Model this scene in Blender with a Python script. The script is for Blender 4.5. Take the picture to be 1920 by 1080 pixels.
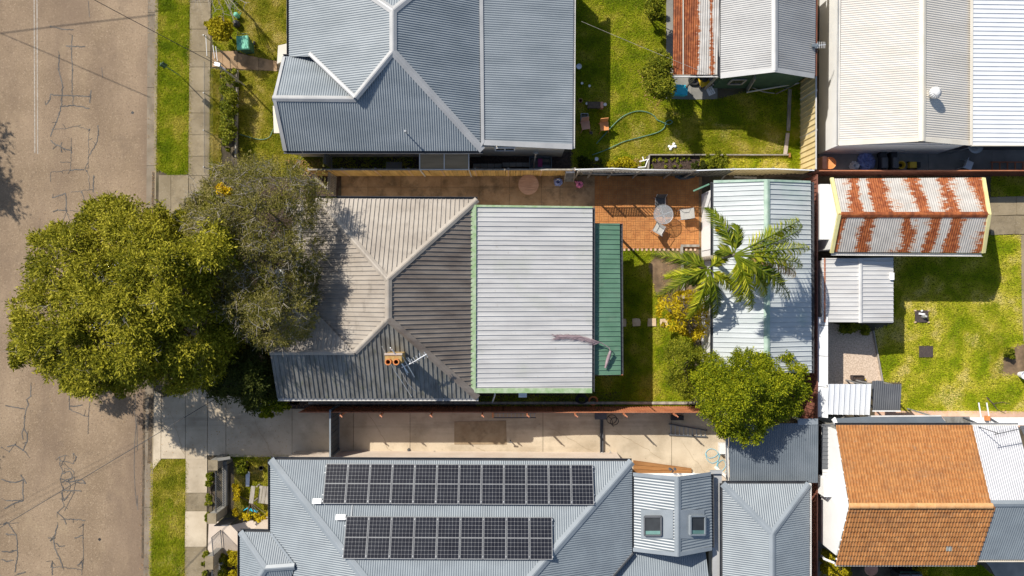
import bpy, math, random
import numpy as np
from mathutils import Vector, Matrix

R = math.radians
for o in list(bpy.data.objects):
    bpy.data.objects.remove(o)
scene = bpy.context.scene
COL = scene.collection

# ------------------------------------------------------------------ camera
CAM_H = 34.0
FPX = 1280.0                       # focal length in pixels of the 1920 wide photograph
cam_d = bpy.data.cameras.new('camera')
cam = bpy.data.objects.new('camera', cam_d)
COL.objects.link(cam)
cam.location = (0, 0, CAM_H)
cam.rotation_euler = (0, 0, 0)
cam_d.sensor_width = 36.0
cam_d.lens = 24.0
cam_d.clip_end = 2000
scene.camera = cam

# ------------------------------------------------------------------ light
SUN_TO = Vector((0.86, -0.88, -1.0)).normalized()      # direction the light travels
elev = math.asin(-SUN_TO.z)
world = bpy.data.worlds.new('World')
scene.world = world
world.use_nodes = True
wn = world.node_tree.nodes
wl = world.node_tree.links
wn.clear()
wo = wn.new('ShaderNodeOutputWorld')
wb = wn.new('ShaderNodeBackground')
ws = wn.new('ShaderNodeTexSky')
ws.sky_type = 'NISHITA'
ws.sun_disc = False
ws.sun_elevation = elev
ws.sun_rotation = math.atan2(-SUN_TO.x, -SUN_TO.y)
wb.inputs['Strength'].default_value = 0.10
wl.new(ws.outputs['Color'], wb.inputs['Color'])
wl.new(wb.outputs['Background'], wo.inputs['Surface'])
sun_d = bpy.data.lights.new('sun', 'SUN')
sun_d.energy = 5.0
sun_d.angle = R(0.53)
sun_d.color = (1.0, 0.94, 0.84)
sun = bpy.data.objects.new('sun', sun_d)
COL.objects.link(sun)
sun.rotation_euler = SUN_TO.to_track_quat('-Z', 'Y').to_euler()
sun.location = (-20, 20, 30)
scene.view_settings.view_transform = 'Standard'
scene.view_settings.look = 'None'
scene.view_settings.gamma = 1.0
scene.view_settings.use_curve_mapping = False
scene.view_settings.exposure = 0.38

# ------------------------------------------------------------------ helpers
def P(x, y, z=0.0):
    k = (CAM_H - z) / FPX
    return Vector(((x - 960) * k, (540 - y) * k, z))

def plane3(a, b, c):
    a, b, c = P(*a), P(*b), P(*c)
    n = (b - a).cross(c - a).normalized()
    if n.z < 0:
        n = -n
    return n, n.dot(a)

def onp(pl, x, y, lift=0.0):
    n, d = pl
    o = Vector((0, 0, CAM_H))
    dr = Vector(((x - 960) / FPX, (540 - y) / FPX, -1))
    t = (d + lift - n.dot(o)) / n.dot(dr)
    return o + dr * t

def setp(o, label=None, cat=None, group=None, kind=None):
    if label: o['label'] = label
    if cat: o['category'] = cat
    if group: o['group'] = group
    if kind: o['kind'] = kind
    return o

def thing(name, label, cat, loc=(0, 0, 0), group=None, rz=0.0):
    o = bpy.data.objects.new(name, None)
    o.empty_display_size = 0.2
    COL.objects.link(o)
    o.location = loc
    o.rotation_euler = (0, 0, rz)
    return setp(o, label, cat, group)

def org(o):
    v = Vector((0, 0, 0))
    while o is not None:
        v = v + Vector(o.location)
        o = o.parent
    return v

def copy_tree(o, parent=None, loc=None, rz=None, label=None):
    c = o.copy()
    COL.objects.link(c)
    if parent is not None:
        c.parent = parent
    if loc is not None: c.location = loc
    if rz is not None: c.rotation_euler = (0, 0, rz)
    if label: c['label'] = label
    for ch in list(o.children):
        copy_tree(ch, c)
    return c

class MB:
    def __init__(self):
        self.v = []; self.f = []; self.m = []; self.key = {}
    def add(self, vs, fs, mi=0):
        b = len(self.v)
        self.v.extend([tuple(p) for p in vs])
        for f in fs:
            self.f.append(tuple(b + i for i in f)); self.m.append(mi)
        return self
    def quad(self, a, b, c, d, mi=0):
        return self.add([a, b, c, d], [(0, 1, 2, 3)], mi)
    def poly(self, pts, mi=0):
        return self.add(pts, [tuple(range(len(pts)))], mi)
    def kv(self, p):
        k = (round(p[0], 4), round(p[1], 4), round(p[2], 4))
        i = self.key.get(k)
        if i is None:
            i = len(self.v); self.v.append(tuple(p)); self.key[k] = i
        return i
    def kquad(self, a, b, c, d, mi=0):
        ids = []
        for p in (a, b, c, d):
            i = self.kv(p)
            if i not in ids: ids.append(i)
        if len(ids) >= 3:
            self.f.append(tuple(ids)); self.m.append(mi)
    def box(self, c, s, rz=0.0, mi=0, M=None):
        hx, hy, hz = s[0] / 2, s[1] / 2, s[2] / 2
        pts = [Vector((x, y, z)) for z in (-hz, hz) for x, y in ((-hx, -hy), (hx, -hy), (hx, hy), (-hx, hy))]
        rot = M if M is not None else Matrix.Rotation(rz, 3, 'Z')
        pts = [rot @ p + Vector(c) for p in pts]
        return self.add(pts, [(3, 2, 1, 0), (4, 5, 6, 7), (0, 1, 5, 4), (1, 2, 6, 5), (2, 3, 7, 6), (3, 0, 4, 7)], mi)
    def bar(self, p, q, w, h, mi=0, up=(0, 0, 1)):
        p, q, up = Vector(p), Vector(q), Vector(up)
        d = (q - p)
        L = d.length
        if L < 1e-6: return self
        d.normalize()
        s = d.cross(up)
        if s.length < 1e-4: s = d.cross(Vector((1, 0, 0)))
        s.normalize()
        u = s.cross(d).normalized()
        M = Matrix((s, d, u)).transposed()
        return self.box((p + q) / 2, (w, L, h), mi=mi, M=M)
    def prism(self, pts, z0, z1, mi=0):
        n = len(pts)
        a = sum(pts[i][0] * pts[(i + 1) % n][1] - pts[(i + 1) % n][0] * pts[i][1] for i in range(n))
        if a < 0: pts = pts[::-1]
        vs = [(p[0], p[1], z0) for p in pts] + [(p[0], p[1], z1) for p in pts]
        fs = [tuple(range(n - 1, -1, -1)), tuple(range(n, 2 * n))]
        fs += [(i, (i + 1) % n, n + (i + 1) % n, n + i) for i in range(n)]
        return self.add(vs, fs, mi)
    def cyl(self, c, r0, r1, h, n=12, mi=0, cap=True):
        c = Vector(c)
        vs = [c + Vector((r0 * math.cos(2 * math.pi * i / n), r0 * math.sin(2 * math.pi * i / n), 0)) for i in range(n)]
        vs += [c + Vector((r1 * math.cos(2 * math.pi * i / n), r1 * math.sin(2 * math.pi * i / n), h)) for i in range(n)]
        fs = [(i, (i + 1) % n, n + (i + 1) % n, n + i) for i in range(n)]
        if cap: fs += [tuple(range(n - 1, -1, -1)), tuple(range(n, 2 * n))]
        return self.add(vs, fs, mi)
    def lathe(self, c, prof, n=16, mi=0, capends=True):
        c = Vector(c); vs = []; fs = []
        for r, z in prof:
            for i in range(n):
                a = 2 * math.pi * i / n
                vs.append(c + Vector((r * math.cos(a), r * math.sin(a), z)))
        for k in range(len(prof) - 1):
            for i in range(n):
                j = (i + 1) % n
                fs.append((k * n + i, k * n + j, (k + 1) * n + j, (k + 1) * n + i))
        if capends:
            fs.append(tuple(range(n - 1, -1, -1)))
            fs.append(tuple(range((len(prof) - 1) * n, len(prof) * n)))
        return self.add(vs, fs, mi)
    def tube(self, pts, r, n=6, mi=0, r1=None):
        pts = [Vector(p) for p in pts]
        m = len(pts); vs = []; fs = []
        ref = Vector((0, 0, 1))
        for k, p in enumerate(pts):
            d = (pts[min(k + 1, m - 1)] - pts[max(k - 1, 0)])
            if d.length < 1e-9: d = Vector((0, 0, 1))
            d.normalize()
            s = d.cross(ref)
            if s.length < 1e-3: s = d.cross(Vector((1, 0, 0)))
            s.normalize(); u = s.cross(d)
            rr = r if r1 is None else r + (r1 - r) * k / max(m - 1, 1)
            for i in range(n):
                a = 2 * math.pi * i / n
                vs.append(p + s * (rr * math.cos(a)) + u * (rr * math.sin(a)))
        for k in range(m - 1):
            for i in range(n):
                j = (i + 1) % n
                fs.append((k * n + i, k * n + j, (k + 1) * n + j, (k + 1) * n + i))
        fs.append(tuple(range(n - 1, -1, -1))); fs.append(tuple(range((m - 1) * n, m * n)))
        return self.add(vs, fs, mi)
    def ribbon(self, pts, w, z=None, mi=0):
        pts = [Vector(p) for p in pts]
        L = []; Rr = []
        for k, p in enumerate(pts):
            d = pts[min(k + 1, len(pts) - 1)] - pts[max(k - 1, 0)]
            d.z = 0
            if d.length < 1e-6: d = Vector((1, 0, 0))
            d.normalize(); s = Vector((-d.y, d.x, 0)) * (w / 2)
            L.append(p + s); Rr.append(p - s)
        for k in range(len(pts) - 1):
            self.quad(Rr[k], Rr[k + 1], L[k + 1], L[k], mi)
        return self
    def ext(self, prof, p, q, side, mi=0, closed=False):
        """extrude an open profile [(s,u)] from p to q; side = horizontal dir of +s"""
        p, q, side = Vector(p), Vector(q), Vector(side).normalized()
        up = Vector((0, 0, 1))
        n = len(prof)
        vs = [p + side * s + up * u for s, u in prof] + [q + side * s + up * u for s, u in prof]
        fs = [(i, i + 1, n + i + 1, n + i) for i in range(n - 1)]
        if closed:
            fs.append((n - 1, 0, n, 2 * n - 1))
            fs.append(tuple(range(n - 1, -1, -1))); fs.append(tuple(range(n, 2 * n)))
        return self.add(vs, fs, mi)
    def build(self, name, mats, parent=None, smooth=False, kind=None, label=None, local=False):
        if not isinstance(mats, (list, tuple)): mats = [mats]
        me = bpy.data.meshes.new(name)
        o0 = Vector((0, 0, 0)) if local else org(parent)
        me.from_pydata([(p[0] - o0.x, p[1] - o0.y, p[2] - o0.z) for p in self.v], [], self.f)
        for m in mats: me.materials.append(m)
        if len(mats) > 1: me.polygons.foreach_set('material_index', self.m)
        if smooth: me.polygons.foreach_set('use_smooth', [True] * len(me.polygons))
        me.update()
        o = bpy.data.objects.new(name, me)
        COL.objects.link(o)
        if parent is not None: o.parent = parent
        if kind: o['kind'] = kind
        if label: o['label'] = label
        return o

def npmesh(name, verts, nper, mats, parent=None, kind=None):
    """verts: (N*nper,3) array, every consecutive nper vertices form one face"""
    me = bpy.data.meshes.new(name)
    nv = len(verts); nf = nv // nper
    o0 = org(parent)
    verts = verts - np.array([o0.x, o0.y, o0.z])
    me.vertices.add(nv); me.vertices.foreach_set('co', verts.astype(np.float32).ravel())
    me.loops.add(nv); me.loops.foreach_set('vertex_index', np.arange(nv, dtype=np.int32))
    me.polygons.add(nf); me.polygons.foreach_set('loop_start', np.arange(0, nv, nper, dtype=np.int32))
    me.update(calc_edges=True)
    if not isinstance(mats, (list, tuple)): mats = [mats]
    for m in mats: me.materials.append(m)
    o = bpy.data.objects.new(name, me); COL.objects.link(o)
    if parent is not None: o.parent = parent
    if kind: o['kind'] = kind
    return o

SINE = [(0, 0.5), (1/8, .854), (2/8, 1), (3/8, .854), (4/8, .5), (5/8, .146), (6/8, 0), (7/8, .146)]
RIB = [(0, 0), (.70, 0), (.76, 1), (.90, 1), (.96, 0)]                 # broad pans, narrow ribs
STAND = [(0, 0), (.82, 0), (.86, 1), (.94, 1), (.98, 0)]
def corrugate(mb, polys, down, pitch, depth, prof=SINE, n=None, mi=0):
    down = Vector(down).normalized()
    for poly in polys:
        poly = [Vector(p) for p in poly]
        if n is None:
            nn = Vector((0, 0, 0))
            for i in range(len(poly)):
                a, b = poly[i], poly[(i + 1) % len(poly)]
                nn += Vector(((a.y - b.y) * (a.z + b.z), (a.z - b.z) * (a.x + b.x), (a.x - b.x) * (a.y + b.y)))
            nn.normalize()
            if nn.z < -1e-4: nn = -nn
        else:
            nn = Vector(n).normalized()
        d = (down - nn * down.dot(nn)).normalized()
        u = d.cross(nn).normalized()
        uv = [(p.dot(u), p.dot(d)) for p in poly]
        w0 = poly[0].dot(nn)
        umin = min(a for a, b in uv); umax = max(a for a, b in uv)
        br = set(round(a, 5) for a, b in uv)
        k = math.floor(umin / pitch)
        while k * pitch < umax:
            for fr, h in prof:
                t = (k + fr) * pitch
                if umin < t < umax: br.add(round(t, 5))
            k += 1
        br = sorted(br)
        fr_ = [a for a, b in prof] + [1.0]; hh = [b for a, b in prof] + [prof[0][1]]
        def hgt(t):
            x = (t / pitch) % 1.0
            for i in range(len(fr_) - 1):
                if fr_[i] <= x <= fr_[i + 1]:
                    f = (x - fr_[i]) / (fr_[i + 1] - fr_[i])
                    return depth * (hh[i] + (hh[i + 1] - hh[i]) * f)
            return 0
        for i in range(len(br) - 1):
            u1, u2 = br[i], br[i + 1]
            if u2 - u1 < 1e-5: continue
            um = (u1 + u2) / 2
            seg = []
            for j in range(len(uv)):
                (a0, b0), (a1, b1) = uv[j], uv[(j + 1) % len(uv)]
                if min(a0, a1) < um < max(a0, a1):
                    f = lambda t: b0 + (b1 - b0) * (t - a0) / (a1 - a0)
                    seg.append((f(um), f(u1), f(u2)))
            seg.sort()
            h1, h2 = hgt(u1), hgt(u2)
            for s in range(0, len(seg) - 1, 2):
                A, B = seg[s], seg[s + 1]
                pt = lambda uu, vv, h: u * uu + d * vv + nn * (w0 + h)
                mb.kquad(pt(u1, A[1], h1), pt(u2, A[2], h2), pt(u2, B[2], h2), pt(u1, B[1], h1), mi)
    return mb

def cap(mb, p, q, c1, c2, w=0.16, lift=0.05, mi=0):
    """folded ridge / hip capping between two roof faces (c1, c2 = a point of each face)"""
    p, q = Vector(p), Vector(q)
    d = (q - p).normalized()
    def side(c):
        s = Vector(c) - p
        s = s - d * s.dot(d)
        return s.normalized() * w
    s1, s2 = side(c1), side(c2)
    up = Vector((0, 0, 1)) * lift
    r1 = s1.normalized() * 0.03; r2 = s2.normalized() * 0.03
    t = Vector((0, 0, 0.025))
    row = lambda b: [b + s1 + up * .7 - Vector((0, 0, .03)), b + s1 + up, b + r1 + up + t, b + r2 + up + t, b + s2 + up, b + s2 + up * .7 - Vector((0, 0, .03))]
    A, B = row(p), row(q)
    n = len(A)
    vs = A + B
    fs = [(i, i + 1, n + i + 1, n + i) for i in range(n - 1)]
    fs += [tuple(range(n)), tuple(range(2 * n - 1, n - 1, -1))]
    mb.add(vs, fs, mi)
    return mb

GUT = [(-.01, .0), (-.01, -.09), (.11, -.09), (.12, .005), (.105, .005), (.095, -.075), (.005, -.075)]
def gutter(mb, p, q, out, mi=0):
    return mb.ext(GUT, p, q, out, mi, closed=True)

def sheet(name, pxs, z, mat, parent=None, kind=None, label=None):
    return MB().poly([P(x, y, z) for x, y in pxs]).build(name, mat, parent, kind=kind, label=label)

def gpoly(pxs, z=0.0):
    return [P(x, y, 0.0) for x, y in pxs]

# ------------------------------------------------------------------ materials
def new_mat(name):
    m = bpy.data.materials.new(name); m.use_nodes = True
    nt = m.node_tree
    return m, nt, nt.nodes['Principled BSDF']

def setc(sock, c): sock.default_value = (c[0], c[1], c[2], 1.0)

def mixnode(nt, fac, a, b):
    n = nt.nodes.new('ShaderNodeMix'); n.data_type = 'RGBA'
    for s, v in ((n.inputs[0], fac), (n.inputs[6], a), (n.inputs[7], b)):
        if hasattr(v, 'links'): nt.links.new(v, s)
        elif isinstance(v, (int, float)): s.default_value = v
        else: setc(s, v)
    return n.outputs[2]

def noise(nt, scale, detail=4, stretch=(1, 1, 1), rough=0.55, off=0.0):
    g = nt.nodes.new('ShaderNodeNewGeometry')
    mp = nt.nodes.new('ShaderNodeMapping')
    mp.inputs['Scale'].default_value = stretch
    mp.inputs['Location'].default_value = (off, off * 1.7, off * .3)
    n = nt.nodes.new('ShaderNodeTexNoise')
    n.inputs['Scale'].default_value = scale; n.inputs['Detail'].default_value = detail
    n.inputs['Roughness'].default_value = rough
    nt.links.new(g.outputs['Position'], mp.inputs['Vector'])
    nt.links.new(mp.outputs['Vector'], n.inputs['Vector'])
    return n.outputs['Fac']

def ramp(nt, sock, lo, hi):
    n = nt.nodes.new('ShaderNodeMapRange')
    n.inputs[1].default_value = lo; n.inputs[2].default_value = hi
    nt.links.new(sock, n.inputs[0])
    return n.outputs[0]

def mk(name, c1, c2=None, scale=2.0, rough=0.7, metal=0.0, spots=None, stretch=(1, 1, 1), bump=None,
       rnd=0.0, spec=0.4, lo=.35, hi=.65, layers=()):
    """two-tone noise colour, optional extra stain layers (colour, scale, lo, hi, stretch, strength), per-object variation, bump"""
    m, nt, b = new_mat(name)
    if c2 is None:
        c2 = tuple(min(1, x * 1.15) for x in c1)
    col = mixnode(nt, ramp(nt, noise(nt, scale, 5, stretch), lo, hi), c1, c2)
    for i, (c, sc, l, h, st, k) in enumerate(layers):
        f = ramp(nt, noise(nt, sc, 6, st, 0.62, off=3.1 * (i + 1)), l, h)
        mm = nt.nodes.new('ShaderNodeMath'); mm.operation = 'MULTIPLY'; mm.inputs[1].default_value = k
        nt.links.new(f, mm.inputs[0])
        col = mixnode(nt, mm.outputs[0], col, c)
    if rnd:
        oi = nt.nodes.new('ShaderNodeObjectInfo')
        mr = nt.nodes.new('ShaderNodeMapRange')
        mr.inputs[3].default_value = 1 - rnd; mr.inputs[4].default_value = 1 + rnd
        nt.links.new(oi.outputs['Random'], mr.inputs[0])
        hs = nt.nodes.new('ShaderNodeHueSaturation')
        nt.links.new(mr.outputs[0], hs.inputs['Value']); nt.links.new(col, hs.inputs['Color'])
        col = hs.outputs[0]
    nt.links.new(col, b.inputs['Base Color'])
    b.inputs['Roughness'].default_value = rough
    b.inputs['Metallic'].default_value = metal
    b.inputs['Specular IOR Level'].default_value = spec
    if bump:
        bp = nt.nodes.new('ShaderNodeBump')
        bp.inputs['Strength'].default_value = bump[1]; bp.inputs['Distance'].default_value = bump[2] if len(bump) > 2 else 0.02
        nt.links.new(noise(nt, bump[0], 3), bp.inputs['Height'])
        nt.links.new(bp.outputs[0], b.inputs['Normal'])
    return m

def leafmat(name, cols, scale=0.8, trans=0.3, rough=0.65, amp=.45, isl=.55, plo=.3, phi=.7):
    """foliage: per-leaf random among cols + slow position noise; diffuse + translucent"""
    m, nt, b = new_mat(name)
    g = nt.nodes.new('ShaderNodeNewGeometry')
    cr = nt.nodes.new('ShaderNodeValToRGB')
    e = cr.color_ramp.elements
    while len(e) < len(cols): e.new(0.5)
    for i, c in enumerate(cols):
        e[i].position = i / (len(cols) - 1); e[i].color = (c[0], c[1], c[2], 1)
    a = nt.nodes.new('ShaderNodeMath'); a.operation = 'MULTIPLY_ADD'
    a.inputs[1].default_value = isl
    nt.links.new(g.outputs['Random Per Island'], a.inputs[0])
    mr = nt.nodes.new('ShaderNodeMapRange'); mr.inputs[1].default_value = plo; mr.inputs[2].default_value = phi
    mr.inputs[3].default_value = 0; mr.inputs[4].default_value = amp
    nt.links.new(noise(nt, scale, 4), mr.inputs[0])
    nt.links.new(mr.outputs[0], a.inputs[2])
    nt.links.new(a.outputs[0], cr.inputs[0])
    nt.links.new(cr.outputs[0], b.inputs['Base Color'])
    b.inputs['Roughness'].default_value = rough
    b.inputs['Specular IOR Level'].default_value = 0.12
    t = nt.nodes.new('ShaderNodeBsdfTranslucent')
    nt.links.new(cr.outputs[0], t.inputs['Color'])
    mx = nt.nodes.new('ShaderNodeMixShader'); mx.inputs[0].default_value = trans
    nt.links.new(b.outputs[0], mx.inputs[1]); nt.links.new(t.outputs[0], mx.inputs[2])
    nt.links.new(mx.outputs[0], nt.nodes['Material Output'].inputs['Surface'])
    return m

M = {}
M['soil'] = mk('soil', (.055, .042, .028), (.12, .095, .06), 1.6, .95, bump=(18, .6), layers=[((.05, .06, .015), .9, .5, .7, (1, 1, 1), .7)])
M['silt'] = mk('gutter_dark_line', (.075, .056, .038), (.14, .105, .07), 4, .95)
M['dirt'] = mk('dirt', (.13, .085, .05), (.24, .16, .09), 3, .95, bump=(25, .5), layers=[((.06, .05, .03), 1.2, .5, .75, (1, 1, 1), .7)])
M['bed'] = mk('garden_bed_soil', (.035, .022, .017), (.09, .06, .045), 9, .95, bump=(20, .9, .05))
M['asphalt'] = mk('asphalt', (0.224, 0.161, 0.104), (0.301, 0.220, 0.146), .45, .92, bump=(28, .8, .02), spec=.2,
                  layers=[((0.415, 0.318, 0.217), 13, .53, .66, (1, 1, 1), .55), ((0.109, 0.082, 0.058), 11, .55, .68, (1, 1, 1), .55), ((0.393, 0.297, 0.191), 5, .60, .78, (1, 1, 1), .35),
                          ((0.169, 0.119, 0.085), .30, .45, .62, (1, .22, 1), .6), ((0.360, 0.276, 0.171), 1.1, .58, .8, (1, .5, 1), .45), ((0.152, 0.111, 0.081), .8, .6, .75, (1, 1, 1), .5)])
M['tar'] = mk('tar', (.082, .076, .071), (.14, .126, .11), 3, .85, lo=.4, hi=.6)
M['paint'] = mk('road_paint', (.42, .38, .33), (.26, .21, .16), 9, .8, lo=.3, hi=.7)
M['gutterc'] = mk('gutter_concrete', (0.184, 0.148, 0.104), (0.256, 0.208, 0.152), 1.2, .9, bump=(50, .3, .01), rnd=.08,
                  layers=[((0.096, 0.072, 0.052), 2.2, .5, .72, (1, .3, 1), .6)])
M['path'] = mk('footpath_concrete', (.21, .165, .10), (.285, .23, .15), .8, .9, bump=(30, .5, .012), rnd=.10,
               layers=[((.12, .095, .06), 2.6, .52, .72, (1, 1, 1), .6), ((.36, .31, .23), 12, .56, .70, (1, 1, 1), .5), ((.10, .085, .06), 9, .60, .72, (1, 1, 1), .55)])
M['conc'] = mk('driveway_concrete', (0.435, 0.356, 0.254), (0.554, 0.469, 0.350), .6, .85, bump=(30, .3, .01), rnd=.06,
               layers=[((0.260, 0.209, 0.141), .9, .48, .72, (1, 1, 1), .65), ((0.588, 0.520, 0.418), 9, .58, .75, (1, 1, 1), .35), ((0.192, 0.158, 0.119), .5, .56, .72, (.15, 2.2, 1), .55), ((0.169, 0.136, 0.102), 6, .64, .74, (1, 1, 1), .6)])
M['concdark'] = mk('stained_concrete', (.24, .17, .10), (.34, .26, .165), 1.4, .9, layers=[((.15, .11, .07), 2.5, .5, .7, (1, 1, 1), .6)])
M['concpale'] = mk('pale_concrete', (0.535, 0.446, 0.365), (0.599, 0.518, 0.437), 1.3, .8, bump=(40, .15, .01))
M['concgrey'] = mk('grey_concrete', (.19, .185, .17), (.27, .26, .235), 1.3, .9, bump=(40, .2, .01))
M['brownpath'] = mk('damp_brown_concrete', (0.265, 0.166, 0.086), (0.397, 0.265, 0.152), 1.1, .9, rnd=.1, bump=(30, .25, .01),
                    layers=[((0.118, 0.082, 0.046), 1.7, .48, .68, (1, 1, 1), .8), ((0.503, 0.356, 0.212), 7, .58, .75, (1, 1, 1), .4)])
M['pink'] = mk('pink_concrete', (.55, .35, .25), (.64, .43, .32), 1.5, .9)
M['pebble'] = mk('pink_pebbles', (.45, .34, .25), (.72, .58, .46), 14, .9, bump=(26, .9, .03), layers=[((.30, .2, .14), 20, .55, .7, (1, 1, 1), .6)])
M['brick'] = mk('clay_paver', (0.381, 0.147, 0.043), (0.498, 0.217, 0.066), 3, .85, layers=[((0.236, 0.101, 0.040), 1.0, .5, .75, (1, 1, 1), .5), ((0.561, 0.294, 0.132), 6, .6, .8, (1, 1, 1), .4)])
M['brickjoint'] = mk('paver_joint', (.20, .12, .06), (.30, .18, .09), 8, .95)
M['stone'] = mk('pale_stepping_stone', (.50, .36, .22), (.62, .48, .32), 5, .9, rnd=.1)

def metal(name, c1, c2, rough=.42, metalv=.0, streak=(1, 1, 1), layers=(), spec=.5):
    return mk(name, c1, c2, 1.3, rough, metalv, stretch=streak, layers=layers, spec=spec)
M['blueroof'] = metal('weathered_blue_grey_steel', (0.184, 0.211, 0.232), (0.239, 0.268, 0.291), .42, .0, (.4, 1, 1), layers=[((0.299, 0.321, 0.341), .8, .55, .8, (1, 1, 1), .3)])
M['bluecap'] = metal('pale_grey_flashing', (0.330, 0.334, 0.338), (0.405, 0.405, 0.405), .42, .0)
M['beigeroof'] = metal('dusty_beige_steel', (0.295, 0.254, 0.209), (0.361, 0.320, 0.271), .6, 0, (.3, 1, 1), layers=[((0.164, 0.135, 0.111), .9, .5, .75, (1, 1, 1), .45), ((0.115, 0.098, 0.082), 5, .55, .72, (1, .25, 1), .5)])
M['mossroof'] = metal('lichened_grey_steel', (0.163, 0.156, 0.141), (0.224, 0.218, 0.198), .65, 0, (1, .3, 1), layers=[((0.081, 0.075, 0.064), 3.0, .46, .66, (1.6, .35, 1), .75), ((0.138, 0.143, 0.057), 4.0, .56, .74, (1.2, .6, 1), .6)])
M['brownroof'] = metal('streaked_brown_steel', (0.180, 0.149, 0.124), (0.236, 0.202, 0.171), .6, 0, (.3, 1.4, 1), layers=[((0.093, 0.071, 0.059), 1.2, .42, .68, (.35, 1.6, 1), .75)])  # darker brown sheet with random darker streaks, used on the east slope
M['whiteroof'] = metal('chalky_white_steel', (0.391, 0.389, 0.387), (0.493, 0.490, 0.486), .5, 0, (.25, 1.5, 1), layers=[((0.335, 0.356, 0.297), .5, .52, .75, (1, 1, 1), .55), ((0.251, 0.245, 0.243), 2.2, .54, .74, (.15, 2.2, 1), .55), ((0.279, 0.259, 0.225), 5, .64, .74, (1, .6, 1), .6), ((0.307, 0.287, 0.306), 1.0, .5, .8, (1.4, .3, 1), .18)])
M['greenroof'] = metal('green_painted_steel', (0.094, 0.195, 0.126), (0.121, 0.233, 0.158), .55, 0, layers=[((0.196, 0.237, 0.180), 3, .56, .78, (.4, 1, 1), .45), ((0.057, 0.123, 0.081), 1.4, .5, .75, (1, 1, 1), .4)])
M['shedzinc'] = metal('weathered_grey_white_sheet', (.46, .455, .45), (.56, .555, .545), .5, 0, (.3, 1, 1), layers=[((.36, .33, .29), 1.6, .54, .76, (.3, 1.5, 1), .45)])
M['mosscap'] = mk('mossy_green_flashing', (0.224, 0.336, 0.160), (0.368, 0.440, 0.304), 5, .8)
M['aquaroof'] = metal('faded_aqua_white_steel', (.42, .45, .455), (.52, .55, .555), .5, 0, (.25, 1.4, 1), layers=[((.28, .40, .33), .6, .54, .74, (1, 1, 1), .5), ((.29, .32, .32), 2.4, .55, .75, (.2, 2, 1), .5)])
M['aquacap'] = mk('green_ridge_capping', (.25, .36, .285), (.38, .48, .41), 3, .6, layers=[((.2, .25, .2), 5, .55, .72, (1, 1, 1), .5)])
M['zinc'] = metal('zincalume', (0.286, 0.286, 0.286), (0.343, 0.343, 0.340), .42, .15, (.3, 1, 1), layers=[((0.206, 0.194, 0.183), 1.4, .52, .75, (.3, 1.3, 1), .4)])
M['creamroof'] = metal('cream_painted_steel', (0.528, 0.496, 0.444), (0.584, 0.552, 0.504), .5, 0, (.3, 1, 1), layers=[((0.400, 0.344, 0.256), 2, .58, .8, (.3, 1.3, 1), .4)])
M['cream'] = mk('cream_paint', (0.590, 0.541, 0.451), (0.640, 0.599, 0.517), 1.5, .6)
M['offwhite'] = mk('white_painted_wall', (0.666, 0.666, 0.657), (0.720, 0.720, 0.711), 1.0, .6, layers=[((0.540, 0.522, 0.486), 2, .6, .85, (1, 1, .3), .4)])
M['white'] = mk('white_paint', (.78, .78, .77), (.82, .82, .81), 2, .45)
M['whitesheet'] = metal('white_steel_sheet', (0.634, 0.651, 0.678), (0.686, 0.704, 0.722), .42, 0, layers=[((0.484, 0.440, 0.370), 7, .64, .74, (1, 1, 1), .5)])
M['brightsheet'] = metal('bright_grey_white_sheet', (0.390, 0.390, 0.413), (0.437, 0.437, 0.460), .42, 0)
M['solarroof'] = metal('mid_grey_steel', (0.173, 0.199, 0.222), (0.208, 0.239, 0.263), .40, .0, layers=[((0.239, 0.269, 0.295), .6, .5, .8, (1, 1, 1), .3)])
M['solarcap'] = metal('mid_grey_flashing', (0.205, 0.232, 0.255), (0.246, 0.275, 0.301), .40, .0)
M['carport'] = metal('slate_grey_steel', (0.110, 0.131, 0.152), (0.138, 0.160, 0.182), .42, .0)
M['darksheet'] = metal('charcoal_steel', (.085, .09, .10), (.12, .125, .135), .5, 0)
M['gutterdark'] = mk('dark_gutter', (.05, .052, .058), (.075, .078, .085), 2, .5)
M['gutterpale'] = mk('pale_gutter', (.50, .49, .47), (.6, .59, .57), 2, .5)
M['timber'] = mk('yellow_pine_paling', (.50, .30, .085), (.62, .41, .15), 4, .85, stretch=(1, 1, .3), rnd=.16, layers=[((.24, .16, .07), 2.4, .55, .75, (1, 1, .4), .5)])
M['greytimber'] = mk('weathered_timber', (.22, .195, .165), (.36, .33, .28), 6, .9, stretch=(1, .3, 1), rnd=.12)
M['browntimber'] = mk('oiled_timber', (0.240, 0.105, 0.030), (0.312, 0.150, 0.051), 5, .7, stretch=(.25, 2, 1), rnd=.1)
M['rustfence'] = mk('rust_red_steel', (.33, .115, .055), (.44, .175, .085), 2, .6, layers=[((.22, .075, .04), 1.2, .5, .75, (1, 1, 1), .5)])
M['brownfence'] = mk('dark_brown_steel', (.17, .065, .045), (.23, .095, .065), 2, .6)
M['creamfence'] = mk('cream_steel_fence', (.58, .46, .23), (.66, .54, .30), 2, .6)
M['oldfence'] = mk('mossy_old_fence', (.10, .10, .075), (.2, .185, .14), 3, .8, layers=[((.3, .28, .24), 4, .55, .75, (1, 1, 1), .5)])
M['dark'] = mk('black_plastic', (.02, .02, .022), (.035, .035, .037), 3, .6)
M['darkgrey'] = mk('dark_grey_metal', (.075, .08, .09), (.1, .105, .115), 3, .5)
M['steel'] = mk('grey_steel', (.35, .36, .37), (.45, .46, .47), 4, .4, .5)
M['alu'] = mk('aluminium', (.62, .63, .64), (.7, .71, .72), 4, .35, .5)
M['terra'] = mk('terracotta', (.52, .175, .05), (.62, .24, .075), 6, .8)
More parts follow.
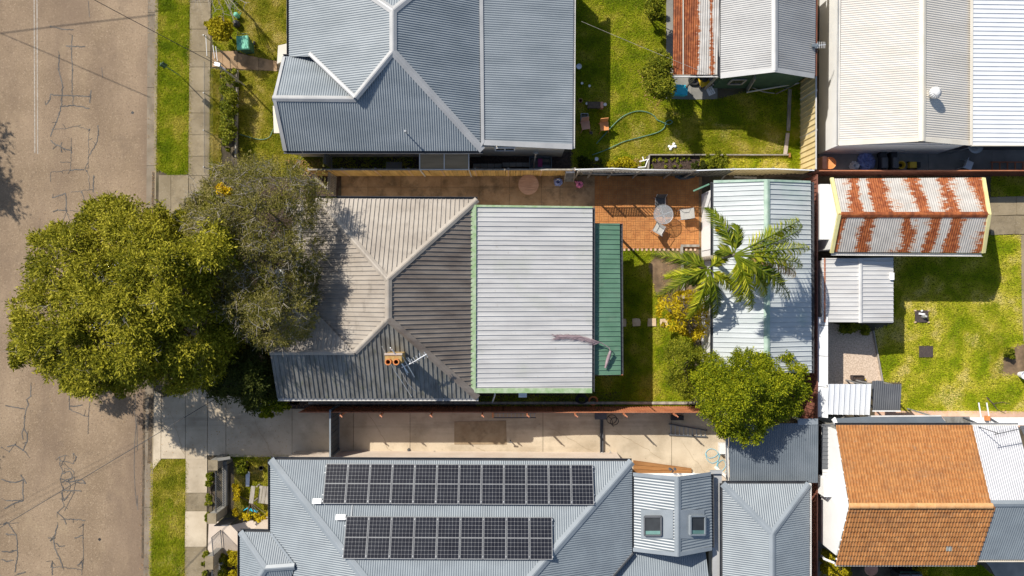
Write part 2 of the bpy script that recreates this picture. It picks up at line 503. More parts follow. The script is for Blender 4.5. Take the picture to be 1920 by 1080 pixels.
M['soot'] = mk('soot', (.012, .011, .01), (.02, .019, .018), 6, .95)
M['chimney'] = mk('lichen_render', (0.320, 0.200, 0.060), (0.416, 0.288, 0.120), 8, .9, layers=[((0.160, 0.120, 0.072), 9, .55, .7, (1, 1, 1), .6)])
M['mortar'] = mk('pale_mortar', (0.403, 0.325, 0.273), (0.455, 0.390, 0.338), 6, .9)
M['orange'] = mk('orange_plastic', (.70, .27, .09), (.76, .33, .12), 4, .55)
M['terrapink'] = mk('pale_terracotta', (.52, .26, .17), (.60, .32, .22), 5, .75)
M['bluebox'] = mk('blue_plastic', (.03, .42, .60), (.05, .50, .68), 3, .45)
M['binlid'] = mk('green_plastic', (.13, .44, .29), (.17, .52, .36), 5, .5, layers=[((.03, .16, .10), 7, .54, .62, (1, 1, 1), .6)])
M['bindark'] = mk('dark_green_plastic', (.02, .075, .05), (.03, .1, .065), 5, .5)
M['bluecloth'] = mk('blue_cloth', (.16, .2, .42), (.28, .34, .6), 9, .9, layers=[((.05, .06, .15), 7, .5, .7, (1, 1, 1), .7)])
M['pinkcloth'] = mk('pink_cloth', (.62, .14, .30), (.74, .3, .45), 9, .85)
M['yellow'] = mk('yellow_plastic', (.62, .40, .02), (.7, .48, .04), 4, .5)
M['red'] = mk('red_plastic', (.5, .04, .03), (.58, .07, .05), 4, .5)
M['hosegreen'] = mk('green_hose', (.07, .17, .11), (.13, .26, .18), 6, .5)
M['hoseblue'] = mk('blue_hose', (.14, .42, .58), (.2, .5, .64), 6, .5)
M['tabletop'] = mk('faded_round_tabletop', (.46, .26, .165), (.55, .34, .225), 3, .8, stretch=(1, 5, 1), layers=[((.3, .17, .11), 3, .52, .66, (.5, 7, 1), .6)])
M['pane'] = mk('dark_window_glass', (.03, .035, .04), (.04, .045, .05), 2, .08, spec=.6)
M['polycarb'] = mk('brown_polycarbonate', (.23, .17, .095), (.29, .22, .13), 2, .45, stretch=(.3, 3, 1))
M['bark'] = mk('grey_bark', (.14, .115, .085), (.24, .2, .155), 9, .95, bump=(20, .6))
M['darkbark'] = mk('brown_bark', (.075, .055, .04), (.13, .1, .07), 9, .95, bump=(20, .6))
M['twig'] = mk('pale_twig', (.26, .225, .18), (.38, .34, .28), 9, .95)
M['drypalm'] = mk('dry_palm', (0.216, 0.155, 0.169), (0.302, 0.231, 0.248), 6, .85)
M['pot'] = mk('white_pot', (.7, .7, .72), (.76, .76, .78), 3, .5)
M['mat'] = mk('dark_rubber_mat', (.05, .038, .036), (.075, .058, .054), 12, .9)
M['barge'] = mk('pale_yellow_paint', (.60, .54, .24), (.66, .60, .30), 3, .7, layers=[((.42, .38, .2), 6, .58, .75, (1, 1, 1), .5)])
M['cellm'] = mk('solar_cell', (.010, .0105, .016), (.016, .017, .024), 2, .25, spec=.35)
M['backsheet'] = mk('panel_backsheet', (.17, .172, .18), (.20, .205, .21), 2, .4)
M['alframe'] = mk('panel_frame', (0.203, 0.210, 0.221), (0.247, 0.255, 0.266), 2, .45, .2)
M['skyglass'] = mk('skylight_glass', (.035, .038, .042), (.045, .05, .055), 2, .3, spec=.15)
M['skytrim'] = mk('aqua_skylight_lining', (.10, .20, .18), (.14, .26, .24), 2, .5)
M['tile'] = mk('orange_concrete_tile', (0.320, 0.127, 0.037), (0.427, 0.196, 0.065), 5, .85, rnd=.13,
               layers=[((0.165, 0.090, 0.050), .9, .50, .75, (1, 1, 1), .4), ((0.485, 0.339, 0.225), 9, .58, .75, (1, 1, 1), .45), ((0.194, 0.170, 0.125), 4, .60, .74, (1, 1, 1), .5)])
M['tileglass'] = mk('grey_glass_tile', (.25, .25, .22), (.32, .32, .29), 5, .3)
M['ridgetile'] = mk('pale_ridge_tile', (.50, .25, .095), (.58, .33, .15), 5, .85, rnd=.1, layers=[((.3, .25, .2), 3, .55, .75, (1, 1, 1), .5)])
M['carpaint'] = mk('white_car_paint', (.72, .76, .80), (.75, .79, .83), 2, .15, spec=.6)
M['rubber'] = mk('rubber', (.02, .02, .02), (.03, .03, .03), 5, .85)
M['headlamp'] = mk('clear_headlamp', (.7, .72, .75), (.76, .78, .8), 3, .1)
M['taillamp'] = mk('red_tail_lamp', (.35, .02, .02), (.42, .03, .03), 3, .2)

# rusty galvanised roof: irregular bands of rust across the slope length
def rustmat(name, base1, base2, axis, period, width, off=0.0, allrust=False, ragged=.34):
    m, nt, b = new_mat(name)
    g = nt.nodes.new('ShaderNodeNewGeometry')
    sx = nt.nodes.new('ShaderNodeSeparateXYZ'); nt.links.new(g.outputs['Position'], sx.inputs[0])
    col = mixnode(nt, ramp(nt, noise(nt, 2.5, 4), .35, .65), base1, base2)
    rust = mixnode(nt, ramp(nt, noise(nt, 6, 5), .35, .65), (.17, .040, .012), (.34, .105, .032))
    if allrust:
        col = mixnode(nt, ramp(nt, noise(nt, 1.6, 5, (2.2, .6, 1)), .50, .56), rust, mixnode(nt, 0.6, rust, (.12, .035, .015)))
    else:
        # distance to the nearest lap joint, made ragged with noise
        a = nt.nodes.new('ShaderNodeMath'); a.operation = 'MULTIPLY_ADD'
        a.inputs[1].default_value = 1.0 / period; a.inputs[2].default_value = off
        ph = nt.nodes.new('ShaderNodeMath'); ph.operation = 'MULTIPLY_ADD'; ph.inputs[1].default_value = .9
        nt.links.new(ramp(nt, noise(nt, .42, 2, (1, .15, 1), off=off * 3 + 1), .3, .7), ph.inputs[0]); nt.links.new(sx.outputs[axis], ph.inputs[2])
        nt.links.new(ph.outputs[0], a.inputs[0])
        fr = nt.nodes.new('ShaderNodeMath'); fr.operation = 'FRACT'; nt.links.new(a.outputs[0], fr.inputs[0])
        pp = nt.nodes.new('ShaderNodeMath'); pp.operation = 'PINGPONG'; pp.inputs[1].default_value = .5
        nt.links.new(a.outputs[0], pp.inputs[0])
        nz = ramp(nt, noise(nt, 2.6, 7, (1.1, 3.4, 1) if axis == 0 else (3.4, 1.1, 1), .72, off=off * 9), .3, .7)
        ad = nt.nodes.new('ShaderNodeMath'); ad.operation = 'MULTIPLY_ADD'; ad.inputs[1].default_value = ragged
        nt.links.new(nz, ad.inputs[0]); nt.links.new(pp.outputs[0], ad.inputs[2])
        f = nt.nodes.new('ShaderNodeMapRange')
        f.inputs[1].default_value = width + ragged * .5; f.inputs[2].default_value = width + ragged * .5 + .03
        f.inputs[3].default_value = 1; f.inputs[4].default_value = 0
        f2 = nt.nodes.new('ShaderNodeMapRange')
        f2.inputs[1].default_value = width + ragged * .5 + .02; f2.inputs[2].default_value = width + ragged * .5 + .14
        f2.inputs[3].default_value = .55; f2.inputs[4].default_value = 0
        wv = nt.nodes.new('ShaderNodeMath'); wv.operation = 'MULTIPLY_ADD'; wv.inputs[1].default_value = -.22
        nt.links.new(ramp(nt, noise(nt, .55, 2, (1, .2, 1), off=off * 5 + 2), .3, .7), wv.inputs[0]); nt.links.new(ad.outputs[0], wv.inputs[2])
        av = nt.nodes.new('ShaderNodeMath'); av.operation = 'ADD'; av.inputs[1].default_value = .10
        nt.links.new(wv.outputs[0], av.inputs[0])
        nt.links.new(av.outputs[0], f.inputs[0]); nt.links.new(av.outputs[0], f2.inputs[0])
        col = mixnode(nt, f2.outputs[0], col, (.40, .20, .09))
        col = mixnode(nt, f.outputs[0], col, rust)
    nt.links.new(col, b.inputs['Base Color'])
    b.inputs['Roughness'].default_value = .75
    b.inputs['Specular IOR Level'].default_value = .3
    return m
M['rustroof'] = rustmat('rust_banded_iron', (.36, .34, .315), (.45, .425, .395), 0, 1.36, .17, .088, ragged=.40)
M['rustroofs'] = rustmat('rust_banded_iron_lower', (.36, .34, .315), (.45, .425, .395), 0, 1.36, .19, -.316, ragged=.38)
M['rust'] = rustmat('fully_rusted_iron', (0, 0, 0), (0, 0, 0), 0, 1, .1, allrust=True)
M['zincrust'] = rustmat('rust_streaked_zinc', (.40, .375, .345), (.50, .48, .45), 0, .82, .03, .28)

# foliage
M['g_green'] = leafmat('grass_green', [(.14, .21, .004), (.25, .32, .006), (.38, .41, .016), (.55, .48, .07)], .8, .3, amp=.95, plo=.38, phi=.66, isl=.25)
M['g_dry'] = leafmat('grass_dry', [(.18, .21, .007), (.30, .30, .016), (.46, .40, .05), (.62, .51, .16)], .9, .3, amp=.95, plo=.38, phi=.66, isl=.25)
M['g_bright'] = leafmat('grass_bright', [(.22, .32, .005), (.40, .45, .014), (.63, .58, .06), (.78, .67, .22)], .65, .3, amp=1.05, plo=.38, phi=.66, isl=.2)
M['lf_olive'] = leafmat('leaf_olive', [(0.027, 0.036, 0.002), (0.109, 0.116, 0.004), (0.237, 0.223, 0.009), (0.437, 0.389, 0.038)], .55, .22, isl=.75, amp=.45)
M['lf_grey'] = leafmat('leaf_grey_olive', [(.05, .052, .006), (.105, .102, .012), (.175, .155, .028), (.30, .255, .09)], .8, .2, isl=.7)
M['lf_dark'] = leafmat('leaf_dark', [(.014, .020, .003), (.030, .040, .004), (.055, .066, .008), (.12, .12, .018)], .9, .2)  # leaf tones darkened to stand for the shade of the taller trees
M['lf_lime'] = leafmat('leaf_lime', [(.022, .042, .002), (.088, .122, .003), (.205, .232, .005), (.41, .40, .016)], 1.0, .22, isl=.78, amp=.33)
M['lf_mid'] = leafmat('leaf_mid', [(.04, .058, .003), (.10, .125, .006), (.19, .20, .010), (.34, .31, .03)], 1.0, .25, isl=.7, amp=.35)
M['lf_yellow'] = leafmat('leaf_yellow', [(.20, .15, .006), (.42, .31, .008), (.56, .43, .012), (.66, .53, .03)], 1.2, .3)
M['lf_gold'] = leafmat('leaf_gold', [(.15, .15, .004), (.30, .26, .006), (.42, .34, .010), (.52, .42, .025)], 1.2, .3)
M['lf_palm'] = leafmat('leaf_palm', [(.022, .045, .004), (.06, .095, .005), (.13, .165, .008), (.30, .30, .03)], 1.2, .2, isl=.85, amp=.25)
M['lf_palm2'] = leafmat('leaf_palm_light', [(.10, .14, .006), (.20, .24, .008), (.33, .35, .014), (.52, .48, .05)], 1.2, .25, isl=.85, amp=.25)
M['lf_flower'] = leafmat('yellow_flower', [(.60, .38, .003), (.72, .50, .005), (.80, .58, .015)], 1.2, .2)
M['lf_dead'] = leafmat('dead_leaf', [(.22, .11, .04), (.38, .22, .09), (.52, .35, .18)], 1.2, .2)
M['lawnbase'] = mk('lawn_thatch', (.085, .10, .006), (.16, .15, .018), 3.0, .95, spec=.05, layers=[((.12, .085, .03), 1.3, .55, .75, (1, 1, 1), .5)])

# ------------------------------------------------------------------ vegetation helpers
def inpoly(xs, ys, poly):
    c = np.zeros(len(xs), bool); n = len(poly); j = n - 1
    for i in range(n):
        xi, yi = poly[i]; xj, yj = poly[j]
        cond = ((yi > ys) != (yj > ys)) & (xs < (xj - xi) * (ys - yi) / (yj - yi + 1e-12) + xi)
        c ^= cond; j = i
    return c

def sample_poly(poly, n, rng):
    a = np.array(poly); lo = a.min(0); hi = a.max(0)
    X = []; 
    tot = 0
    while tot < n:
        q = rng.random((n * 2, 2)) * (hi - lo) + lo
        q = q[inpoly(q[:, 0], q[:, 1], poly)]
        X.append(q); tot += len(q)
    return np.concatenate(X)[:n]

def edge_dist(pts, poly):
    d = np.full(len(pts), 1e9)
    for i in range(len(poly)):
        a = np.array(poly[i], float); b = np.array(poly[(i + 1) % len(poly)], float)
        ab = b - a; t = np.clip(((pts - a) @ ab) / (ab @ ab + 1e-9), 0, 1)
        d = np.minimum(d, np.linalg.norm(pts - (a + t[:, None] * ab), axis=1))
    return d

def area(poly):
    n = len(poly)
    return abs(sum(poly[i][0] * poly[(i + 1) % n][1] - poly[(i + 1) % n][0] * poly[i][1] for i in range(n))) / 2

def grass(name, pxs, mat, label=None, density=900, h=.07, seed=1, parent=None, holes=(), z=0.0):
    rng = np.random.default_rng(seed)
    poly = [tuple(P(x, y, 0)[:2]) for x, y in pxs]
    n = int(area(poly) * density * 1.6)
    b = sample_poly(poly, n, rng)
    for hpx in holes:
        hp = [tuple(P(x, y, 0)[:2]) for x, y in hpx]
        b = b[~inpoly(b[:, 0], b[:, 1], hp)]
    # ragged edge: push blades by a little noise
    b = b + rng.normal(0, .035, b.shape)
    n = len(b)
    az = rng.random(n) * 2 * np.pi; lean = .45 + rng.random(n) * .95
    L = h * (.6 + rng.random(n) * .9)
    w = .008 + rng.random(n) * .011
    dx, dy = np.cos(az), np.sin(az)
    base = np.column_stack([b, np.full(n, z)])
    side = np.column_stack([-dy, dx, np.zeros(n)]) * w[:, None]
    tip = base + np.column_stack([dx * np.sin(lean) * L, dy * np.sin(lean) * L, np.cos(lean) * L])
    V = np.empty((n, 3, 3)); V[:, 0] = base - side; V[:, 1] = base + side; V[:, 2] = tip
    o = npmesh(name, V.reshape(-1, 3), 3, mat, parent, 'stuff')
    if label: setp(o, label, 'grass')
    return o

def leaf_verts(c, rng, L, W, up=0.6, n=None):
    n = len(c)
    d = rng.normal(size=(n, 3)); d[:, 2] = d[:, 2] * .6
    d /= np.linalg.norm(d, axis=1)[:, None] + 1e-9
    nn = rng.normal(size=(n, 3)); nn[:, 2] = np.abs(nn[:, 2]) + up
    s = np.cross(d, nn); s /= np.linalg.norm(s, axis=1)[:, None] + 1e-9
    l = L * (.6 + .8 * rng.random(n))[:, None]; w = W * (.6 + .8 * rng.random(n))[:, None]
    V = np.empty((n, 4, 3))
    V[:, 0] = c - d * l * .5; V[:, 1] = c + s * w * .5 - d * l * .05; V[:, 2] = c + d * l * .5; V[:, 3] = c - s * w * .5 - d * l * .05
    return V.reshape(-1, 3)

def clump_centres(pxs, zc, z_edge, z_top, n, seed, fall=1.3, jit=.3, lobes=0, spread=.5, holes=()):
    rng = np.random.default_rng(seed)
    poly = [tuple(P(x, y, zc)[:2]) for x, y in pxs]
    if lobes:
        cand = sample_poly(poly, lobes * 12, rng)
        pick = [cand[0]]
        for q in cand[1:]:
            if len(pick) >= lobes: break
            if min(np.hypot(*(q - p)) for p in pick) > spread * 1.45: pick.append(q)
        pick = np.array(pick)
        lz = rng.normal(0, jit, len(pick))
        idx = rng.integers(0, len(pick), n)
        off = rng.normal(0, spread * .55, (n, 2))
        q = pick[idx] + off
        ok = inpoly(q[:, 0], q[:, 1], poly)
        q = q[ok]; zoff = lz[idx][ok] - (off[ok] ** 2).sum(1) / spread * .5
    else:
        q = sample_poly(poly, n, rng); zoff = rng.normal(0, jit, n)
    for hx, hy, hr in holes:
        h = P(hx, hy, zc); k = np.hypot(q[:, 0] - h.x, q[:, 1] - h.y) > hr
        q = q[k]; zoff = zoff[k]
    d = edge_dist(q, poly)
    z = z_edge + (z_top - z_edge) * (1 - np.exp(-d / fall)) + zoff + rng.normal(0, .08, len(q))
    # keep the seen outline: slide points so that they stay on the view ray they were sampled on
    k = (CAM_H - z) / (CAM_H - zc)
    return np.column_stack([q[:, 0] * k, q[:, 1] * k, z]), d

def crown_leaves(cent, rad, per, L, W, seed, up=.6, shell=.55, squash=.75):
    rng = np.random.default_rng(seed)
    n = len(cent) * per
    c = np.repeat(cent, per, axis=0)
    r = np.repeat(rad, per)
    v = rng.normal(size=(n, 3)); v /= np.linalg.norm(v, axis=1)[:, None]
    v[:, 2] = v[:, 2] * squash
    rr = r * (shell + (1 - shell) * rng.random(n) ** .5) * (1 + .18 * rng.normal(size=n))
    return leaf_verts(c + v * rr[:, None], rng, L, W, up)

def sprig_leaves(cent, rad, per, L, W, seed, up=1.0, nl=9, outc=None):
    """leafy twigs: each clump carries sprigs that radiate outwards and slightly up; leaves sit along them"""
    rng = np.random.default_rng(seed)
    ns = max(1, per // nl); n = len(cent) * ns
    c = np.repeat(cent, ns, axis=0); r = np.repeat(rad, ns)
    v = rng.normal(size=(n, 3)); v[:, 2] = np.abs(v[:, 2]) * .6 - .12
    v /= np.linalg.norm(v, axis=1)[:, None]
    ln = r * (.55 + .6 * rng.random(n))
    s0 = c + v * (r * .35 * rng.random(n))[:, None] + rng.normal(0, .05, (n, 3))
    t = (np.arange(nl) + .5) / nl
    pos = s0[:, None, :] + v[:, None, :] * (ln[:, None] * t[None, :])[:, :, None]
    pos[:, :, 2] -= (ln[:, None] * t[None, :] ** 2) * .25
    pos = pos.reshape(-1, 3) + rng.normal(0, .025, (n * nl, 3))
    vv = np.repeat(v, nl, axis=0)
    m = len(pos)
    d = vv + rng.normal(0, .75, (m, 3)); d[:, 2] *= .6
    d /= np.linalg.norm(d, axis=1)[:, None]
    nn = rng.normal(size=(m, 3)) * .8; nn[:, 2] = np.abs(nn[:, 2]) + up
    s = np.cross(d, nn); s /= np.linalg.norm(s, axis=1)[:, None] + 1e-9
    l = (L * (.6 + .8 * rng.random(m)))[:, None]; w = (W * (.6 + .8 * rng.random(m)))[:, None]
    V = np.empty((m, 4, 3))
    V[:, 0] = pos; V[:, 1] = pos + d * l * .45 + s * w * .5; V[:, 2] = pos + d * l; V[:, 3] = pos + d * l * .45 - s * w * .5
    return V.reshape(-1, 3)

def tree(name, label, cat, base, pxs, zc, z_edge, z_top, nclump, crad, per, L, W, mat, seed, bark='darkbark', trunk_r=.18,
         fall=1.3, twigs=0, group=None, up=1.0, depth_layers=1, limb=14, jit=.3, lobes=0, spread=.6, holes=()):
    t = thing(name, label, cat, base, group)
    rng = np.random.default_rng(seed + 77)
    C, d = clump_centres(pxs, zc, z_edge, z_top, nclump, seed, fall, jit, lobes, spread, holes)
    nclump = len(C)
    rad = crad * (.6 + .7 * rng.random(nclump))
    rad = np.minimum(rad, np.maximum(d * 1.3, crad * .5))
    V = [sprig_leaves(C, rad, per, L, W, seed + 5, up)]
    if depth_layers > 1:      # a lower, sparser tier so the crown has depth
        C2 = C[::2].copy(); C2[:, 2] -= .8 + rng.random(len(C2)) * .6
        C2[:, :2] = C2[:, :2] + rng.normal(0, .2, (len(C2), 2))
        V.append(sprig_leaves(C2, rad[::2], per // 2, L, W, seed + 6, up))
    npmesh('crown', np.concatenate(V), 4, mat, t)
    b = Vector(base)
    cen = Vector(C.mean(0))
    fork = Vector((b.x + (cen.x - b.x) * .25, b.y + (cen.y - b.y) * .25, b.z + (C[:, 2].min() - b.z) * .55))
    mb = MB(); mb.tube([b, b + (fork - b) * .5 + Vector((.03, .02, 0)), fork], trunk_r, 8, r1=trunk_r * .7)
    mb.build('trunk', M[bark], t, smooth=True)
    mb = MB()
    idx = rng.choice(nclump, min(limb, nclump), replace=False)
    for i in idx:
        e = Vector(C[i]) - Vector((0, 0, .25)); m = fork.lerp(e, .5) + Vector((rng.normal(0, .2), rng.normal(0, .2), -.15))
        mb.tube([fork, fork.lerp(m, .5) + Vector(rng.normal(0, .08, 3)), m, m.lerp(e, .5) + Vector(rng.normal(0, .1, 3)), e], trunk_r * .45, 5, r1=trunk_r * .1)
    mb.build('limbs', M[bark], t, smooth=True)
    if twigs:
        mb = MB()
        for i in range(twigs):
            e = Vector(C[rng.integers(nclump)]) + Vector(rng.normal(0, crad * .4, 3)); e.z -= .1
            for k in range(4):
                a = rng.random() * 6.283; ln = .18 + .34 * rng.random()
                p = e + Vector((math.cos(a) * ln, math.sin(a) * ln, .12 + .25 * rng.random()))
                mid = e.lerp(p, .5) + Vector(rng.normal(0, .045, 3))
                mb.tube([e, mid, p], .011, 3, r1=.004)
        mb.build('twigs', M['twig'], t, kind='stuff')
    return t
def bush(name, label, pxs, zc, z_edge, z_top, nclump, crad, per, L, W, mat, seed, cat='shrub', group=None, fall=.35, up=.6, jit=.08):
    cx = sum(p[0] for p in pxs) / len(pxs); cy = sum(p[1] for p in pxs) / len(pxs)
    b = P(cx, cy, zc); base = (b.x, b.y, 0)
    t = thing(name, label, cat, base, group)
    rng = np.random.default_rng(seed + 7)
    C, d = clump_centres(pxs, zc, z_edge, z_top, nclump, seed, fall, jit)
    rad = np.minimum(crad * (.6 + .7 * rng.random(nclump)), np.maximum(d * 1.1, crad * .4))
    npmesh('foliage', crown_leaves(C, rad, per, L, W, seed + 5, up), 4, mat, t)
    mb = MB()
    for i in rng.choice(nclump, min(9, nclump), replace=False):
        e = Vector(C[i]); mb.tube([(base[0], base[1], 0), Vector((base[0], base[1], 0)).lerp(e, .6) + Vector((0, 0, .05)), e], .025, 4, r1=.008)
    mb.build('stems', M['darkbark'], t)
    return t
# ================================================================== GROUND AND STREET
KERB = lambda y: 297 - 12 * y / 1080.0          # pixel x of the back of the kerb
GUT_R = lambda y: 291 - 7 * y / 1080.0
GUT_L = lambda y: 275 - 8 * y / 1080.0
ROADZ = -0.12
MB().poly([(-600, -600, -.9), (600, -600, -.9), (600, 600, -.9), (-600, 600, -.9)]).build('ground', M['soil'], kind='structure')
kx = lambda y: P(KERB(y), y).x
YT, YB = 200.0, -200.0
yt_px, yb_px = 540 - YT * FPX / CAM_H, 540 - YB * FPX / CAM_H
MB().prism([(kx(yt_px) - .02, YT), (kx(yb_px) - .02, YB), (250, YB), (250, YT)], -.5, 0).build('yard_ground', M['soil'], kind='structure')
def gz(f, y, z):
    v = P(f(y), y, 0); return Vector((v.x, v.y, z))
road_l = P(-146, 0).x
MB().poly([(road_l, YT, ROADZ), (road_l, YB, ROADZ), (gz(GUT_L, yb_px, 0).x, YB, ROADZ), (gz(GUT_L, yt_px, 0).x, YT, ROADZ)]).build('road', M['asphalt'], kind='structure')
MB().prism([(road_l, YT), (-250, YT), (-250, YB), (road_l, YB)], -.5, 0).build('far_verge_ground', M['soil'], kind='structure')
ROAD = bpy.data.objects['road']
# painted centre lines
mb = MB()
for x, a, b in ((61, -60, 286), (66.3, -60, 288)):
    ys = np.linspace(a, b, 30)
    mb.ribbon([P(x + (2.2 * (y / 288.0)) * .6, y) + Vector((0, 0, ROADZ + .004)) for y in ys], .055)
mb.build('centre_line', M['paint'], ROAD)
# poured tar over the cracks
CR = [
 [(108,103),(107,130),(112,150),(115,162),(113,178),(113,195),(108,212),(103,228),(97,240),(92,255)],
 [(133,65),(131,90),(133,130),(132,176)],[(120,85),(157,86)],
 [(83,195),(90,188),(92,176),(113,178),(134,178),(167,180),(168,168)],[(167,180),(166,192)],
 [(113,198),(135,196),(165,202)],[(134,180),(134,195)],
 [(95,242),(120,240),(140,235),(165,242),(163,262),(164,290),(162,305),(156,315),(160,320),(164,330),(165,355),(130,360)],
 [(181,235),(182,252),(177,270),(165,290)],[(131,257),(131,285),(129,318),(112,320),(92,322),(92,340)],
 [(131,282),(118,278),(110,273),(100,270),(92,262)],[(110,273),(114,266)],[(111,274),(113,285)],[(96,279),(104,272)],
 [(129,304),(110,303)],[(129,318),(155,317)],[(173,330),(172,360)],
 [(95,370),(120,362),(122,395),(105,393),(97,397)],[(122,395),(113,420)],[(122,398),(128,412),(145,410)],[(145,396),(128,394)],
 [(92,48),(115,53),(135,54)],[(150,360),(160,385),(166,372)],
 [(55,724),(55,743),(47,750),(50,758),(45,770),(43,785),(42,800),(38,815),(40,825)],[(7,761),(25,764),(43,768)],
 [(42,805),(48,815),(47,830),(40,845),(25,835),(10,838)],[(40,845),(53,859)],[(0,840),(14,848),(24,835)],
 [(127,735),(127,768),(155,780),(163,782)],[(127,763),(152,760)],[(167,745),(163,780),(162,815)],
 [(0,900),(15,905),(30,905),(40,900),(40,920),(40,940),(22,945),(5,955)],[(7,940),(40,940)],[(36,892),(42,900),(46,908)],
 [(135,852),(140,858),(135,870),(110,865),(108,858),(120,855),(112,875)],[(120,873),(135,885),(138,905),(136,925),(125,945),(118,960)],
 [(108,868),(115,885),(110,900),(115,915),(113,935),(118,950),(105,962)],[(118,975),(135,975),(157,977)],
 [(105,985),(100,1005),(92,1015),(98,1010),(100,1030),(110,1050),(115,1065)],[(153,985),(153,1010),(154,1050),(150,1080)],
 [(95,1055),(95,1080)],[(95,1065),(115,1065),(150,1070)],[(140,905),(158,908)],[(115,920),(150,922)],[(113,905),(135,895)],
 [(112,890),(128,884),(134,897),(122,904),(112,899)],[(118,880),(132,880)],[(126,900),(130,915),(122,925)],[(132,920),(120,935)],
 [(3,985),(10,980),(28,1005),(30,1040),(25,1075)],[(5,983),(32,982)],[(8,1003),(28,1004)],[(138,1010),(153,1005)],[(100,1010),(87,1010)],
 [(142,1062),(150,1055),(152,1066)],[(103,1020),(108,1026),(119,1025)],[(95,1053),(92,1066)],
 [(105,962),(118,975),(121,985)],[(125,905),(150,900),(158,907)],[(112,925),(117,940),(124,932)],
 [(0,1035),(14,1037),(30,1033)],[(0,1050),(10,1054),(22,1052)],[(30,1078),(45,1074)]]
rng = random.Random(4)
mb = MB()
zz = ROADZ + .004
for k, c in enumerate(CR):
    pts = []
    for i in range(len(c) - 1):
        n = max(2, int(math.hypot(c[i+1][0]-c[i][0], c[i+1][1]-c[i][1]) / 2.5))
        for j in range(n):
            t = j / n
            pts.append((c[i][0]+(c[i+1][0]-c[i][0])*t + rng.uniform(-.8,.8), c[i][1]+(c[i+1][1]-c[i][1])*t + rng.uniform(-.8,.8)))
    pts.append(c[-1])
    mb.ribbon([P(x, y) + Vector((0, 0, zz + .00015 * k)) for x, y in pts], rng.choice((.024, .034, .046, .055)))
# blobs and fine side cracks along the seams
for k, c in enumerate(CR):
    for i in range(len(c) - 1):
        if rng.random() < .55:
            x, y = c[i]; a = rng.uniform(0, 6.28); L = rng.uniform(4, 11)
            pts = [(x + L * t * math.cos(a) + rng.uniform(-.8, .8) * (t > 0), y + L * t * math.sin(a) + rng.uniform(-.8, .8) * (t > 0)) for t in (0, .33, .66, 1)]
            mb.ribbon([P(px, py) + Vector((0, 0, zz + .011 + .0002 * k)) for px, py in pts], .018)
        if rng.random() < .5:
            v = P(*c[i]) + Vector((0, 0, zz + .0005)); mb.cyl(v, rng.uniform(.03, .055), .02, .003, 7)
mb.build('tar_seam', M['tar'], ROAD, kind='stuff')
mb = MB()
for k, c in enumerate(([(252,740),(250,775),(253,800),(250,830),(249,880),(251,920),(254,950)],[(254,778),(255,845)],[(255,930),(256,958)],[(163,0),(165,30)],[(190,145),(188,125)])):
    mb.ribbon([P(x, y) + Vector((0, 0, zz)) for x, y in c], .03)
mb.build('crack', M['tar'], ROAD, kind='stuff')
# manhole spot and small stain
MB().cyl(P(246, 210) + Vector((0, 0, ROADZ + .001)), .07, .07, .006, 12).build('valve_cover', M['dark'], ROAD)
MB().cyl(P(184, 1013) + Vector((0, 0, ROADZ + .001)), .07, .07, .006, 12).build('valve_cover', M['dark'], ROAD)
gut = bpy.data.objects.new('gutter', None); COL.objects.link(gut); gut['kind'] = 'structure'
js = [-400, -60, 22, 163, 310, 420, 540, 650, 728, 812, 953, 1066, 1180, 1500]
for a, b in zip(js[:-1], js[1:]):
    g = .35
    A, B, C_, D = gz(GUT_L, a + g, 0), gz(GUT_L, b - g, 0), gz(GUT_R, b - g, 0), gz(GUT_R, a + g, 0)
    MB().prism([A[:2], B[:2], C_[:2], D[:2]], -.4, ROADZ + .012).build('gutter_slab', M['gutterc'], gut)
    A, B, C_, D = gz(GUT_R, a + g, 0), gz(GUT_R, b - g, 0), gz(KERB, b - g, 0), gz(KERB, a + g, 0)
    low = 320 < (a + b) / 2 < 430 or 728 < (a + b) / 2 < 860
    MB().prism([A[:2], B[:2], C_[:2], D[:2]], -.4, -.06 if low else .018).build('kerb_stone', M['path'], gut)

def slabs(name, rows, mat, top=.03, gap=.35, part='slab', thick=.08, mats=None):
    s = bpy.data.objects.new(name, None); COL.objects.link(s); s['kind'] = 'structure'
    for i, q in enumerate(rows):
        cx = sum(p[0] for p in q) / len(q); cy = sum(p[1] for p in q) / len(q)
        pts = []
        for x, y in q:
            dx, dy = x - cx, y - cy
            pts.append(P(x - math.copysign(gap, dx), y - math.copysign(gap, dy))[:2])
        MB().prism(pts, top - thick, top + .004 * ((i * 7) % 3)).build(part, M[mats[i]] if mats else M[mat], s)
    return s
FL = lambda y: 356.5 - 10 * y / 1080.0
FR = lambda y: 396 - 8.5 * y / 1080.0
ys = [-150, -50, 5, 55, 97, 126, 171, 212, 253, 293, 329, 372, 420, 470, 520, 570, 620, 675, 730]
slabs('footpath', [[(FL(a), a), (FR(a), a), (FR(b), b), (FL(b), b)] for a, b in zip(ys[:-1], ys[1:])], 'path')
ys = [860, 924, 958, 1025, 1090, 1200]
slabs('lower_footpath', [[(FL(a), a), (FR(a), a), (FR(b), b), (FL(b), b)] for a, b in zip(ys[:-1], ys[1:])], 'path', mats=['conc', 'path', 'conc', 'path', 'path'])
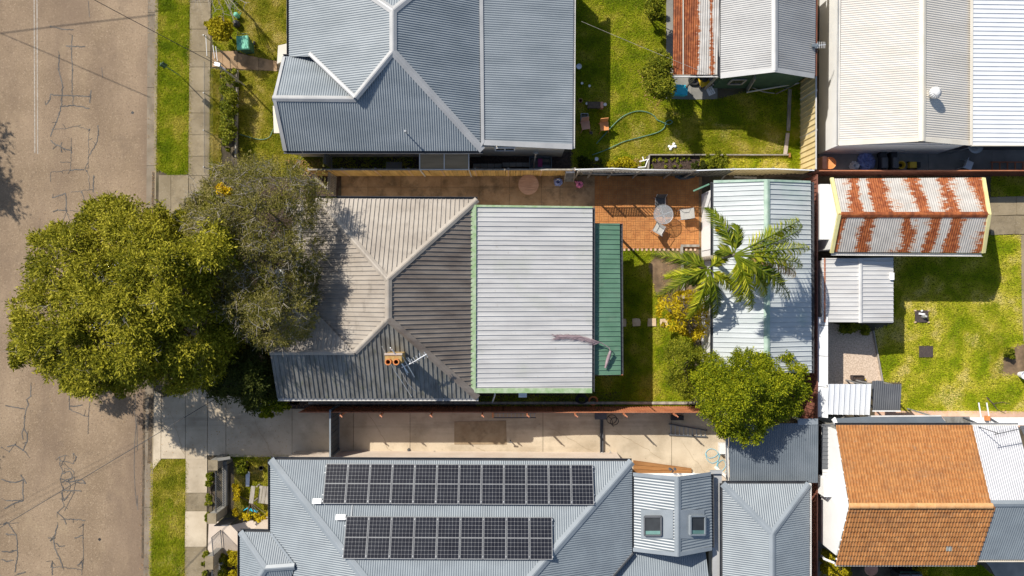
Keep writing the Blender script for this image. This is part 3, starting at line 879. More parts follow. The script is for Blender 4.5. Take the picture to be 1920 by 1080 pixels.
# crossing of the middle house and of the long driveway
slabs('middle_crossing', [[(298, 328), (321, 328), (321, 420), (297, 420)], [(321, 328), (355, 328), (355, 420), (321, 420)]], 'path', mats=['path', 'path'])
slabs('driveway_crossing', [[(289, 732), (303, 738), (302, 862), (287, 880)], [(303, 745), (348, 735), (348, 860), (302, 860)], [(348, 730), (390, 730), (389, 861), (348, 861)], [(390, 730), (424, 740), (424, 854), (389, 854)]], 'conc', gap=.45)
slabs('long_driveway', [[(424, 740), (548, 766), (548, 857), (424, 857)], [(548, 766), (663, 766), (663, 860), (548, 857)], [(663, 766), (769, 766), (769, 870), (663, 870)],
      [(769, 766), (1018, 767), (1018, 872), (769, 872)], [(1018, 767), (1259, 768), (1259, 905), (1018, 905)], [(1259, 768), (1368, 770), (1368, 905), (1259, 905)]], 'conc', gap=.4)
mb = MB(); rc = random.Random(41)
for (x0, y0, x1, y1) in ((690, 772, 740, 858), (1030, 800, 1110, 846), (1150, 806, 1240, 858), (470, 770, 510, 852), (320, 770, 345, 850), (895, 838, 940, 858), (1280, 830, 1330, 900)):
    n_ = 14; pts = [(x0 + (x1 - x0) * i / n_ + rc.uniform(-2, 2), y0 + (y1 - y0) * i / n_ + rc.uniform(-2, 2)) for i in range(n_ + 1)]
    mb.ribbon([P(x, y) + Vector((0, 0, .046)) for x, y in pts], .012)
mb.build('hairline_cracks', M['concdark'], kind='structure')
MB().prism([P(x, y)[:2] for x, y in ((852, 790), (949, 788), (950, 833), (852, 833))], .0, .043).build('worn_driveway_patch', M['concdark'], kind='structure')
# side passage of the middle house (old brown concrete)
rows = []
xs = [640, 690, 752, 827, 900, 955, 1015, 1050, 1115]
for a, b in zip(xs[:-1], xs[1:]):
    rows.append([(a, 330), (b, 330), (b, 351), (a, 351)]); rows.append([(a, 351), (b, 351), (b, 400), (a, 400)])
slabs('side_passage', rows, 'brownpath', gap=.25)
# other pavements
slabs('pale_front_path', [[(392, 972), (432, 985), (470, 976), (520, 972), (520, 1000), (462, 1000), (462, 1030), (402, 1050), (390, 1030)]], 'concpale', gap=.1)
sheet('gravel_pad', [(1549, 604), (1640, 622), (1655, 716), (1549, 722)], .006, M['pebble'], kind='structure')
slabs('pink_concrete_path', [[(1640, 771), (1690, 770), (1690, 782), (1640, 784)], [(1690, 770), (1775, 770), (1775, 790), (1690, 786)], [(1775, 770), (1850, 770), (1850, 800), (1775, 800)], [(1850, 770), (1960, 772), (1960, 802), (1850, 800)]], 'pink', gap=.2)
slabs('back_lawn_path', [[(1855, 370), (1905, 368), (1905, 403), (1855, 405)], [(1855, 405), (1903, 404), (1903, 439), (1857, 441)], [(1905, 368), (1990, 368), (1990, 404), (1905, 403)], [(1903, 404), (1990, 404), (1990, 440), (1903, 439)],
                          [(1914, 440), (1960, 440), (1960, 560), (1915, 560)], [(1915, 560), (1960, 560), (1960, 640), (1918, 640)]], 'path', gap=.3)
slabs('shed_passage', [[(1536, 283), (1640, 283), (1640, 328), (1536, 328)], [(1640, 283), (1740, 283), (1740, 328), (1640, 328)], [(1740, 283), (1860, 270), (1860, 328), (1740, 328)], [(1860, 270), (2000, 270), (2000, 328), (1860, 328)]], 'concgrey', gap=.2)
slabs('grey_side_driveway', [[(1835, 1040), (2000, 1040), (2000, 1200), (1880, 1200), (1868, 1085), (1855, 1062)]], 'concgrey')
slabs('concrete_strip', [[(1249, 0), (1263, 0), (1263, 70), (1249, 70)], [(1249, 70), (1263, 70), (1263, 140), (1249, 140)], [(1262, 140), (1297, 140), (1297, 187), (1245, 185)], [(1297, 140), (1345, 140), (1345, 186), (1297, 187)]], 'concgrey', gap=.25)
slabs('garden_gate_path', [[(398, 98), (418, 98), (418, 126), (398, 126)], [(418, 96), (446, 96), (446, 129), (418, 129)], [(446, 100), (485, 108), (485, 132), (446, 130)], [(485, 108), (520, 115), (520, 134), (485, 132)]], 'brownpath', gap=.3)
sheet('side_garden_soil', [(560, 290), (1075, 285), (1075, 328), (560, 328)], .005, M['bed'], kind='structure')
sheet('rear_bed_soil', [(1215, 292), (1312, 292), (1312, 317), (1215, 317)], .02, M['bed'], kind='structure')
sheet('bare_earth', [(1222, 472), (1310, 466), (1312, 560), (1232, 552), (1214, 505)], .006, M['dirt'], kind='structure')
sheet('dug_earth', [(1873, 690), (1890, 655), (1905, 645), (1960, 645), (1960, 705), (1880, 705)], .007, M['dirt'], kind='structure')
sheet('dark_soil_strip', [(520, 735), (1165, 735), (1165, 766), (520, 766)], .005, M['bed'], kind='structure')  # dark soil sheet along the south wall of the beige house
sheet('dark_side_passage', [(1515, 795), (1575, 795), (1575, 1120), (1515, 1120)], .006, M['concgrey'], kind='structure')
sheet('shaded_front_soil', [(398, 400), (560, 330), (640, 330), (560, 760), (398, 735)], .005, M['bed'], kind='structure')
# brick patio: stack of basket weave pavers, too small to lift out singly
pat = bpy.data.objects.new('brick_patio', None); COL.objects.link(pat); pat['kind'] = 'structure'
a, b = P(1090, 466), P(1316, 330)
MB().poly([(a.x, a.y, .012), (b.x, a.y, .012), (b.x, b.y, .012), (a.x, b.y, .012)]).build('joint_sand', M['brickjoint'], pat)
rr = random.Random(9)
mb = MB(); S = .225
nx = int((b.x - a.x) / S); ny = int((b.y - a.y) / S)
for i in range(nx):
    for j in range(ny):
        x0 = a.x + i * S; y0 = a.y + j * S
        for k in range(2):
            z1 = .022 + rr.uniform(0, .006)
            if (i + j) % 2: q = (x0 + .008, y0 + k * S / 2 + .006, x0 + S - .008, y0 + (k + 1) * S / 2 - .006)
            else: q = (x0 + k * S / 2 + .006, y0 + .008, x0 + (k + 1) * S / 2 - .006, y0 + S - .008)
            x_0, y_0, x_1, y_1 = q
            mb.add([(x_0, y_0, .01), (x_1, y_0, .01), (x_1, y_1, .01), (x_0, y_1, .01), (x_0, y_0, z1), (x_1, y_0, z1), (x_1, y_1, z1), (x_0, y_1, z1)],
                   [(4, 5, 6, 7), (0, 1, 5, 4), (1, 2, 6, 5), (2, 3, 7, 6), (3, 0, 4, 7)])
mb.build('paver', M['brick'], pat, kind='stuff')
for i in range(27):
    x0 = a.x + .02 + i * .22 + 1.85
    if x0 > b.x - .2: break
    MB().box((x0 + .05, a.y - .06, .02), (.1, .11, .05)).build('edge_brick', M['pink'], pat)

# ================================================================== BUILDINGS
def planev(a, b, c):
    n = (b - a).cross(c - a).normalized()
    if n.z < 0: n = -n
    return n, n.dot(a)
def roof(parent, pxs, pl, mat, pitch=.1, depth=.022, prof=SINE, down=None, name='roof_sheet', smooth=None, lift=0):
    vs = [onp(pl, x, y, lift) for x, y in pxs]
    n = pl[0]
    d = Vector(down) if down else Vector((n.x, n.y, 0))
    mb = MB(); corrugate(mb, [vs], d, pitch, depth, prof, n=n)
    return mb.build(name, M[mat], parent, smooth=(prof is SINE) if smooth is None else smooth)
def hip(parent, a, b, pl1, pl2, c1, c2, mat, w=.15, name='hip_cap', lift=.045):
    p, q = onp(pl1, *a), onp(pl1, *b)
    p2, q2 = onp(pl2, *a), onp(pl2, *b)
    p = Vector((p.x, p.y, max(p.z, p2.z))); q = Vector((q.x, q.y, max(q.z, q2.z)))
    mb = MB(); cap(mb, p, q, onp(pl1, *c1), onp(pl2, *c2), w, lift)
    return mb.build(name, M[mat], parent)
def gut_line(parent, a, b, pl, out, mat='gutterdark', dz=-.02):
    p, q = onp(pl, *a), onp(pl, *b)
    mb = MB(); gutter(mb, p + Vector((0, 0, dz)), q + Vector((0, 0, dz)), out)
    return mb.build('gutter', M[mat], parent)
def walls(parent, pxs, zref, z1, mat, z0=0.0, name='wall', th=.12):
    pts = [P(x, y, zref) for x, y in pxs]
    n = len(pts)
    ar = sum(pts[i].x * pts[(i + 1) % n].y - pts[(i + 1) % n].x * pts[i].y for i in range(n))
    if ar < 0: pts = pts[::-1]
    for i in range(n):
        p, q = pts[i], pts[(i + 1) % n]
        d = (q - p); d.z = 0
        if d.length < .05: continue
        d.normalize(); s = Vector((-d.y, d.x, 0)) * th
        e = d * (th if True else 0)
        MB().prism([p[:2], (q - e * 0)[:2], (q + s - e)[:2], (p + s + e)[:2]], z0, z1).build(name, M[mat], parent)
def strip(parent, pxs, pl, mat, name, lift=.03, th=.02):
    vs = [onp(pl, x, y, lift) for x, y in pxs]
    lo = [v - Vector((0, 0, th)) for v in vs]
    n = len(vs)
    mb = MB(); mb.add(vs + lo, [tuple(range(n)), tuple(range(2 * n - 1, n - 1, -1))] + [(i, n + i, n + (i + 1) % n, (i + 1) % n) for i in range(n)])
    return mb.build(name, M[mat], parent)

# ---- blue-grey corrugated house (top, centre left)
A = thing('house', 'blue-grey corrugated hip roof house with a pale skillion extension beside the back lawn', 'house', P(760, 130))
S_ = plane3((737, 97, 4.65), (905, 283, 2.9), (531, 283, 2.9))
E_ = plane3((737, 97, 4.65), (737, 20, 4.65), (905, 283, 2.9))
W_ = plane3((737, 97, 4.65), (737, 20, 4.65), (542, 106, 2.9))
N_ = planev(onp(E_, 737, 20), onp(W_, 640, -46), onp(E_, 836, -60))
WN = planev(onp(S_, 512, 184), onp(S_, 666, 186), P(530, 106, 2.92))
K_ = plane3((903, 100, 2.95), (903, 0, 2.95), (1074, 100, 2.3))
roof(A, [(511, 184), (668, 186), (737, 97), (905, 283), (531, 283)], S_, 'blueroof', .105, .024)
roof(A, [(737, 97), (737, 20), (836, -60), (899, -60), (901, 280)], E_, 'blueroof', .105, .024)
roof(A, [(542, -80), (590, -80), (737, 20), (737, 97), (668, 185), (585, 106), (542, 106)], W_, 'blueroof', .105, .024)
roof(A, [(737, 20), (590, -80), (640, -160), (850, -160), (870, -80)], N_, 'blueroof', .105, .024)
roof(A, [(511, 184), (668, 185), (585, 106), (530, 106)], WN, 'blueroof', .105, .024)
roof(A, [(902, -80), (1075, -80), (1073, 272), (906, 264)], K_, 'blueroof', .105, .024)
hip(A, (737, 20), (737, 97), E_, W_, (800, 60), (680, 60), 'bluecap', .17, 'ridge_cap')
hip(A, (737, 97), (905, 282), E_, S_, (830, 120), (740, 240), 'bluecap', .17)
hip(A, (737, 97), (668, 186), S_, W_, (720, 200), (640, 100), 'bluecap', .15)
hip(A, (511, 184), (668, 185.5), S_, WN, (600, 240), (570, 140), 'bluecap', .15, 'ridge_cap')
hip(A, (737, 20), (600, -74), W_, N_, (600, 20), (737, -60), 'bluecap', .17)
hip(A, (737, 20), (836, -60), E_, N_, (850, 20), (737, -60), 'bluecap', .17)
hip(A, (585, 106), (668, 185), WN, W_, (560, 160), (640, 100), 'bluecap', .09, 'valley_flashing', .03)
strip(A, [(898, -80), (905, -80), (908, 266), (902, 276)], K_, 'bluecap', 'apron_flashing', .06)
strip(A, [(905, 262), (1073, 270), (1073, 280), (907, 272)], K_, 'bluecap', 'barge_flashing', .05)
strip(A, [(511, 184), (517, 184), (538, 283), (531, 283)], S_, 'bluecap', 'barge_cap', .05)
strip(A, [(511, 184), (517, 184), (535, 106), (530, 106)], WN, 'bluecap', 'barge_cap', .05)
gut_line(A, (531, 283), (905, 283), S_, (0, -1, 0))
gut_line(A, (1075, -80), (1073, 278), K_, (1, 0, 0), 'gutterpale')
gut_line(A, (542, -80), (542, 104), W_, (-1, 0, 0))
gut_line(A, (530, 106), (585, 106), WN, (0, 1, 0))
walls(A, [(531, 272), (896, 272), (896, -80), (553, -80), (553, 117), (531, 118)], 2.85, 2.7, 'cream')
walls(A, [(897, 274), (1060, 276), (1060, -80), (897, -80)], 2.3, 2.16, 'cream')
# front gable and front projections
mb = MB(); mb.poly([P(532, 270, 2.7), P(532, 118, 2.7), onp(S_, 522, 186) - Vector((0, 0, .1))]); mb.build('gable_wall', M['cream'], A)
MB().prism([P(x, y, 2.6)[:2] for x, y in ((520, 84), (541, 79), (541, 108), (518, 118))], 2.42, 2.5).build('porch_roof', M['cream'], A)
MB().prism([P(x, y, 1.6)[:2] for x, y in ((511, 198), (530, 198), (530, 249), (513, 249))], 1.5, 1.56).build('window_hood', M['cream'], A)
w = MB(); p0, p1 = P(928, 276, 2.3), P(965, 278, 2.3)
p0.y = p1.y = P(945, 275, 2.3).y - .02
fr = MB()
for z in (1.5, 2.1): fr.bar((p0.x, p0.y, z), (p1.x, p0.y, z), .06, .06)
for x in (p0.x, (p0.x + p1.x) / 2, p1.x): fr.bar((x, p0.y, 1.5), (x, p0.y, 2.1), .06, .06)
fr.build('window_frame', M['white'], A)
MB().box(((p0.x + p1.x) / 2, p0.y + .01, 1.8), (p1.x - p0.x, .03, .56)).build('window_pane', M['pane'], A)
MB().tube([P(764, 252, 3.1), P(764, 252, 3.1) + Vector((0, 0, .62))], .028, 6).cyl(P(764, 252, 3.1) + Vector((0, 0, .6)), .06, .05, .1, 8).build('vent_pipe', M['steel'], A)
# lean-to awning with two brown translucent panels on the south side
aw = [(787, 288), (878, 288), (878, 318), (787, 318)]
AW = plane3((787, 288, 2.45), (878, 288, 2.45), (830, 318, 2.05))
T = thing('awning', 'lean-to awning of two brown translucent sheets in a pale frame over the paling fence', 'awning', P(832, 303))
for x0, x1 in ((788, 832), (834, 878)):
    strip(T, [(x0, 289), (x1, 289), (x1, 317.5), (x0, 317.5)], AW, 'polycarb', 'panel', 0, .012)
fb = MB()
for a_, b_ in (((787, 288), (787, 318)), ((833, 288), (833, 318)), ((879, 288), (879, 318)), ((787, 318), (879, 318)), ((787, 288), (879, 288))):
    fb.bar(onp(AW, *a_) + Vector((0, 0, .012)), onp(AW, *b_) + Vector((0, 0, .012)), .045, .05)
fb.build('frame', M['gutterpale'], T)
for x in (787, 879):
    v = onp(AW, x, 317.5); MB().box((v.x, v.y, v.z / 2), (.05, .05, v.z)).build('post', M['gutterpale'], T)

# ---- middle house
B = thing('house', 'beige and brown ribbed hip roof house with two chimney pots and a white rear skillion', 'house', P(720, 560))
S2 = plane3((728, 598, 4.6), (897, 747, 2.95), (520, 747, 2.95))
N2 = plane3((727, 524, 4.6), (594, 372, 2.95), (895, 374, 2.95))
E2 = plane3((728, 524, 4.6), (728, 598, 4.6), (897, 560, 2.95))
W2 = plane3((728, 524, 4.6), (728, 598, 4.6), (594, 372, 2.95))
V2 = planev(onp(S2, 508, 661), onp(S2, 660, 661), P(520, 582, 2.95))
R2 = plane3((893, 400, 3.02), (893, 700, 3.02), (1111, 560, 2.66))
G2 = plane3((1114, 420, 2.42), (1114, 700, 2.42), (1163, 560, 2.16))
P2, D2 = .20, .038
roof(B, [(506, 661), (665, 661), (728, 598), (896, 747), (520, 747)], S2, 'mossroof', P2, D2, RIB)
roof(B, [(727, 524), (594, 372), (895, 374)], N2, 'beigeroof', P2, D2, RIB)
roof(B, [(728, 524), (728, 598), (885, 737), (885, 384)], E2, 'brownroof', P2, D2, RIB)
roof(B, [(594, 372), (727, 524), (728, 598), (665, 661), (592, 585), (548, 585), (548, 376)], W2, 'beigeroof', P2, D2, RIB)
roof(B, [(506, 661), (665, 661), (592, 585), (518, 585)], V2, 'beigeroof', P2, D2, RIB)
rs = roof(B, [(893, 386), (1111, 389), (1110, 735), (890, 735)], R2, 'whiteroof', .215, .035, STAND)
roof(B, [(1114, 419), (1162, 419), (1164, 703), (1114, 703)], G2, 'greenroof', .225, .03, STAND)
hip(B, (728, 524), (728, 598), E2, W2, (800, 560), (660, 560), 'beigeroof', .17, 'ridge_cap', .06)
hip(B, (594, 372), (727, 524), N2, W2, (700, 400), (620, 500), 'beigeroof', .15, lift=.06)
hip(B, (895, 374), (727, 524), N2, E2, (800, 390), (860, 500), 'beigeroof', .15, lift=.06)
hip(B, (728, 598), (896, 746), S2, E2, (720, 700), (850, 600), 'brownroof', .16, lift=.06)
hip(B, (728, 598), (665, 661), S2, W2, (720, 700), (640, 600), 'beigeroof', .14, lift=.06)
hip(B, (506, 661), (665, 661), S2, V2, (600, 720), (570, 610), 'beigeroof', .12, 'ridge_cap', .06)
strip(B, [(883, 384), (893, 384), (892, 736), (883, 736)], R2, 'mosscap', 'apron_flashing', .07)
strip(B, [(893, 384), (1111, 387), (1111, 390), (893, 388)], R2, 'mosscap', 'barge_flashing', .055)
strip(B, [(892, 728), (1110, 728), (1110, 737), (892, 737)], R2, 'mosscap', 'barge_flashing', .055)
gut_line(B, (594, 372), (895, 374), N2, (0, 1, 0), 'gutterdark')
gut_line(B, (520, 747), (897, 747), S2, (0, -1, 0), 'gutterpale')
gut_line(B, (1111, 389), (1110, 735), R2, (1, 0, 0), 'gutterdark')
gut_line(B, (1163, 419), (1164, 703), G2, (1, 0, 0), 'gutterdark')
walls(B, [(560, 388), (885, 388), (885, 398), (1098, 400), (1098, 722), (885, 722), (885, 733), (533, 733)], 2.9, 2.6, 'cream')
for y in (423, 560, 698):
    v = onp(G2, 1160, y); MB().box((v.x, v.y, (v.z - .06) / 2), (.09, .09, v.z - .06)).build('verandah_post', M['browntimber'], B)
for y in (419, 703):
    p, q = onp(G2, 1113, y), onp(G2, 1168, y); MB().bar(p - Vector((0, 0, .06)), q - Vector((0, 0, .06)), .04, .09).build('verandah_rafter', M['rustfence'], B)
MB().prism([P(x, y, 2.5)[:2] for x, y in ((514, 506), (533, 504), (533, 556), (514, 556))], 2.42, 2.5).build('porch_hood', M['white'], B)
MB().tube([P(928, 735, 2.5), P(928, 741, 2.4), P(923, 755, 1.2)], .035, 6).build('downpipe', M['gutterpale'], B)
MB().box(P(980, 739, 2.3), (.38, .30, .05)).build('window_hood', M['white'], B)
# chimney with two terracotta pots
cz = onp(S2, 745, 668)
ch = MB(); ch.box((cz.x, cz.y, cz.z + .30), (.72, .42, 1.5)); ch = ch.build('chimney', M['chimney'], B)
mb = MB(); mb.box((cz.x + .01, cz.y + .20, cz.z + 1.06), (.76, .09, .06)); mb.build('chimney_crown', M['mortar'], ch)
for dx in (-.17, .17):
    mb = MB(); c = Vector((cz.x + dx, cz.y - .11, cz.z + 1.05))
    mb.lathe(c, [(.12, 0), (.115, .22), (.135, .24), (.135, .30), (.095, .30), (.09, .05)], 16)
    pot = mb.build('chimney_pot', M['terra'], ch)
    MB().cyl(c + Vector((0, 0, .06)), .09, .09, .01, 16).build('flue', M['soot'], ch)

# ---- aqua roofed garage
C = thing('garage', 'faded aqua and white ribbed gable roof garage behind the palm', 'garage', P(1420, 520))
CW = plane3((1337, 400, 2.3), (1337, 600, 2.3), (1438, 500, 2.95))
CE = plane3((1438, 400, 2.95), (1438, 600, 2.95), (1522, 500, 2.3))
roof(C, [(1338, 341), (1438, 338), (1438, 705), (1337, 690)], CW, 'aquaroof', .225, .035, STAND)
roof(C, [(1438, 338), (1520, 341), (1522, 699), (1438, 698)], CE, 'aquaroof', .225, .035, STAND)
hip(C, (1438, 338), (1438, 700), CW, CE, (1380, 500), (1500, 500), 'aquacap', .14, 'ridge_cap')
strip(C, [(1338, 338), (1438, 336), (1438, 340), (1338, 343)], CW, 'aquacap', 'barge_flashing', .05)
strip(C, [(1438, 336), (1520, 339), (1520, 343), (1438, 340)], CE, 'aquacap', 'barge_flashing', .05)
gut_line(C, (1522, 341), (1522, 700), CE, (1, 0, 0), 'gutterdark')
gut_line(C, (1338, 341), (1337, 690), CW, (-1, 0, 0), 'gutterdark')
walls(C, [(1341, 352), (1510, 352), (1512, 690), (1341, 690)], 2.3, 2.27, 'offwhite')
zr = onp(CW, 1438, 352)
for y in (352, 690):
    MB().poly([P(1341, y, 2.27), onp(CW, 1437, y) - Vector((0, 0, .04)), P(1510, y, 2.27)]).build('gable_wall', M['offwhite'], C)
for ya, yb in ((430, 470),):
    MB().box((P(1341, 0, 2.3).x - .015, P(0, 450).y, 1.1), (.03, 1.1, 2.0)).build('door', M['white'], C)
MB().bar(P(1300, 358, 1.9) , P(1330, 345, 2.2), .07, .07).build('downpipe', M['hosegreen'], C)

# ---- grey gable carport (top right of the back lawn)
D = thing('carport', 'grey corrugated gable carport with a pale fascia and green wall', 'carport', P(1440, 60))
DW = plane3((1351, 60, 2.4), (1351, 0, 2.4), (1453, 60, 3.35))
DE = plane3((1453, 60, 3.35), (1453, 0, 3.35), (1529, 60, 2.4))
roof(D, [(1351, -80), (1453, -80), (1453, 128), (1351, 140)], DW, 'zinc', .10, .022)
roof(D, [(1453, -80), (1530, -80), (1528, 140), (1453, 128)], DE, 'zinc', .10, .022)
hip(D, (1453, -80), (1453, 133), DW, DE, (1400, 60), (1500, 60), 'bluecap', .16, 'ridge_cap')
strip(D, [(1351, 138), (1453, 126), (1453, 135), (1351, 147)], DW, 'bluecap', 'barge_flashing', .045)
strip(D, [(1453, 126), (1528, 138), (1527, 147), (1453, 135)], DE, 'bluecap', 'barge_flashing', .045)
gut_line(D, (1351, -80), (1351, 142), DW, (-1, 0, 0), 'gutterdark')
gut_line(D, (1529, -80), (1527, 142), DE, (1, 0, 0), 'brownfence')
M['greenwall'] = mk('dark_green_board', (.03, .07, .045), (.045, .095, .06), 3, .7)
walls(D, [(1365, -80), (1520, -80), (1520, 136), (1365, 136)], 2.5, 2.38, 'greenwall')
MB().poly([P(1365, 136, 2.38), onp(DW, 1452, 134) - Vector((0, 0, .05)), P(1520, 136, 2.38)]).build('gable_wall', M['greenwall'], D)
yw = P(0, 136, 2.5).y - .03
MB().box((P(1384, 0, 1.5).x, yw, 1.25), (.62, .05, .7)).build('window_pane', M['pane'], D)
fr = MB()
for z in (.88, 1.62): fr.bar((P(1372, 0, 1.5).x, yw - .03, z), (P(1398, 0, 1.5).x, yw - .03, z), .06, .07)
for x in (1372, 1398): fr.bar((P(x, 0, 1.5).x, yw - .03, .88), (P(x, 0, 1.5).x, yw - .03, 1.62), .06, .07)
fr.build('window_frame', M['greytimber'], D)
MB().bar((P(1420, 0, 1.5).x, yw - .05, .05), (P(1412, 0, 2).x, yw - .05, 2.3), .35, .04).build('pale_board', M['greytimber'], D)

# ---- rusted lean-to beside it
L = thing('lean_to_shed', 'lean-to shed roofed half in rusted brown iron and half in streaked zinc', 'shed', P(1305, 70))
LP = plane3((1262, 0, 2.5), (1350, 0, 2.5), (1305, 143, 2.2))
for x0, x1, mt in ((1262, 1281, 'rust'), (1281, 1305, 'rust'), (1305, 1328, 'zincrust'), (1328, 1349, 'zincrust')):
    roof(L, [(x0, -80), (x1, -80), (x1, 140), (x0, 140)], LP, mt, .105, .024, lift=.0 if x0 in (1262, 1305) else .006)
MB().bar(onp(LP, 1280.5, -80) + Vector((0, 0, .04)), onp(LP, 1280.5, 140) + Vector((0, 0, .04)), .04, .03).build('lap_strip', M['cream'], L)
MB().bar(onp(LP, 1261, 144), onp(LP, 1350, 144), .05, .09).build('fascia', M['gutterpale'], L)
for x, y in ((1264, 142), (1305, 142), (1346, 142)):
    v = onp(LP, x, y); MB().box((v.x, v.y, 1.05), (.09, .09, 2.1)).build('post', M['greytimber'], L)

# ---- cream gable building (top right)
Eb = thing('building', 'long cream corrugated gable building with a whirling roof vent and white wall', 'building', P(1700, 130))
EW = plane3((1573, 100, 2.3), (1573, 0, 2.3), (1731, 100, 3.15))
EE = plane3((1731, 100, 3.15), (1731, 0, 3.15), (1821, 100, 2.3))
roof(Eb, [(1578, -80), (1731, -80), (1728, 262), (1574, 269)], EW, 'creamroof', .105, .024)
roof(Eb, [(1731, -80), (1822, -80), (1820, 268), (1728, 262)], EE, 'creamroof', .105, .024)
hip(Eb, (1731, -80), (1728, 265), EW, EE, (1650, 100), (1780, 100), 'cream', .17, 'ridge_cap')
strip(Eb, [(1573, 264), (1729, 257), (1729, 265), (1573, 273)], EW, 'cream', 'barge_flashing', .045)
strip(Eb, [(1729, 257), (1820, 264), (1820, 273), (1729, 265)], EE, 'cream', 'barge_flashing', .045)
gut_line(Eb, (1577, -80), (1574, 271), EW, (-1, 0, 0), 'gutterpale')
walls(Eb, [(1580, -80), (1815, -80), (1815, 270), (1577, 270)], 2.35, 2.24, 'offwhite')
MB().poly([P(1577, 270, 2.3), onp(EW, 1729, 267) - Vector((0, 0, .05)), P(1815, 270, 2.3)]).build('gable_wall', M['offwhite'], Eb)
v = onp(EE, 1744, 178)
wv = MB(); wv.cyl(v - Vector((0, 0, .1)), .14, .14, .3, 14); wv = wv.build('vent_base', M['cream'], Eb)
mb = MB(); mb.lathe(v + Vector((0, 0, .2)), [(.15, 0), (.23, .07), (.26, .16), (.23, .26), (.12, .33), (.02, .35)], 20); mb.build('vent_head', M['offwhite'], wv, smooth=True)
mb = MB()
for i in range(18):
    a_ = i * math.pi / 9
    prev = None
    for r, z in ((.16, .0), (.245, .07), (.275, .16), (.245, .26), (.13, .335)):
        p_ = v + Vector((r * math.cos(a_), r * math.sin(a_), .2 + z))
        if prev is not None: mb.bar(prev, p_, .012, .02)
        prev = p_
mb.build('vent_fins', M['gutterpale'], wv)

# ---- white ribbed roof at the right edge
Fw = thing('building', 'white ribbed flat roof building at the right edge with lichen spots', 'building', P(1900, 130))
FP = plane3((1822, 0, 2.42), (1822, 270, 2.42), (1960, 100, 2.30))
roof(Fw, [(1823, -80), (2040, -80), (2040, 272), (1821, 272)], FP, 'whitesheet', .205, .032, STAND)
strip(Fw, [(1820, -80), (1825, -80), (1824, 272), (1819, 272)], FP, 'cream', 'edge_flashing', .05)
walls(Fw, [(1840, -80), (2030, -80), (2030, 262), (1840, 262)], 2.35, 2.25, 'darkgrey')
MB().bar(onp(FP, 1821, 273), onp(FP, 2040, 273), .05, .1).build('fascia', M['cream'], Fw)

# ---- rust banded garage
G = thing('garage', 'small gable garage with rust banded corrugated roof and pale yellow barges', 'garage', P(1700, 400))
GN = plane3((1565, 334, 2.5), (1842, 334, 2.5), (1700, 403, 3.2))
GS = plane3((1572, 403, 3.2), (1856, 403, 3.2), (1700, 474, 2.5))
roof(G, [(1562, 335), (1843, 333), (1853, 402), (1572, 402)], GN, 'rustroof', .105, .024)
roof(G, [(1572, 402), (1853, 402), (1843, 474), (1560, 472)], GS, 'rustroofs', .105, .024)
hip(G, (1572, 402.5), (1853, 402.5), GN, GS, (1700, 350), (1700, 460), 'rust', .14, 'ridge_cap')
for x, lab in ((1572, 0), (1853, 1)):
    e = 1559 if x == 1572 else 1843
    for pl, y in ((GN, 334), (GS, 474)):
        p, q = onp(pl, x + 1, 402), onp(pl, e, y)
        MB().bar(p + Vector((0, 0, .02)), q + Vector((0, 0, .02)), .15, .10).build('barge_board', M['barge'], G)
gut_line(G, (1560, 474), (1843, 476), GS, (0, -1, 0), 'gutterpale')
walls(G, [(1566, 342), (1836, 342), (1836, 466), (1566, 466)], 2.5, 2.42, 'offwhite')
for x in (1567, 1835):
    a_, b_ = P(x, 342, 2.45), P(x, 466, 2.45)
    MB().poly([a_, b_, Vector((a_.x, (a_.y + b_.y) / 2, 3.08))]).build('gable_wall', M['offwhite'], G)
MB().box((P(1566, 0, 2.5).x - .22, P(0, 405).y, .95), (.42, 2.6, 1.9)).build('side_cupboard', M['offwhite'], G)

# ---- zincalume shed
Hs = thing('shed', 'nearly flat grey ribbed metal shed below the rust banded garage', 'shed', P(1605, 545))
HW = plane3((1541, 500, 1.86), (1541, 600, 1.86), (1613, 540, 2.02))
HE = plane3((1613, 500, 2.02), (1613, 600, 2.02), (1675, 540, 1.86))
roof(Hs, [(1541, 484), (1613, 484), (1613, 604), (1541, 604)], HW, 'shedzinc', .20, .03, RIB)
roof(Hs, [(1613, 484), (1675, 483), (1675, 605), (1613, 605)], HE, 'shedzinc', .20, .03, RIB)
hip(Hs, (1613, 484), (1613, 605), HW, HE, (1570, 540), (1650, 540), 'shedzinc', .09, 'ridge_cap', .04)
walls(Hs, [(1545, 488), (1671, 488), (1671, 600), (1545, 600)], 1.9, 1.84, 'shedzinc')
MB().box(onp(HE, 1671, 518) + Vector((0, 0, .06)), (.17, .34, .1)).build('roof_vent', M['white'], Hs)
MB().bar(onp(HW, 1546, 484) + Vector((0, 0, .02)), onp(HW, 1546, 604) + Vector((0, 0, .02)), .05, .05).build('edge_trim', M['rustfence'], Hs)

# ---- small white ribbed shelter + charcoal shelter
I1 = thing('shelter', 'small white wide-ribbed shelter roof at the end of the gravel pad', 'shelter', P(1595, 750))
IP = plane3((1552, 720, 2.2), (1633, 720, 2.2), (1590, 778, 2.05))
roof(I1, [(1552, 720), (1634, 720), (1631, 778), (1552, 777)], IP, 'whitesheet', .245, .045, RIB)
for x, y in ((1556, 724), (1629, 724), (1556, 773), (1629, 773)):
    v = onp(IP, x, y); MB().box((v.x, v.y, v.z / 2 - .02), (.06, .06, v.z - .06)).build('post', M['steel'], I1)
I2 = thing('shelter', 'small charcoal corrugated shelter roof next to the white ribbed one', 'shelter', P(1662, 745))
JP = plane3((1635, 716, 1.95), (1689, 716, 1.95), (1660, 770, 1.8))
roof(I2, [(1635, 714), (1656, 714), (1657, 720), (1690, 720), (1688, 769), (1636, 769)], JP, 'darksheet', .1, .024)
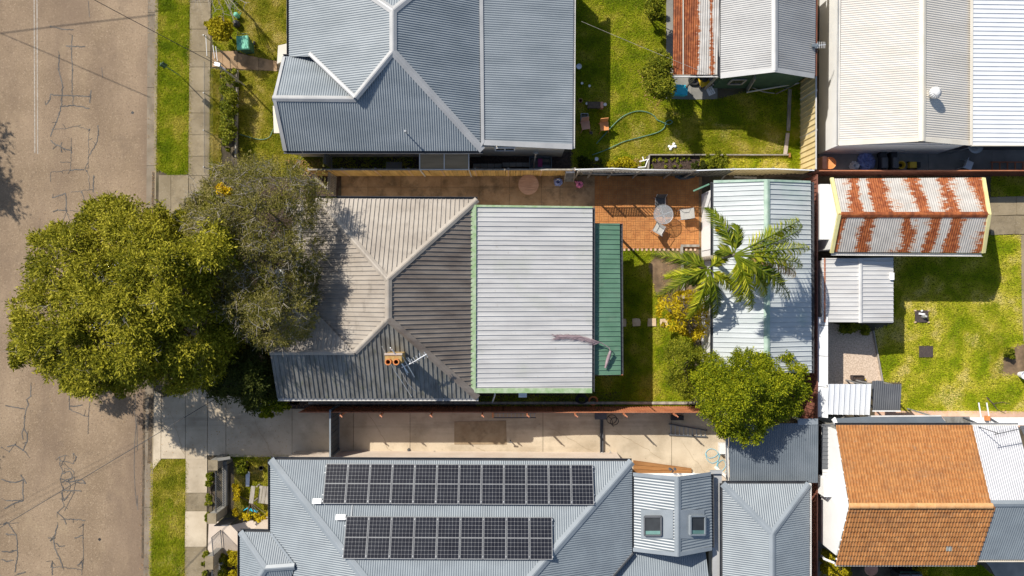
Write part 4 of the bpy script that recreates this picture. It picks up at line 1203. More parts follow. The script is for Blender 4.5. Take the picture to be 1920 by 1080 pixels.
MB().bar(onp(JP, 1635, 770.5), onp(JP, 1688, 770.5), .05, .07).build('fascia', M['white'], I2)
for x, y in ((1640, 722), (1684, 724), (1640, 765), (1684, 765)):
    v = onp(JP, x, y); MB().box((v.x, v.y, v.z / 2 - .02), (.06, .06, v.z - .06)).build('post', M['steel'], I2)

# ---- solar panel house
J = thing('house', 'grey corrugated hip roof house carrying two rows of solar panels', 'house', P(850, 1000))
JN = plane3((507, 862, 2.9), (1185, 865, 2.9), (680, 1080, 4.62))
JW = plane3((507, 862, 2.9), (507, 1000, 2.9), (680, 1080, 4.62))
JE = plane3((1185, 865, 2.9), (1185, 1000, 2.9), (997, 1080, 4.62))
roof(J, [(507, 862), (1185, 865), (944, 1141), (728, 1141)], JN, 'solarroof', .10, .022)
roof(J, [(507, 862), (728, 1141), (540, 1141), (553, 1061), (510, 998), (507, 998)], JW, 'solarroof', .10, .022)
roof(J, [(1185, 865), (1185, 1037), (1095, 1141), (944, 1141)], JE, 'solarroof', .10, .022)
hip(J, (507, 862), (728, 1141), JN, JW, (800, 900), (520, 950), 'solarcap', .19)
hip(J, (1185, 865), (944, 1141), JN, JE, (900, 900), (1170, 990), 'solarcap', .19)
gut_line(J, (507, 862), (1185, 865), JN, (0, 1, 0), 'gutterdark')
gut_line(J, (507, 862), (507, 996), JW, (-1, 0, 0), 'gutterdark')
gut_line(J, (1186, 888), (1186, 1037), JE, (1, 0, 0), 'gutterdark')
walls(J, [(519, 873), (1174, 876), (1174, 1141), (519, 1141)], 2.9, 2.72, 'concpale')
# front porch hip
jn = planev(P(450, 997, 2.8), P(510, 998, 2.8), P(497, 1066, 3.5))
jw = planev(P(450, 997, 2.8), P(450, 1141, 2.8), P(497, 1066, 3.5))
js_ = planev(P(497, 1066, 3.5), P(553, 1061, 3.5), P(450, 1141, 2.8))
roof(J, [(450, 997), (510, 998), (553, 1061), (497, 1066)], jn, 'solarroof', .10, .022)
roof(J, [(450, 997), (497, 1066), (450, 1141)], jw, 'solarroof', .10, .022)
roof(J, [(497, 1066), (553, 1061), (530, 1141), (450, 1141)], js_, 'solarroof', .10, .022)
hip(J, (450, 997), (497, 1066), jn, jw, (500, 1020), (460, 1060), 'solarcap', .16)
hip(J, (497, 1066), (553, 1061), jn, js_, (510, 1020), (520, 1090), 'solarcap', .16, 'ridge_cap')
hip(J, (497, 1066), (450, 1141), jw, js_, (460, 1060), (520, 1100), 'solarcap', .16)
hip(J, (510, 998), (553, 1061), jn, JW, (500, 1040), (560, 1000), 'solarcap', .06, 'valley_flashing', .02)
gut_line(J, (450, 997), (508, 998), jn, (0, 1, 0), 'gutterdark')
gut_line(J, (450, 997), (450, 1141), jw, (-1, 0, 0), 'gutterdark')
walls(J, [(460, 1006), (520, 1006), (520, 1141), (460, 1141)], 2.75, 2.65, 'concpale')
# lower slope behind the skylight gable
jm = plane3((1187, 1036, 2.62), (1330, 1036, 2.62), (1250, 1141, 3.3))
roof(J, [(1188, 1030), (1322, 1030), (1336, 1141), (1100, 1141)], jm, 'solarroof', .10, .022)
hip(J, (1187, 1037), (1097, 1141), JE, jm, (1140, 1030), (1230, 1100), 'gutterdark', .06, 'valley_flashing', .015)
# skylight gable
KW = plane3((1188, 900, 2.9), (1188, 1000, 2.9), (1271, 950, 3.75))
KE = plane3((1271, 900, 3.75), (1271, 1000, 3.75), (1335, 950, 2.9))
roof(J, [(1189, 890), (1271, 898), (1271, 1040), (1189, 1032)], KW, 'solarroof', .13, .028)
roof(J, [(1271, 898), (1333, 890), (1335, 1030), (1271, 1040)], KE, 'solarroof', .13, .028)
hip(J, (1271, 895), (1271, 1043), KW, KE, (1220, 950), (1310, 950), 'solarcap', .16, 'ridge_cap')
for q in ([(1187, 886), (1271, 894), (1271, 901), (1187, 893)], [(1187, 1027), (1271, 1036), (1271, 1044), (1187, 1034)]): strip(J, q, KW, 'solarcap', 'barge_flashing', .05)
for q in ([(1271, 894), (1333, 885), (1333, 892), (1271, 901)], [(1271, 1036), (1335, 1025), (1335, 1032), (1271, 1044)]): strip(J, q, KE, 'solarcap', 'barge_flashing', .05)
walls(J, [(1190, 918), (1333, 918), (1333, 1027), (1190, 1027)], 2.9, 2.85, 'white')
MB().bar(P(1190, 889, 2.82), P(1333, 889, 2.82), .06, .10).build('fascia', M['white'], J)
for y in (892, 1030):
    MB().poly([P(1190, y, 2.85), onp(KW, 1271, y + 6) - Vector((0, 0, .05)), P(1333, y, 2.85)]).build('gable_wall', M['white'], J)
gut_line(J, (1334, 890), (1335, 1028), KE, (1, 0, 0), 'gutterdark')
def skylight(pl, x0, y0, x1, y1, fx0, fy0, fx1, fy1):
    strip(J, [(fx0, fy0), (fx1, fy0), (fx1, fy1), (fx0, fy1)], pl, 'solarcap', 'skylight_flashing', .045)
    q = [onp(pl, x, y) for x, y in ((x0, y0), (x1, y0), (x1, y1), (x0, y1))]
    n = pl[0]
    fr = MB()
    for i in range(4):
        fr.bar(q[i] + n * .10, q[(i + 1) % 4] + n * .10, .07, .14, up=n)
    fr.build('skylight_frame', M['solarcap'] if pl is KE else M['darkgrey'], J)
    MB().poly([p + n * .12 for p in q]).build('skylight_pane', M['skyglass'], J)
    lo = MB()
    d = (q[3] - q[0]).normalized()
    lo.quad(q[3] - d * .20 + n * .125, q[2] - d * .20 + n * .125, q[2] - d * .04 + n * .125, q[3] - d * .04 + n * .125)
    lo.build('skylight_lining', M['skytrim'], J)
skylight(KW, 1210, 967, 1241, 1002, 1202, 956, 1262, 1010)
skylight(KE, 1291, 966, 1318, 1001, 1275, 956, 1321, 1010)
MB().prism([P(x, y, 2.6)[:2] for x, y in ((1338, 887), (1354, 887), (1354, 1141), (1336, 1141))], 2.45, 2.55).build('box_gutter', M['bluecap'], J)
MB().prism([P(x, y, 2.75)[:2] for x, y in ((1333, 883), (1355, 883), (1355, 889), (1333, 889))], 2.55, 2.7).build('gutter_end', M['bluecap'], J)
v = P(1260, 886, 3.1); lt = MB(); lt.tube([v, v + Vector((.05, .1, .1)), v + Vector((-.1, .22, .12))], .03, 5); lt.cyl(v + Vector((-.13, .2, .1)), .06, .05, .14, 8); lt.cyl(v + Vector((.1, .2, .1)), .06, .05, .14, 8)
lt.build('floodlight', M['darkgrey'], J)

# ---- hip roof wing to its right
Kh = thing('house', 'grey corrugated hip roof outbuilding right of the skylight gable', 'outbuilding', P(1436, 1000))
kn = plane3((1355, 907, 2.8), (1517, 907, 2.8), (1448, 1000, 3.56))
kw = plane3((1355, 907, 2.8), (1355, 1000, 2.8), (1448, 1000, 3.56))
ke = plane3((1517, 907, 2.8), (1517, 1000, 2.8), (1448, 1000, 3.56))
roof(Kh, [(1355, 907), (1517, 907), (1448, 1000)], kn, 'solarroof', .10, .022)
roof(Kh, [(1355, 907), (1448, 1000), (1448, 1141), (1355, 1141)], kw, 'solarroof', .10, .022)
roof(Kh, [(1517, 907), (1448, 1000), (1448, 1141), (1517, 1141)], ke, 'solarroof', .10, .022)
hip(Kh, (1355, 907), (1448, 1000), kn, kw, (1440, 930), (1380, 1000), 'solarcap', .16)
hip(Kh, (1517, 907), (1448, 1000), kn, ke, (1440, 930), (1500, 1000), 'solarcap', .16)
hip(Kh, (1448, 1000), (1448, 1141), kw, ke, (1380, 1050), (1500, 1050), 'solarcap', .16, 'ridge_cap')
gut_line(Kh, (1355, 907), (1517, 907), kn, (0, 1, 0), 'gutterdark')
gut_line(Kh, (1355, 907), (1355, 1141), kw, (-1, 0, 0), 'gutterdark')
gut_line(Kh, (1517, 907), (1517, 1141), ke, (1, 0, 0), 'gutterpale')
walls(Kh, [(1362, 916), (1508, 916), (1508, 1141), (1362, 1141)], 2.8, 2.62, 'concpale')

# ---- slate grey flat carport beneath the green tree
Kc = thing('carport', 'slate grey corrugated flat carport in the shade of the round green tree', 'carport', P(1450, 850))
cp = plane3((1366, 795, 2.45), (1533, 795, 2.45), (1450, 905, 2.3))
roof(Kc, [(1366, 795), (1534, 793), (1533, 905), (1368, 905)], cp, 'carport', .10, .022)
strip(Kc, [(1496, 785), (1534, 785), (1534, 796), (1496, 797)], cp, 'solarcap', 'back_flashing', .03)
gut_line(Kc, (1365, 797), (1367, 905), cp, (-1, 0, 0), 'gutterpale')
for x, y in ((1369, 800), (1369, 900), (1528, 800), (1528, 900)):
    v = onp(cp, x, y); MB().box((v.x, v.y, v.z / 2 - .05), (.09, .09, v.z - .1)).build('post', M['white'], Kc)

# ---- dark narrow awning between fences
Lq = thing('awning', 'narrow charcoal ribbed awning against the white side of the tiled house', 'awning', P(1552, 850))
lp = plane3((1541, 800, 1.9), (1541, 880, 1.9), (1566, 840, 2.1))
roof(Lq, [(1541, 795), (1567, 795), (1566, 880), (1541, 880)], lp, 'darksheet', .2, .035, RIB)
roof(Lq, [(1542, 880), (1566, 880), (1566, 908), (1542, 908)], lp, 'whiteroof', .2, .035, RIB)
for y in (800, 905):
    v = onp(lp, 1543, y); MB().box((v.x, v.y, v.z / 2 - .02), (.06, .06, v.z - .04)).build('post', M['steel'], Lq)

# ---- orange tiled house
O = thing('house', 'white walled house with an orange tiled gable roof', 'house', P(1700, 940))
ON = plane3((1567, 798, 2.9), (1822, 798, 2.9), (1700, 948, 4.15))
OS = plane3((1592, 948, 4.15), (1858, 948, 4.15), (1700, 1057, 2.9))
for pxs, pl, nm in (([(1567, 798), (1822, 798), (1857, 948), (1592, 948)], ON, 'n'), ([(1592, 948), (1857, 948), (1829, 1057), (1567, 1057)], OS, 's')):
    strip(O, pxs, pl, 'dark', 'roof_underlay', 0, .02)
def tile_mesh(wid, ln):
    mb = MB(); N = 10
    prof = [.010 + .026 * max(0, math.sin(2 * math.pi * (i / N) * 2)) ** .8 - .004 * (1 if i in (0, N) else 0) for i in range(N + 1)]
    top0 = [Vector((-wid / 2 + wid * i / N, ln / 2, prof[i])) for i in range(N + 1)]
    top1 = [Vector((-wid / 2 + wid * i / N, -ln / 2, prof[i] + .046)) for i in range(N + 1)]
    bot1 = [Vector((-wid / 2 + wid * i / N, -ln / 2, -.0)) for i in range(N + 1)]
    vs = top0 + top1 + bot1; n = N + 1
    fs = [(i, n + i, n + i + 1, i + 1) for i in range(N)] + [(n + i, 2 * n + i, 2 * n + i + 1, n + i + 1) for i in range(N)]
    mb.add(vs, fs); return mb
TW, TL = .272, .272
rr = random.Random(3)
tm = None
def tiles(pxs, pl, as_parts, glass=()):
    global tm
    n = pl[0]
    down = Vector((n.x, n.y, 0)).normalized(); d = (down - n * down.dot(n)).normalized()
    u = d.cross(n).normalized()
    if u.x < 0: u = -u
    c = [onp(pl, x, y) for x, y in pxs]
    us = [p.dot(u) for p in c]; vs = [p.dot(d) for p in c]
    u0, u1, v0, v1 = min(us), max(us), min(vs), max(vs)
    nc = round((u1 - u0) / TW); nr = round((v1 - v0) / TL)
    tw = (u1 - u0) / nc; tl = (v1 - v0) / nr
    w0 = c[0].dot(n)
    # clipped columns follow the verge because both verges run straight down the slope in plan
    Rm = Matrix((u, -d, n)).transposed()
    if Rm.determinant() < 0: Rm = Matrix((u, -d, n)).transposed()
    rest = MB(); cnt = 0
    src = tile_mesh(tw + .004, tl + .03)
    me = None
    for r in range(nr):
        for k in range(nc):
            cu = u0 + (k + .5) * tw; cv = v1 - (r + .5) * tl
            pos = u * cu + d * cv + n * (w0 + .004 + rr.uniform(0, .006))
            if as_parts and cnt < 300:
                if me is None:
                    o = src.build('tile', M['tile'], O, local=True); me = o.data
                    o.data.materials.clear(); o.data.materials.append(M['tile'])
                else:
                    o = bpy.data.objects.new('tile', me); COL.objects.link(o); o.parent = O
                mt = Rm.to_4x4(); mt = mt @ Matrix.Rotation(rr.uniform(-.012, .012), 4, 'Z')
                mt.translation = pos - org(O); o.matrix_local = mt
                if (r, k) in glass:
                    o.material_slots[0].link = 'OBJECT'; o.material_slots[0].material = M['tileglass']; o['label'] = 'grey glass roof tile'
                cnt += 1
            else:
                rz = Matrix.Rotation(rr.uniform(-.012, .012), 3, 'Z')
                rest.add([Rm @ (rz @ Vector(p)) + pos for p in src.v], src.f)
    if rest.v:
        rest.build('roof_tiles', M['tile'], O, kind='stuff')
tiles([(1592, 948), (1857, 948), (1830, 1057), (1567, 1057)], OS, True, glass={(3, 18)})
tiles([(1567, 798), (1822, 798), (1857, 948), (1592, 948)], ON, False)
pr, qr = onp(ON, 1591, 948), onp(ON, 1858, 948)
nrt = 15
for i in range(nrt):
    p = pr.lerp(qr, i / nrt); q = pr.lerp(qr, (i + 1.05) / nrt)
    prof = [(.13 * math.cos(a_), .13 * math.sin(a_) * .8 + .01 + .012) for a_ in np.linspace(math.pi, 0, 8)]
    mb = MB(); mb.ext(prof, p + Vector((0, 0, 0)), q + Vector((0, 0, .018)), (0, 1, 0), closed=True); mb.build('ridge_tile', M['ridgetile'], O)
gut_line(O, (1567, 798), (1822, 798), ON, (0, 1, 0), 'gutterdark')
gut_line(O, (1567, 1057), (1830, 1057), OS, (0, -1, 0), 'gutterpale')
xw = P(1568, 0, 2.9).x + .04; xe = P(1821, 0, 2.9).x - .05
yn, ysn = P(0, 808, 2.9).y, P(0, 1043, 2.9).y
for x in (xw, xe):
    ym = onp(ON, 1592, 948).y
    mb = MB()
    V = [(yn, 1.3), (yn, 2.78), (ym, 4.05), (ysn, 2.78), (ysn, 1.3)]
    vs = [(x, y, z) for y, z in V] + [(x + .1, y, z) for y, z in V]
    mb.add(vs, [tuple(range(5)), tuple(range(9, 4, -1))] + [(i, (i + 1) % 5, 5 + (i + 1) % 5, 5 + i) for i in range(5)])
    mb.build('gable_wall', M['white'], O)
    MB().prism([(x + .02, yn), (x + .12, yn), (x + .12, ysn), (x + .02, ysn)], 0, 1.3).build('base_wall', M['concgrey'], O)
for y in (yn, ysn):
    MB().prism([(xw + .1, y), (xe, y), (xe, y + .1), (xw + .1, y + .1)], 0, 2.75).build('wall', M['concgrey'], O)
for i in range(12):     # verge clips along the gable
    t = (i + .5) / 6
    e = onp(ON, 1567 + 25 * t, 798 + 150 * t) if i < 6 else onp(OS, 1592 - 25 * (t - 1), 948 + 109 * (t - 1))
    MB().box(e + Vector((-.02, 0, .0)), (.05, .07, .05)).build('verge_clip', M['white'], O)
# boxy air conditioner on the white wall with its pipe
ac = thing('air_conditioner', 'white split air conditioner box hung on the white gable wall', 'air conditioner', (xw - .2, P(0, 912, 2.2).y, 2.0))
MB().box((xw - .2, P(0, 912, 2.2).y, 2.1), (.34, .85, .62)).build('case', M['white'], ac)
mb = MB(); yy = P(0, 895, 2.2).y
mb.box((xw - .30, yy + .05, 2.415), (.1, .25, .01)); mb.build('grille', M['alu'], ac)
MB().tube([(xw - .1, P(0, 922, 2).y, 2.2), (xw - .06, P(0, 935, 2).y, 2.0), (xw - .05, P(0, 938, 2).y, 1.4)], .03, 6).build('pipe', M['white'], ac)
MB().tube([(P(1535, 0, .6).x, P(0, 1038, .6).y, .9), (P(1548, 0, 2).x, P(0, 1050, 2).y, 1.9), (P(1563, 0, 2.6).x, P(0, 1055, 2.6).y, 2.6)], .06, 6).build('rain_pipe', M['white'], O)
# paler extension
O2 = thing('house', 'house extension with bright corrugated roof joined to the orange tiled gable', 'house extension', P(1880, 940))
oN = planev(onp(ON, 1822, 798) - Vector((0, 0, .03)), onp(ON, 1915, 798) - Vector((0, 0, .03)), onp(ON, 1858, 944) - Vector((0, 0, .03)))
oS = planev(onp(OS, 1858, 948) - Vector((0, 0, .03)), onp(OS, 1930, 948) - Vector((0, 0, .03)), onp(OS, 1831, 1050) - Vector((0, 0, .03)))
roof(O2, [(1823, 798), (1908, 798), (1944, 945), (1858, 945)], oN, 'brightsheet', .10, .024)
roof(O2, [(1859, 945), (1950, 945), (1920, 1049), (1832, 1049)], oS, 'solarroof', .10, .024)
strip(O2, [(1858, 938), (1946, 938), (1946, 946), (1858, 946)], oN, 'solarcap', 'ridge_cap', .05)
strip(O2, [(1859, 945), (1948, 945), (1946, 950), (1858, 950)], oS, 'solarcap', 'ridge_cap', .05)
gut_line(O2, (1822, 798), (1912, 798), oN, (0, 1, 0), 'gutterpale')
gut_line(O2, (1831, 1049), (1925, 1049), oS, (0, -1, 0), 'cream')
walls(O2, [(1830, 808), (1915, 808), (1912, 1036), (1838, 1036)], 2.85, 2.6, 'offwhite')
strip(O2, [(1912, 798), (1960, 798), (1990, 870), (1945, 870)], oN, 'darksheet', 'dark_panel', -.02)
# flat grey awning north of the tiled roof
O3 = thing('awning', 'long low grey flat awning along the top of the orange roof', 'awning', P(1680, 790))
op = plane3((1567, 784, 2.5), (1765, 781, 2.5), (1680, 797, 2.56))
strip(O3, [(1566, 785), (1633, 781), (1765, 780), (1777, 797), (1571, 797)], op, 'carport', 'roof_sheet', 0, .03)
strip(O3, [(1561, 788), (1567, 783), (1572, 797), (1566, 797)], op, 'white', 'end_cap', .03, .12)
strip(O3, [(1634, 779.5), (1765, 778.5), (1765, 781), (1634, 782)], op, 'gutterpale', 'front_rail', .02, .06)
for x in (1640, 1760):
    v = onp(op, x, 784); MB().box((v.x, v.y, v.z / 2 - .03), (.06, .06, v.z - .06)).build('post', M['steel'], O3)
O4 = thing('awning', 'white and mossy translucent awning at the right end of the pink path', 'awning', P(1850, 790))
strip(O4, [(1767, 781), (1818, 781), (1820, 797), (1779, 797)], op, 'mossroof', 'mossy_sheet', 0, .03)
strip(O4, [(1806, 783), (1990, 783), (1990, 797), (1820, 797)], op, 'white', 'white_sheet', -.04, .03)
for x0, x1 in ((1806, 1840), (1853, 1878)):
    MB().bar(onp(op, x0, 782, .05), onp(op, x1, 797, .05), .06, .05).build('batten', M['darkgrey'], O4)
for x in (1838, 1853):
    MB().bar(P(x - 3, 755, 2.62), onp(op, x + 4, 798, .1), .04, .04).build('pole', M['white'], O4)
MB().box(P(1851, 784, 2.65), (.18, .2, .16)).build('bracket', M['terra'], O4)
# ================================================================== FENCES
# paling fence between the two houses (face seen from the south)
YF = P(0, 318, 1.7).y
fA = thing('paling_fence', 'yellow pine paling fence between the beige house and the blue-grey house', 'fence', (P(830, 0, 0).x, YF, 0))
x0, x1 = P(578, 0, 1.7).x, P(1078, 0, 1.7).x
rr = random.Random(12)
pm = MB().box((0, 0, .85), (.112, .018, 1.7))
first = pm.build('paling', M['timber'], fA, local=True)
n = int((x1 - x0) / .122)
for i in range(n):
    o = first if i == 0 else first.copy()
    if i: COL.objects.link(o)
    o.parent = fA
    o.location = (x0 + i * .122 - fA.location.x, rr.uniform(-.006, .006) - .02, rr.uniform(-.02, .02))
    o.rotation_euler = (rr.uniform(-.012, .012), rr.uniform(-.01, .01), 0)
for k, z in enumerate((.4, 1.35)):
    MB().bar((x0, YF + .03, z), (x1, YF + .03, z), .05, .08).build('rail', M['greytimber'], fA)
for i in range(9):
    x = x0 + i * (x1 - x0) / 8
    MB().box((x, YF + .05, .84), (.09, .09, 1.68)).build('post', M['greytimber'], fA)
    MB().box((x, YF - .045, .9), (.035, .02, 1.66)).build('cover_strip', M['pink'], fA)
MB().bar((x0, YF, 1.715), (x1, YF, 1.715), .07, .025).build('top_cap', M['greytimber'], fA)
# old metal fence continuing to the right, trellis on top
fB = thing('metal_fence', 'old mossy corrugated metal fence with white capping beside the brick patio', 'fence', (P(1300, 0, 0).x, YF, 0))
xa, xb = x1 - .14, 14.3
npan = 6
for i in range(npan):
    p0 = xa + (xb - xa) * i / npan; p1 = xa + (xb - xa) * (i + 1) / npan
    y0 = YF + .05 * math.sin(i * 1.7); y1 = YF + .05 * math.sin((i + 1) * 1.7)
    mb = MB(); corrugate(mb, [[(p0 - .03, y0, 0), (p1 + .05, y0, 0), (p1 + .05, y0, 1.68), (p0 - .03, y0, 1.68)]], (0, 0, -1), .2, .03, RIB, n=(0, -1, 0))
    mb.build('panel', M['oldfence'] if i < 4 else M['creamfence'], fB)
    MB().bar((p0, y0, 1.70), (p1, y1, 1.70), .05, .045).build('top_cap', M['whitesheet'], fB)
    MB().box((p0 + .02, y0 + .05, .83), (.06, .06, 1.66)).build('post', M['darkgrey'], fB)
MB().tube([(P(1092, 0, 1.4).x, YF - .12, 1.42), (P(1150, 0, 1.4).x, YF - .16, 1.35), (P(1210, 0, 1.4).x, YF - .12, 1.48), (P(1310, 0, 1.4).x, YF - .08, 1.5)], .05, 8).build('pipe_rail', M['greytimber'], fB)
# lattice trellis standing on the fence
lat = thing('trellis', 'timber lattice trellis raised on posts along the patio fence', 'trellis', (P(1210, 0, 2).x, YF - .1, 0))
yl = YF - .12
xs0 = [P(x, 0, 2).x for x in (1085, 1110, 1150, 1200, 1262, 1302)]
for x in xs0:
    MB().box((x, yl, 1.12), (.07, .07, 2.24)).build('post', M['greytimber'], lat)
for z in (1.72, 2.18):
    MB().bar((xs0[0], yl, z), (xs0[-1], yl, z), .03, .04).build('rail', M['greytimber'], lat)
for pi, (a, b) in enumerate(zip(xs0[:-1], xs0[1:])):
    mb = MB(); step = .125; h = .44
    if pi == 2:
        k = a + .1
        while k < b:
            mb.bar((k, yl, 1.74), (k + .02, yl, 2.18), .05, .012, up=(0, 1, 0)); k += .16
    else:
        k = a - h
        while k < b:
            for s in (1, -1):
                p, q = (k, 1.74), (k + h, 1.74 + h)
                if s < 0: p, q = (k + h, 1.74), (k, 1.74 + h)
                # clip to the bay
                (ax, az), (bx, bz) = p, q
                if ax > bx: ax, az, bx, bz = bx, bz, ax, az
                if bx <= a or ax >= b: continue
                if ax < a: az += (bz - az) * (a - ax) / (bx - ax); ax = a
                if bx > b: bz = az + (bz - az) * (b - ax) / (bx - ax); bx = b
                if bx - ax > .02: mb.bar((ax, yl + .006 * s, az), (bx, yl + .006 * s, bz), .035, .01, up=(0, 1, 0))
            k += step
    mb.build('lattice', M['greytimber'], lat)
# rust red fence along the driveway
YR = P(0, 773, 1.62).y
fC = thing('metal_fence', 'rust red corrugated metal fence along the long concrete driveway', 'fence', (P(930, 0, 0).x, YR, 0))
xa, xb = P(560, 0, 1.6).x, P(1325, 0, 1.6).x
npan = 8
for i in range(npan):
    p0 = xa + (xb - xa) * i / npan; p1 = xa + (xb - xa) * (i + 1) / npan
    mb = MB(); corrugate(mb, [[(p0, YR, 0), (p1 + .04, YR, 0), (p1 + .04, YR, 1.58), (p0, YR, 1.58)]], (0, 0, -1), .13, .03, RIB, n=(0, 1, 0))
    mb.build('panel', M['rustfence'], fC)
    MB().bar((p0, YR, 1.60), (p1, YR, 1.60), .045, .05).build('top_rail', M['rustfence'], fC)
    xp = P((645, 718, 810, 905, 988, 1077, 1168, 1261)[i], 0, 1.4).x
    MB().box((xp, YR - .07, 1.05), (.06, .07, 2.1)).build('post', M['rustfence'], fC)
    MB().bar((xp, YR - .05, 2.08), (xp + .10, YR - .14, 2.12), .05, .05).build('bracket', M['rustfence'], fC)
MB().bar((xa, YR + .18, .05), (xb, YR + .18, .05), .12, .1).build('plinth', M['greytimber'], fC)
# cream fence, right boundary of the back lawn, and dark brown fence below it
XF = P(1530, 0, 1.8).x
fD = thing('metal_fence', 'cream ribbed steel fence on the right edge of the back lawn', 'fence', (XF, P(0, 200).y, 0))
ya, yb = P(0, 0, 1).y + 1, P(0, 318, 1.7).y
for i in range(5):
    p0 = ya + (yb - ya) * i / 5; p1 = ya + (yb - ya) * (i + 1) / 5
    mb = MB(); corrugate(mb, [[(XF, p0, 0), (XF, p1, 0), (XF, p1, 1.78), (XF, p0, 1.78)]], (0, 0, -1), .27, .045, RIB, n=(-1, 0, 0))
    mb.build('panel', M['creamfence'], fD)
    MB().bar((XF, p0, 1.80), (XF, p1, 1.80), .05, .05).build('top_rail', M['gutterpale'], fD)
    MB().box((XF + .03, p0, .9), (.07, .06, 1.8)).build('post', M['gutterpale'], fD)
fE = thing('metal_fence', 'dark brown steel fence running down behind the aqua garage', 'fence', (XF, P(0, 600).y, 0))
ya, yb = P(0, 328, 1.6).y, P(0, 1120, 1.6).y
XE_ = P(1532, 0, 1.7).x
for i in range(9):
    p0 = ya + (yb - ya) * i / 9; p1 = ya + (yb - ya) * (i + 1) / 9
    mb = MB(); corrugate(mb, [[(XE_, p0, 0), (XE_, p1, 0), (XE_, p1, 1.7), (XE_, p0, 1.7)]], (0, 0, -1), .2, .035, RIB, n=(-1, 0, 0))
    mb.build('panel', M['brownfence'], fE)
    MB().bar((XE_, p0, 1.71), (XE_, p1, 1.71), .05, .05).build('top_rail', M['brownfence'], fE)
fF = thing('metal_fence', 'low brown steel fence between the cream building and the rust banded garage', 'fence', (P(1730, 0).x, P(0, 322).y, 0))
ya = P(0, 320, 1.5).y
for i in range(6):
    p0 = XE_ + .05 + i * 1.9; p1 = p0 + 1.9
    mb = MB(); corrugate(mb, [[(p0, ya, 0), (p1, ya, 0), (p1, ya, 1.5), (p0, ya, 1.5)]], (0, 0, -1), .2, .035, RIB, n=(0, -1, 0)); mb.build('panel', M['brownfence'], fF)
    MB().bar((p0, ya, 1.51), (p1, ya, 1.51), .05, .05).build('top_rail', M['rustfence'], fF)
# tall white sheet fence beside the gravel pad
XW = P(1550, 0, 1.9).x
fG = thing('metal_fence', 'tall white sheet fence between the brown fence and the gravel pad', 'fence', (XW, P(0, 690).y, 0))
ys = [P(0, y, 1.9).y for y in (594, 610, 668, 726, 784)]
for p0, p1 in zip(ys[:-1], ys[1:]):
    MB().prism([(XW - .03, p0 - .02), (XW + .03, p0 - .02), (XW + .03, p1 + .02), (XW - .03, p1 + .02)], .0, 1.9).build('panel', M['whitesheet'], fG)
    # raking white hood leaning over the fence
    MB().bar((XW - .30, (p0 + p1) / 2, 1.66), (XW + .05, (p0 + p1) / 2, 1.93), abs(p1 - p0) - .03, .025).build('hood', M['whitesheet'], fG)
    MB().box((XW, p0, .95), (.08, .07, 1.92)).build('post', M['gutterpale'], fG)

# wire mesh front fence of the top house
wf = thing('wire_fence', 'low wire mesh front fence with grey pipe posts beside the footpath', 'fence', P(402, 225))
xf = P(400, 0).x
for y in (80, 185, 253, 320):
    v = P(399, y); MB().tube([(v.x, v.y, 0), (v.x, v.y, 1.05)], .025, 6).build('post', M['steel'], wf)
mb = MB(); y0, y1 = P(0, 128).y, P(0, 330).y
k = y0
while k > y1:
    mb.tube([(xf, k, .02), (xf, k - .0, 1.0)], .0035, 3)
    mb.tube([(xf, k, .02), (xf, k - .5, 1.0)], .004, 3); mb.tube([(xf, k - .5, .02), (xf, k, 1.0)], .004, 3)
    k -= .09
mb.build('mesh', M['steel'], wf, kind='stuff')
MB().tube([(xf, y0, 1.02), (xf, y1, 1.02)], .012, 6).build('top_rail', M['concgrey'], wf)
gt = thing('garden_gate', 'narrow open pipe gate on the brown path to the top house', 'gate', P(418, 112))
for a, b in (((402, 80), (404, 117)), ((415, 98), (418, 121)), ((420, 100), (423, 126))):
    p, q = P(*a), P(*b)
    MB().tube([p + Vector((0, 0, .02)), p + Vector((0, 0, .95)), q + Vector((0, 0, .95)), q + Vector((0, 0, .02))], .018, 6).build('pipe_frame', M['steel'], gt)

# picket fence and piers of the solar house
pf = thing('picket_fence', 'dark steel picket fence between rendered piers in front of the solar house', 'fence', P(410, 915))
def pier(x, y, w, d, h, lab=None):
    v = P(x, y, h); MB().box((v.x, v.y, h / 2), (w, d, h)).build('pier', M['greytimber'] if False else M['concgrey'], pf)
    MB().box((v.x, v.y, h + .03), (w + .06, d + .06, .06)).build('pier_cap', M['path'], pf)
def picket(x, ya, yb, h=1.25, part='picket'):
    a, b = P(x, ya, h), P(x, yb, h)
    for z in (.25, h - .12): MB().bar((a.x, a.y, z), (b.x, b.y, z), .04, .04).build('rail', M['darkgrey'], pf)
    n = int((a.y - b.y) / .085)
    fst = MB().box((0, 0, (h - .1) / 2), (.022, .022, h - .1)).build(part, M['darkgrey'], pf, local=True)
    for i in range(n):
        o = fst if i == 0 else fst.copy()
        if i: COL.objects.link(o)
        o.parent = pf; o.location = (a.x - pf.location.x, a.y - (i + .5) * .085 - pf.location.y, .08)
    MB().box(((a.x + b.x) / 2, (a.y + b.y) / 2, .06), (.25, a.y - b.y, .12)).build('plinth', M['concgrey'], pf)
pier(400, 872, .40, .42, 1.3); pier(398, 972, .36, .42, 1.3)
picket(403, 884, 962); 
pier(393, 1055, .32, .55, 1.2); picket(396, 1066, 1130)
MB().bar(P(432, 858, 1.2), P(408, 862, 1.3), .12, .1).build('end_rail', M['concgrey'], pf)
for a, b in (((410, 862), (436, 862)),):
    p, q = P(*a), P(*b); MB().prism([(p.x, p.y - .08), (q.x, p.y - .08), (q.x, p.y + .08), (p.x, p.y + .08)], 0, .7).build('return_wall', M['concgrey'], pf)
g2 = thing('pedestrian_gate', 'dark mesh gate swung open on the pale front path', 'gate', P(400, 1015))
a, b = P(397, 1008, 1.1), P(400, 1042, 1.1)
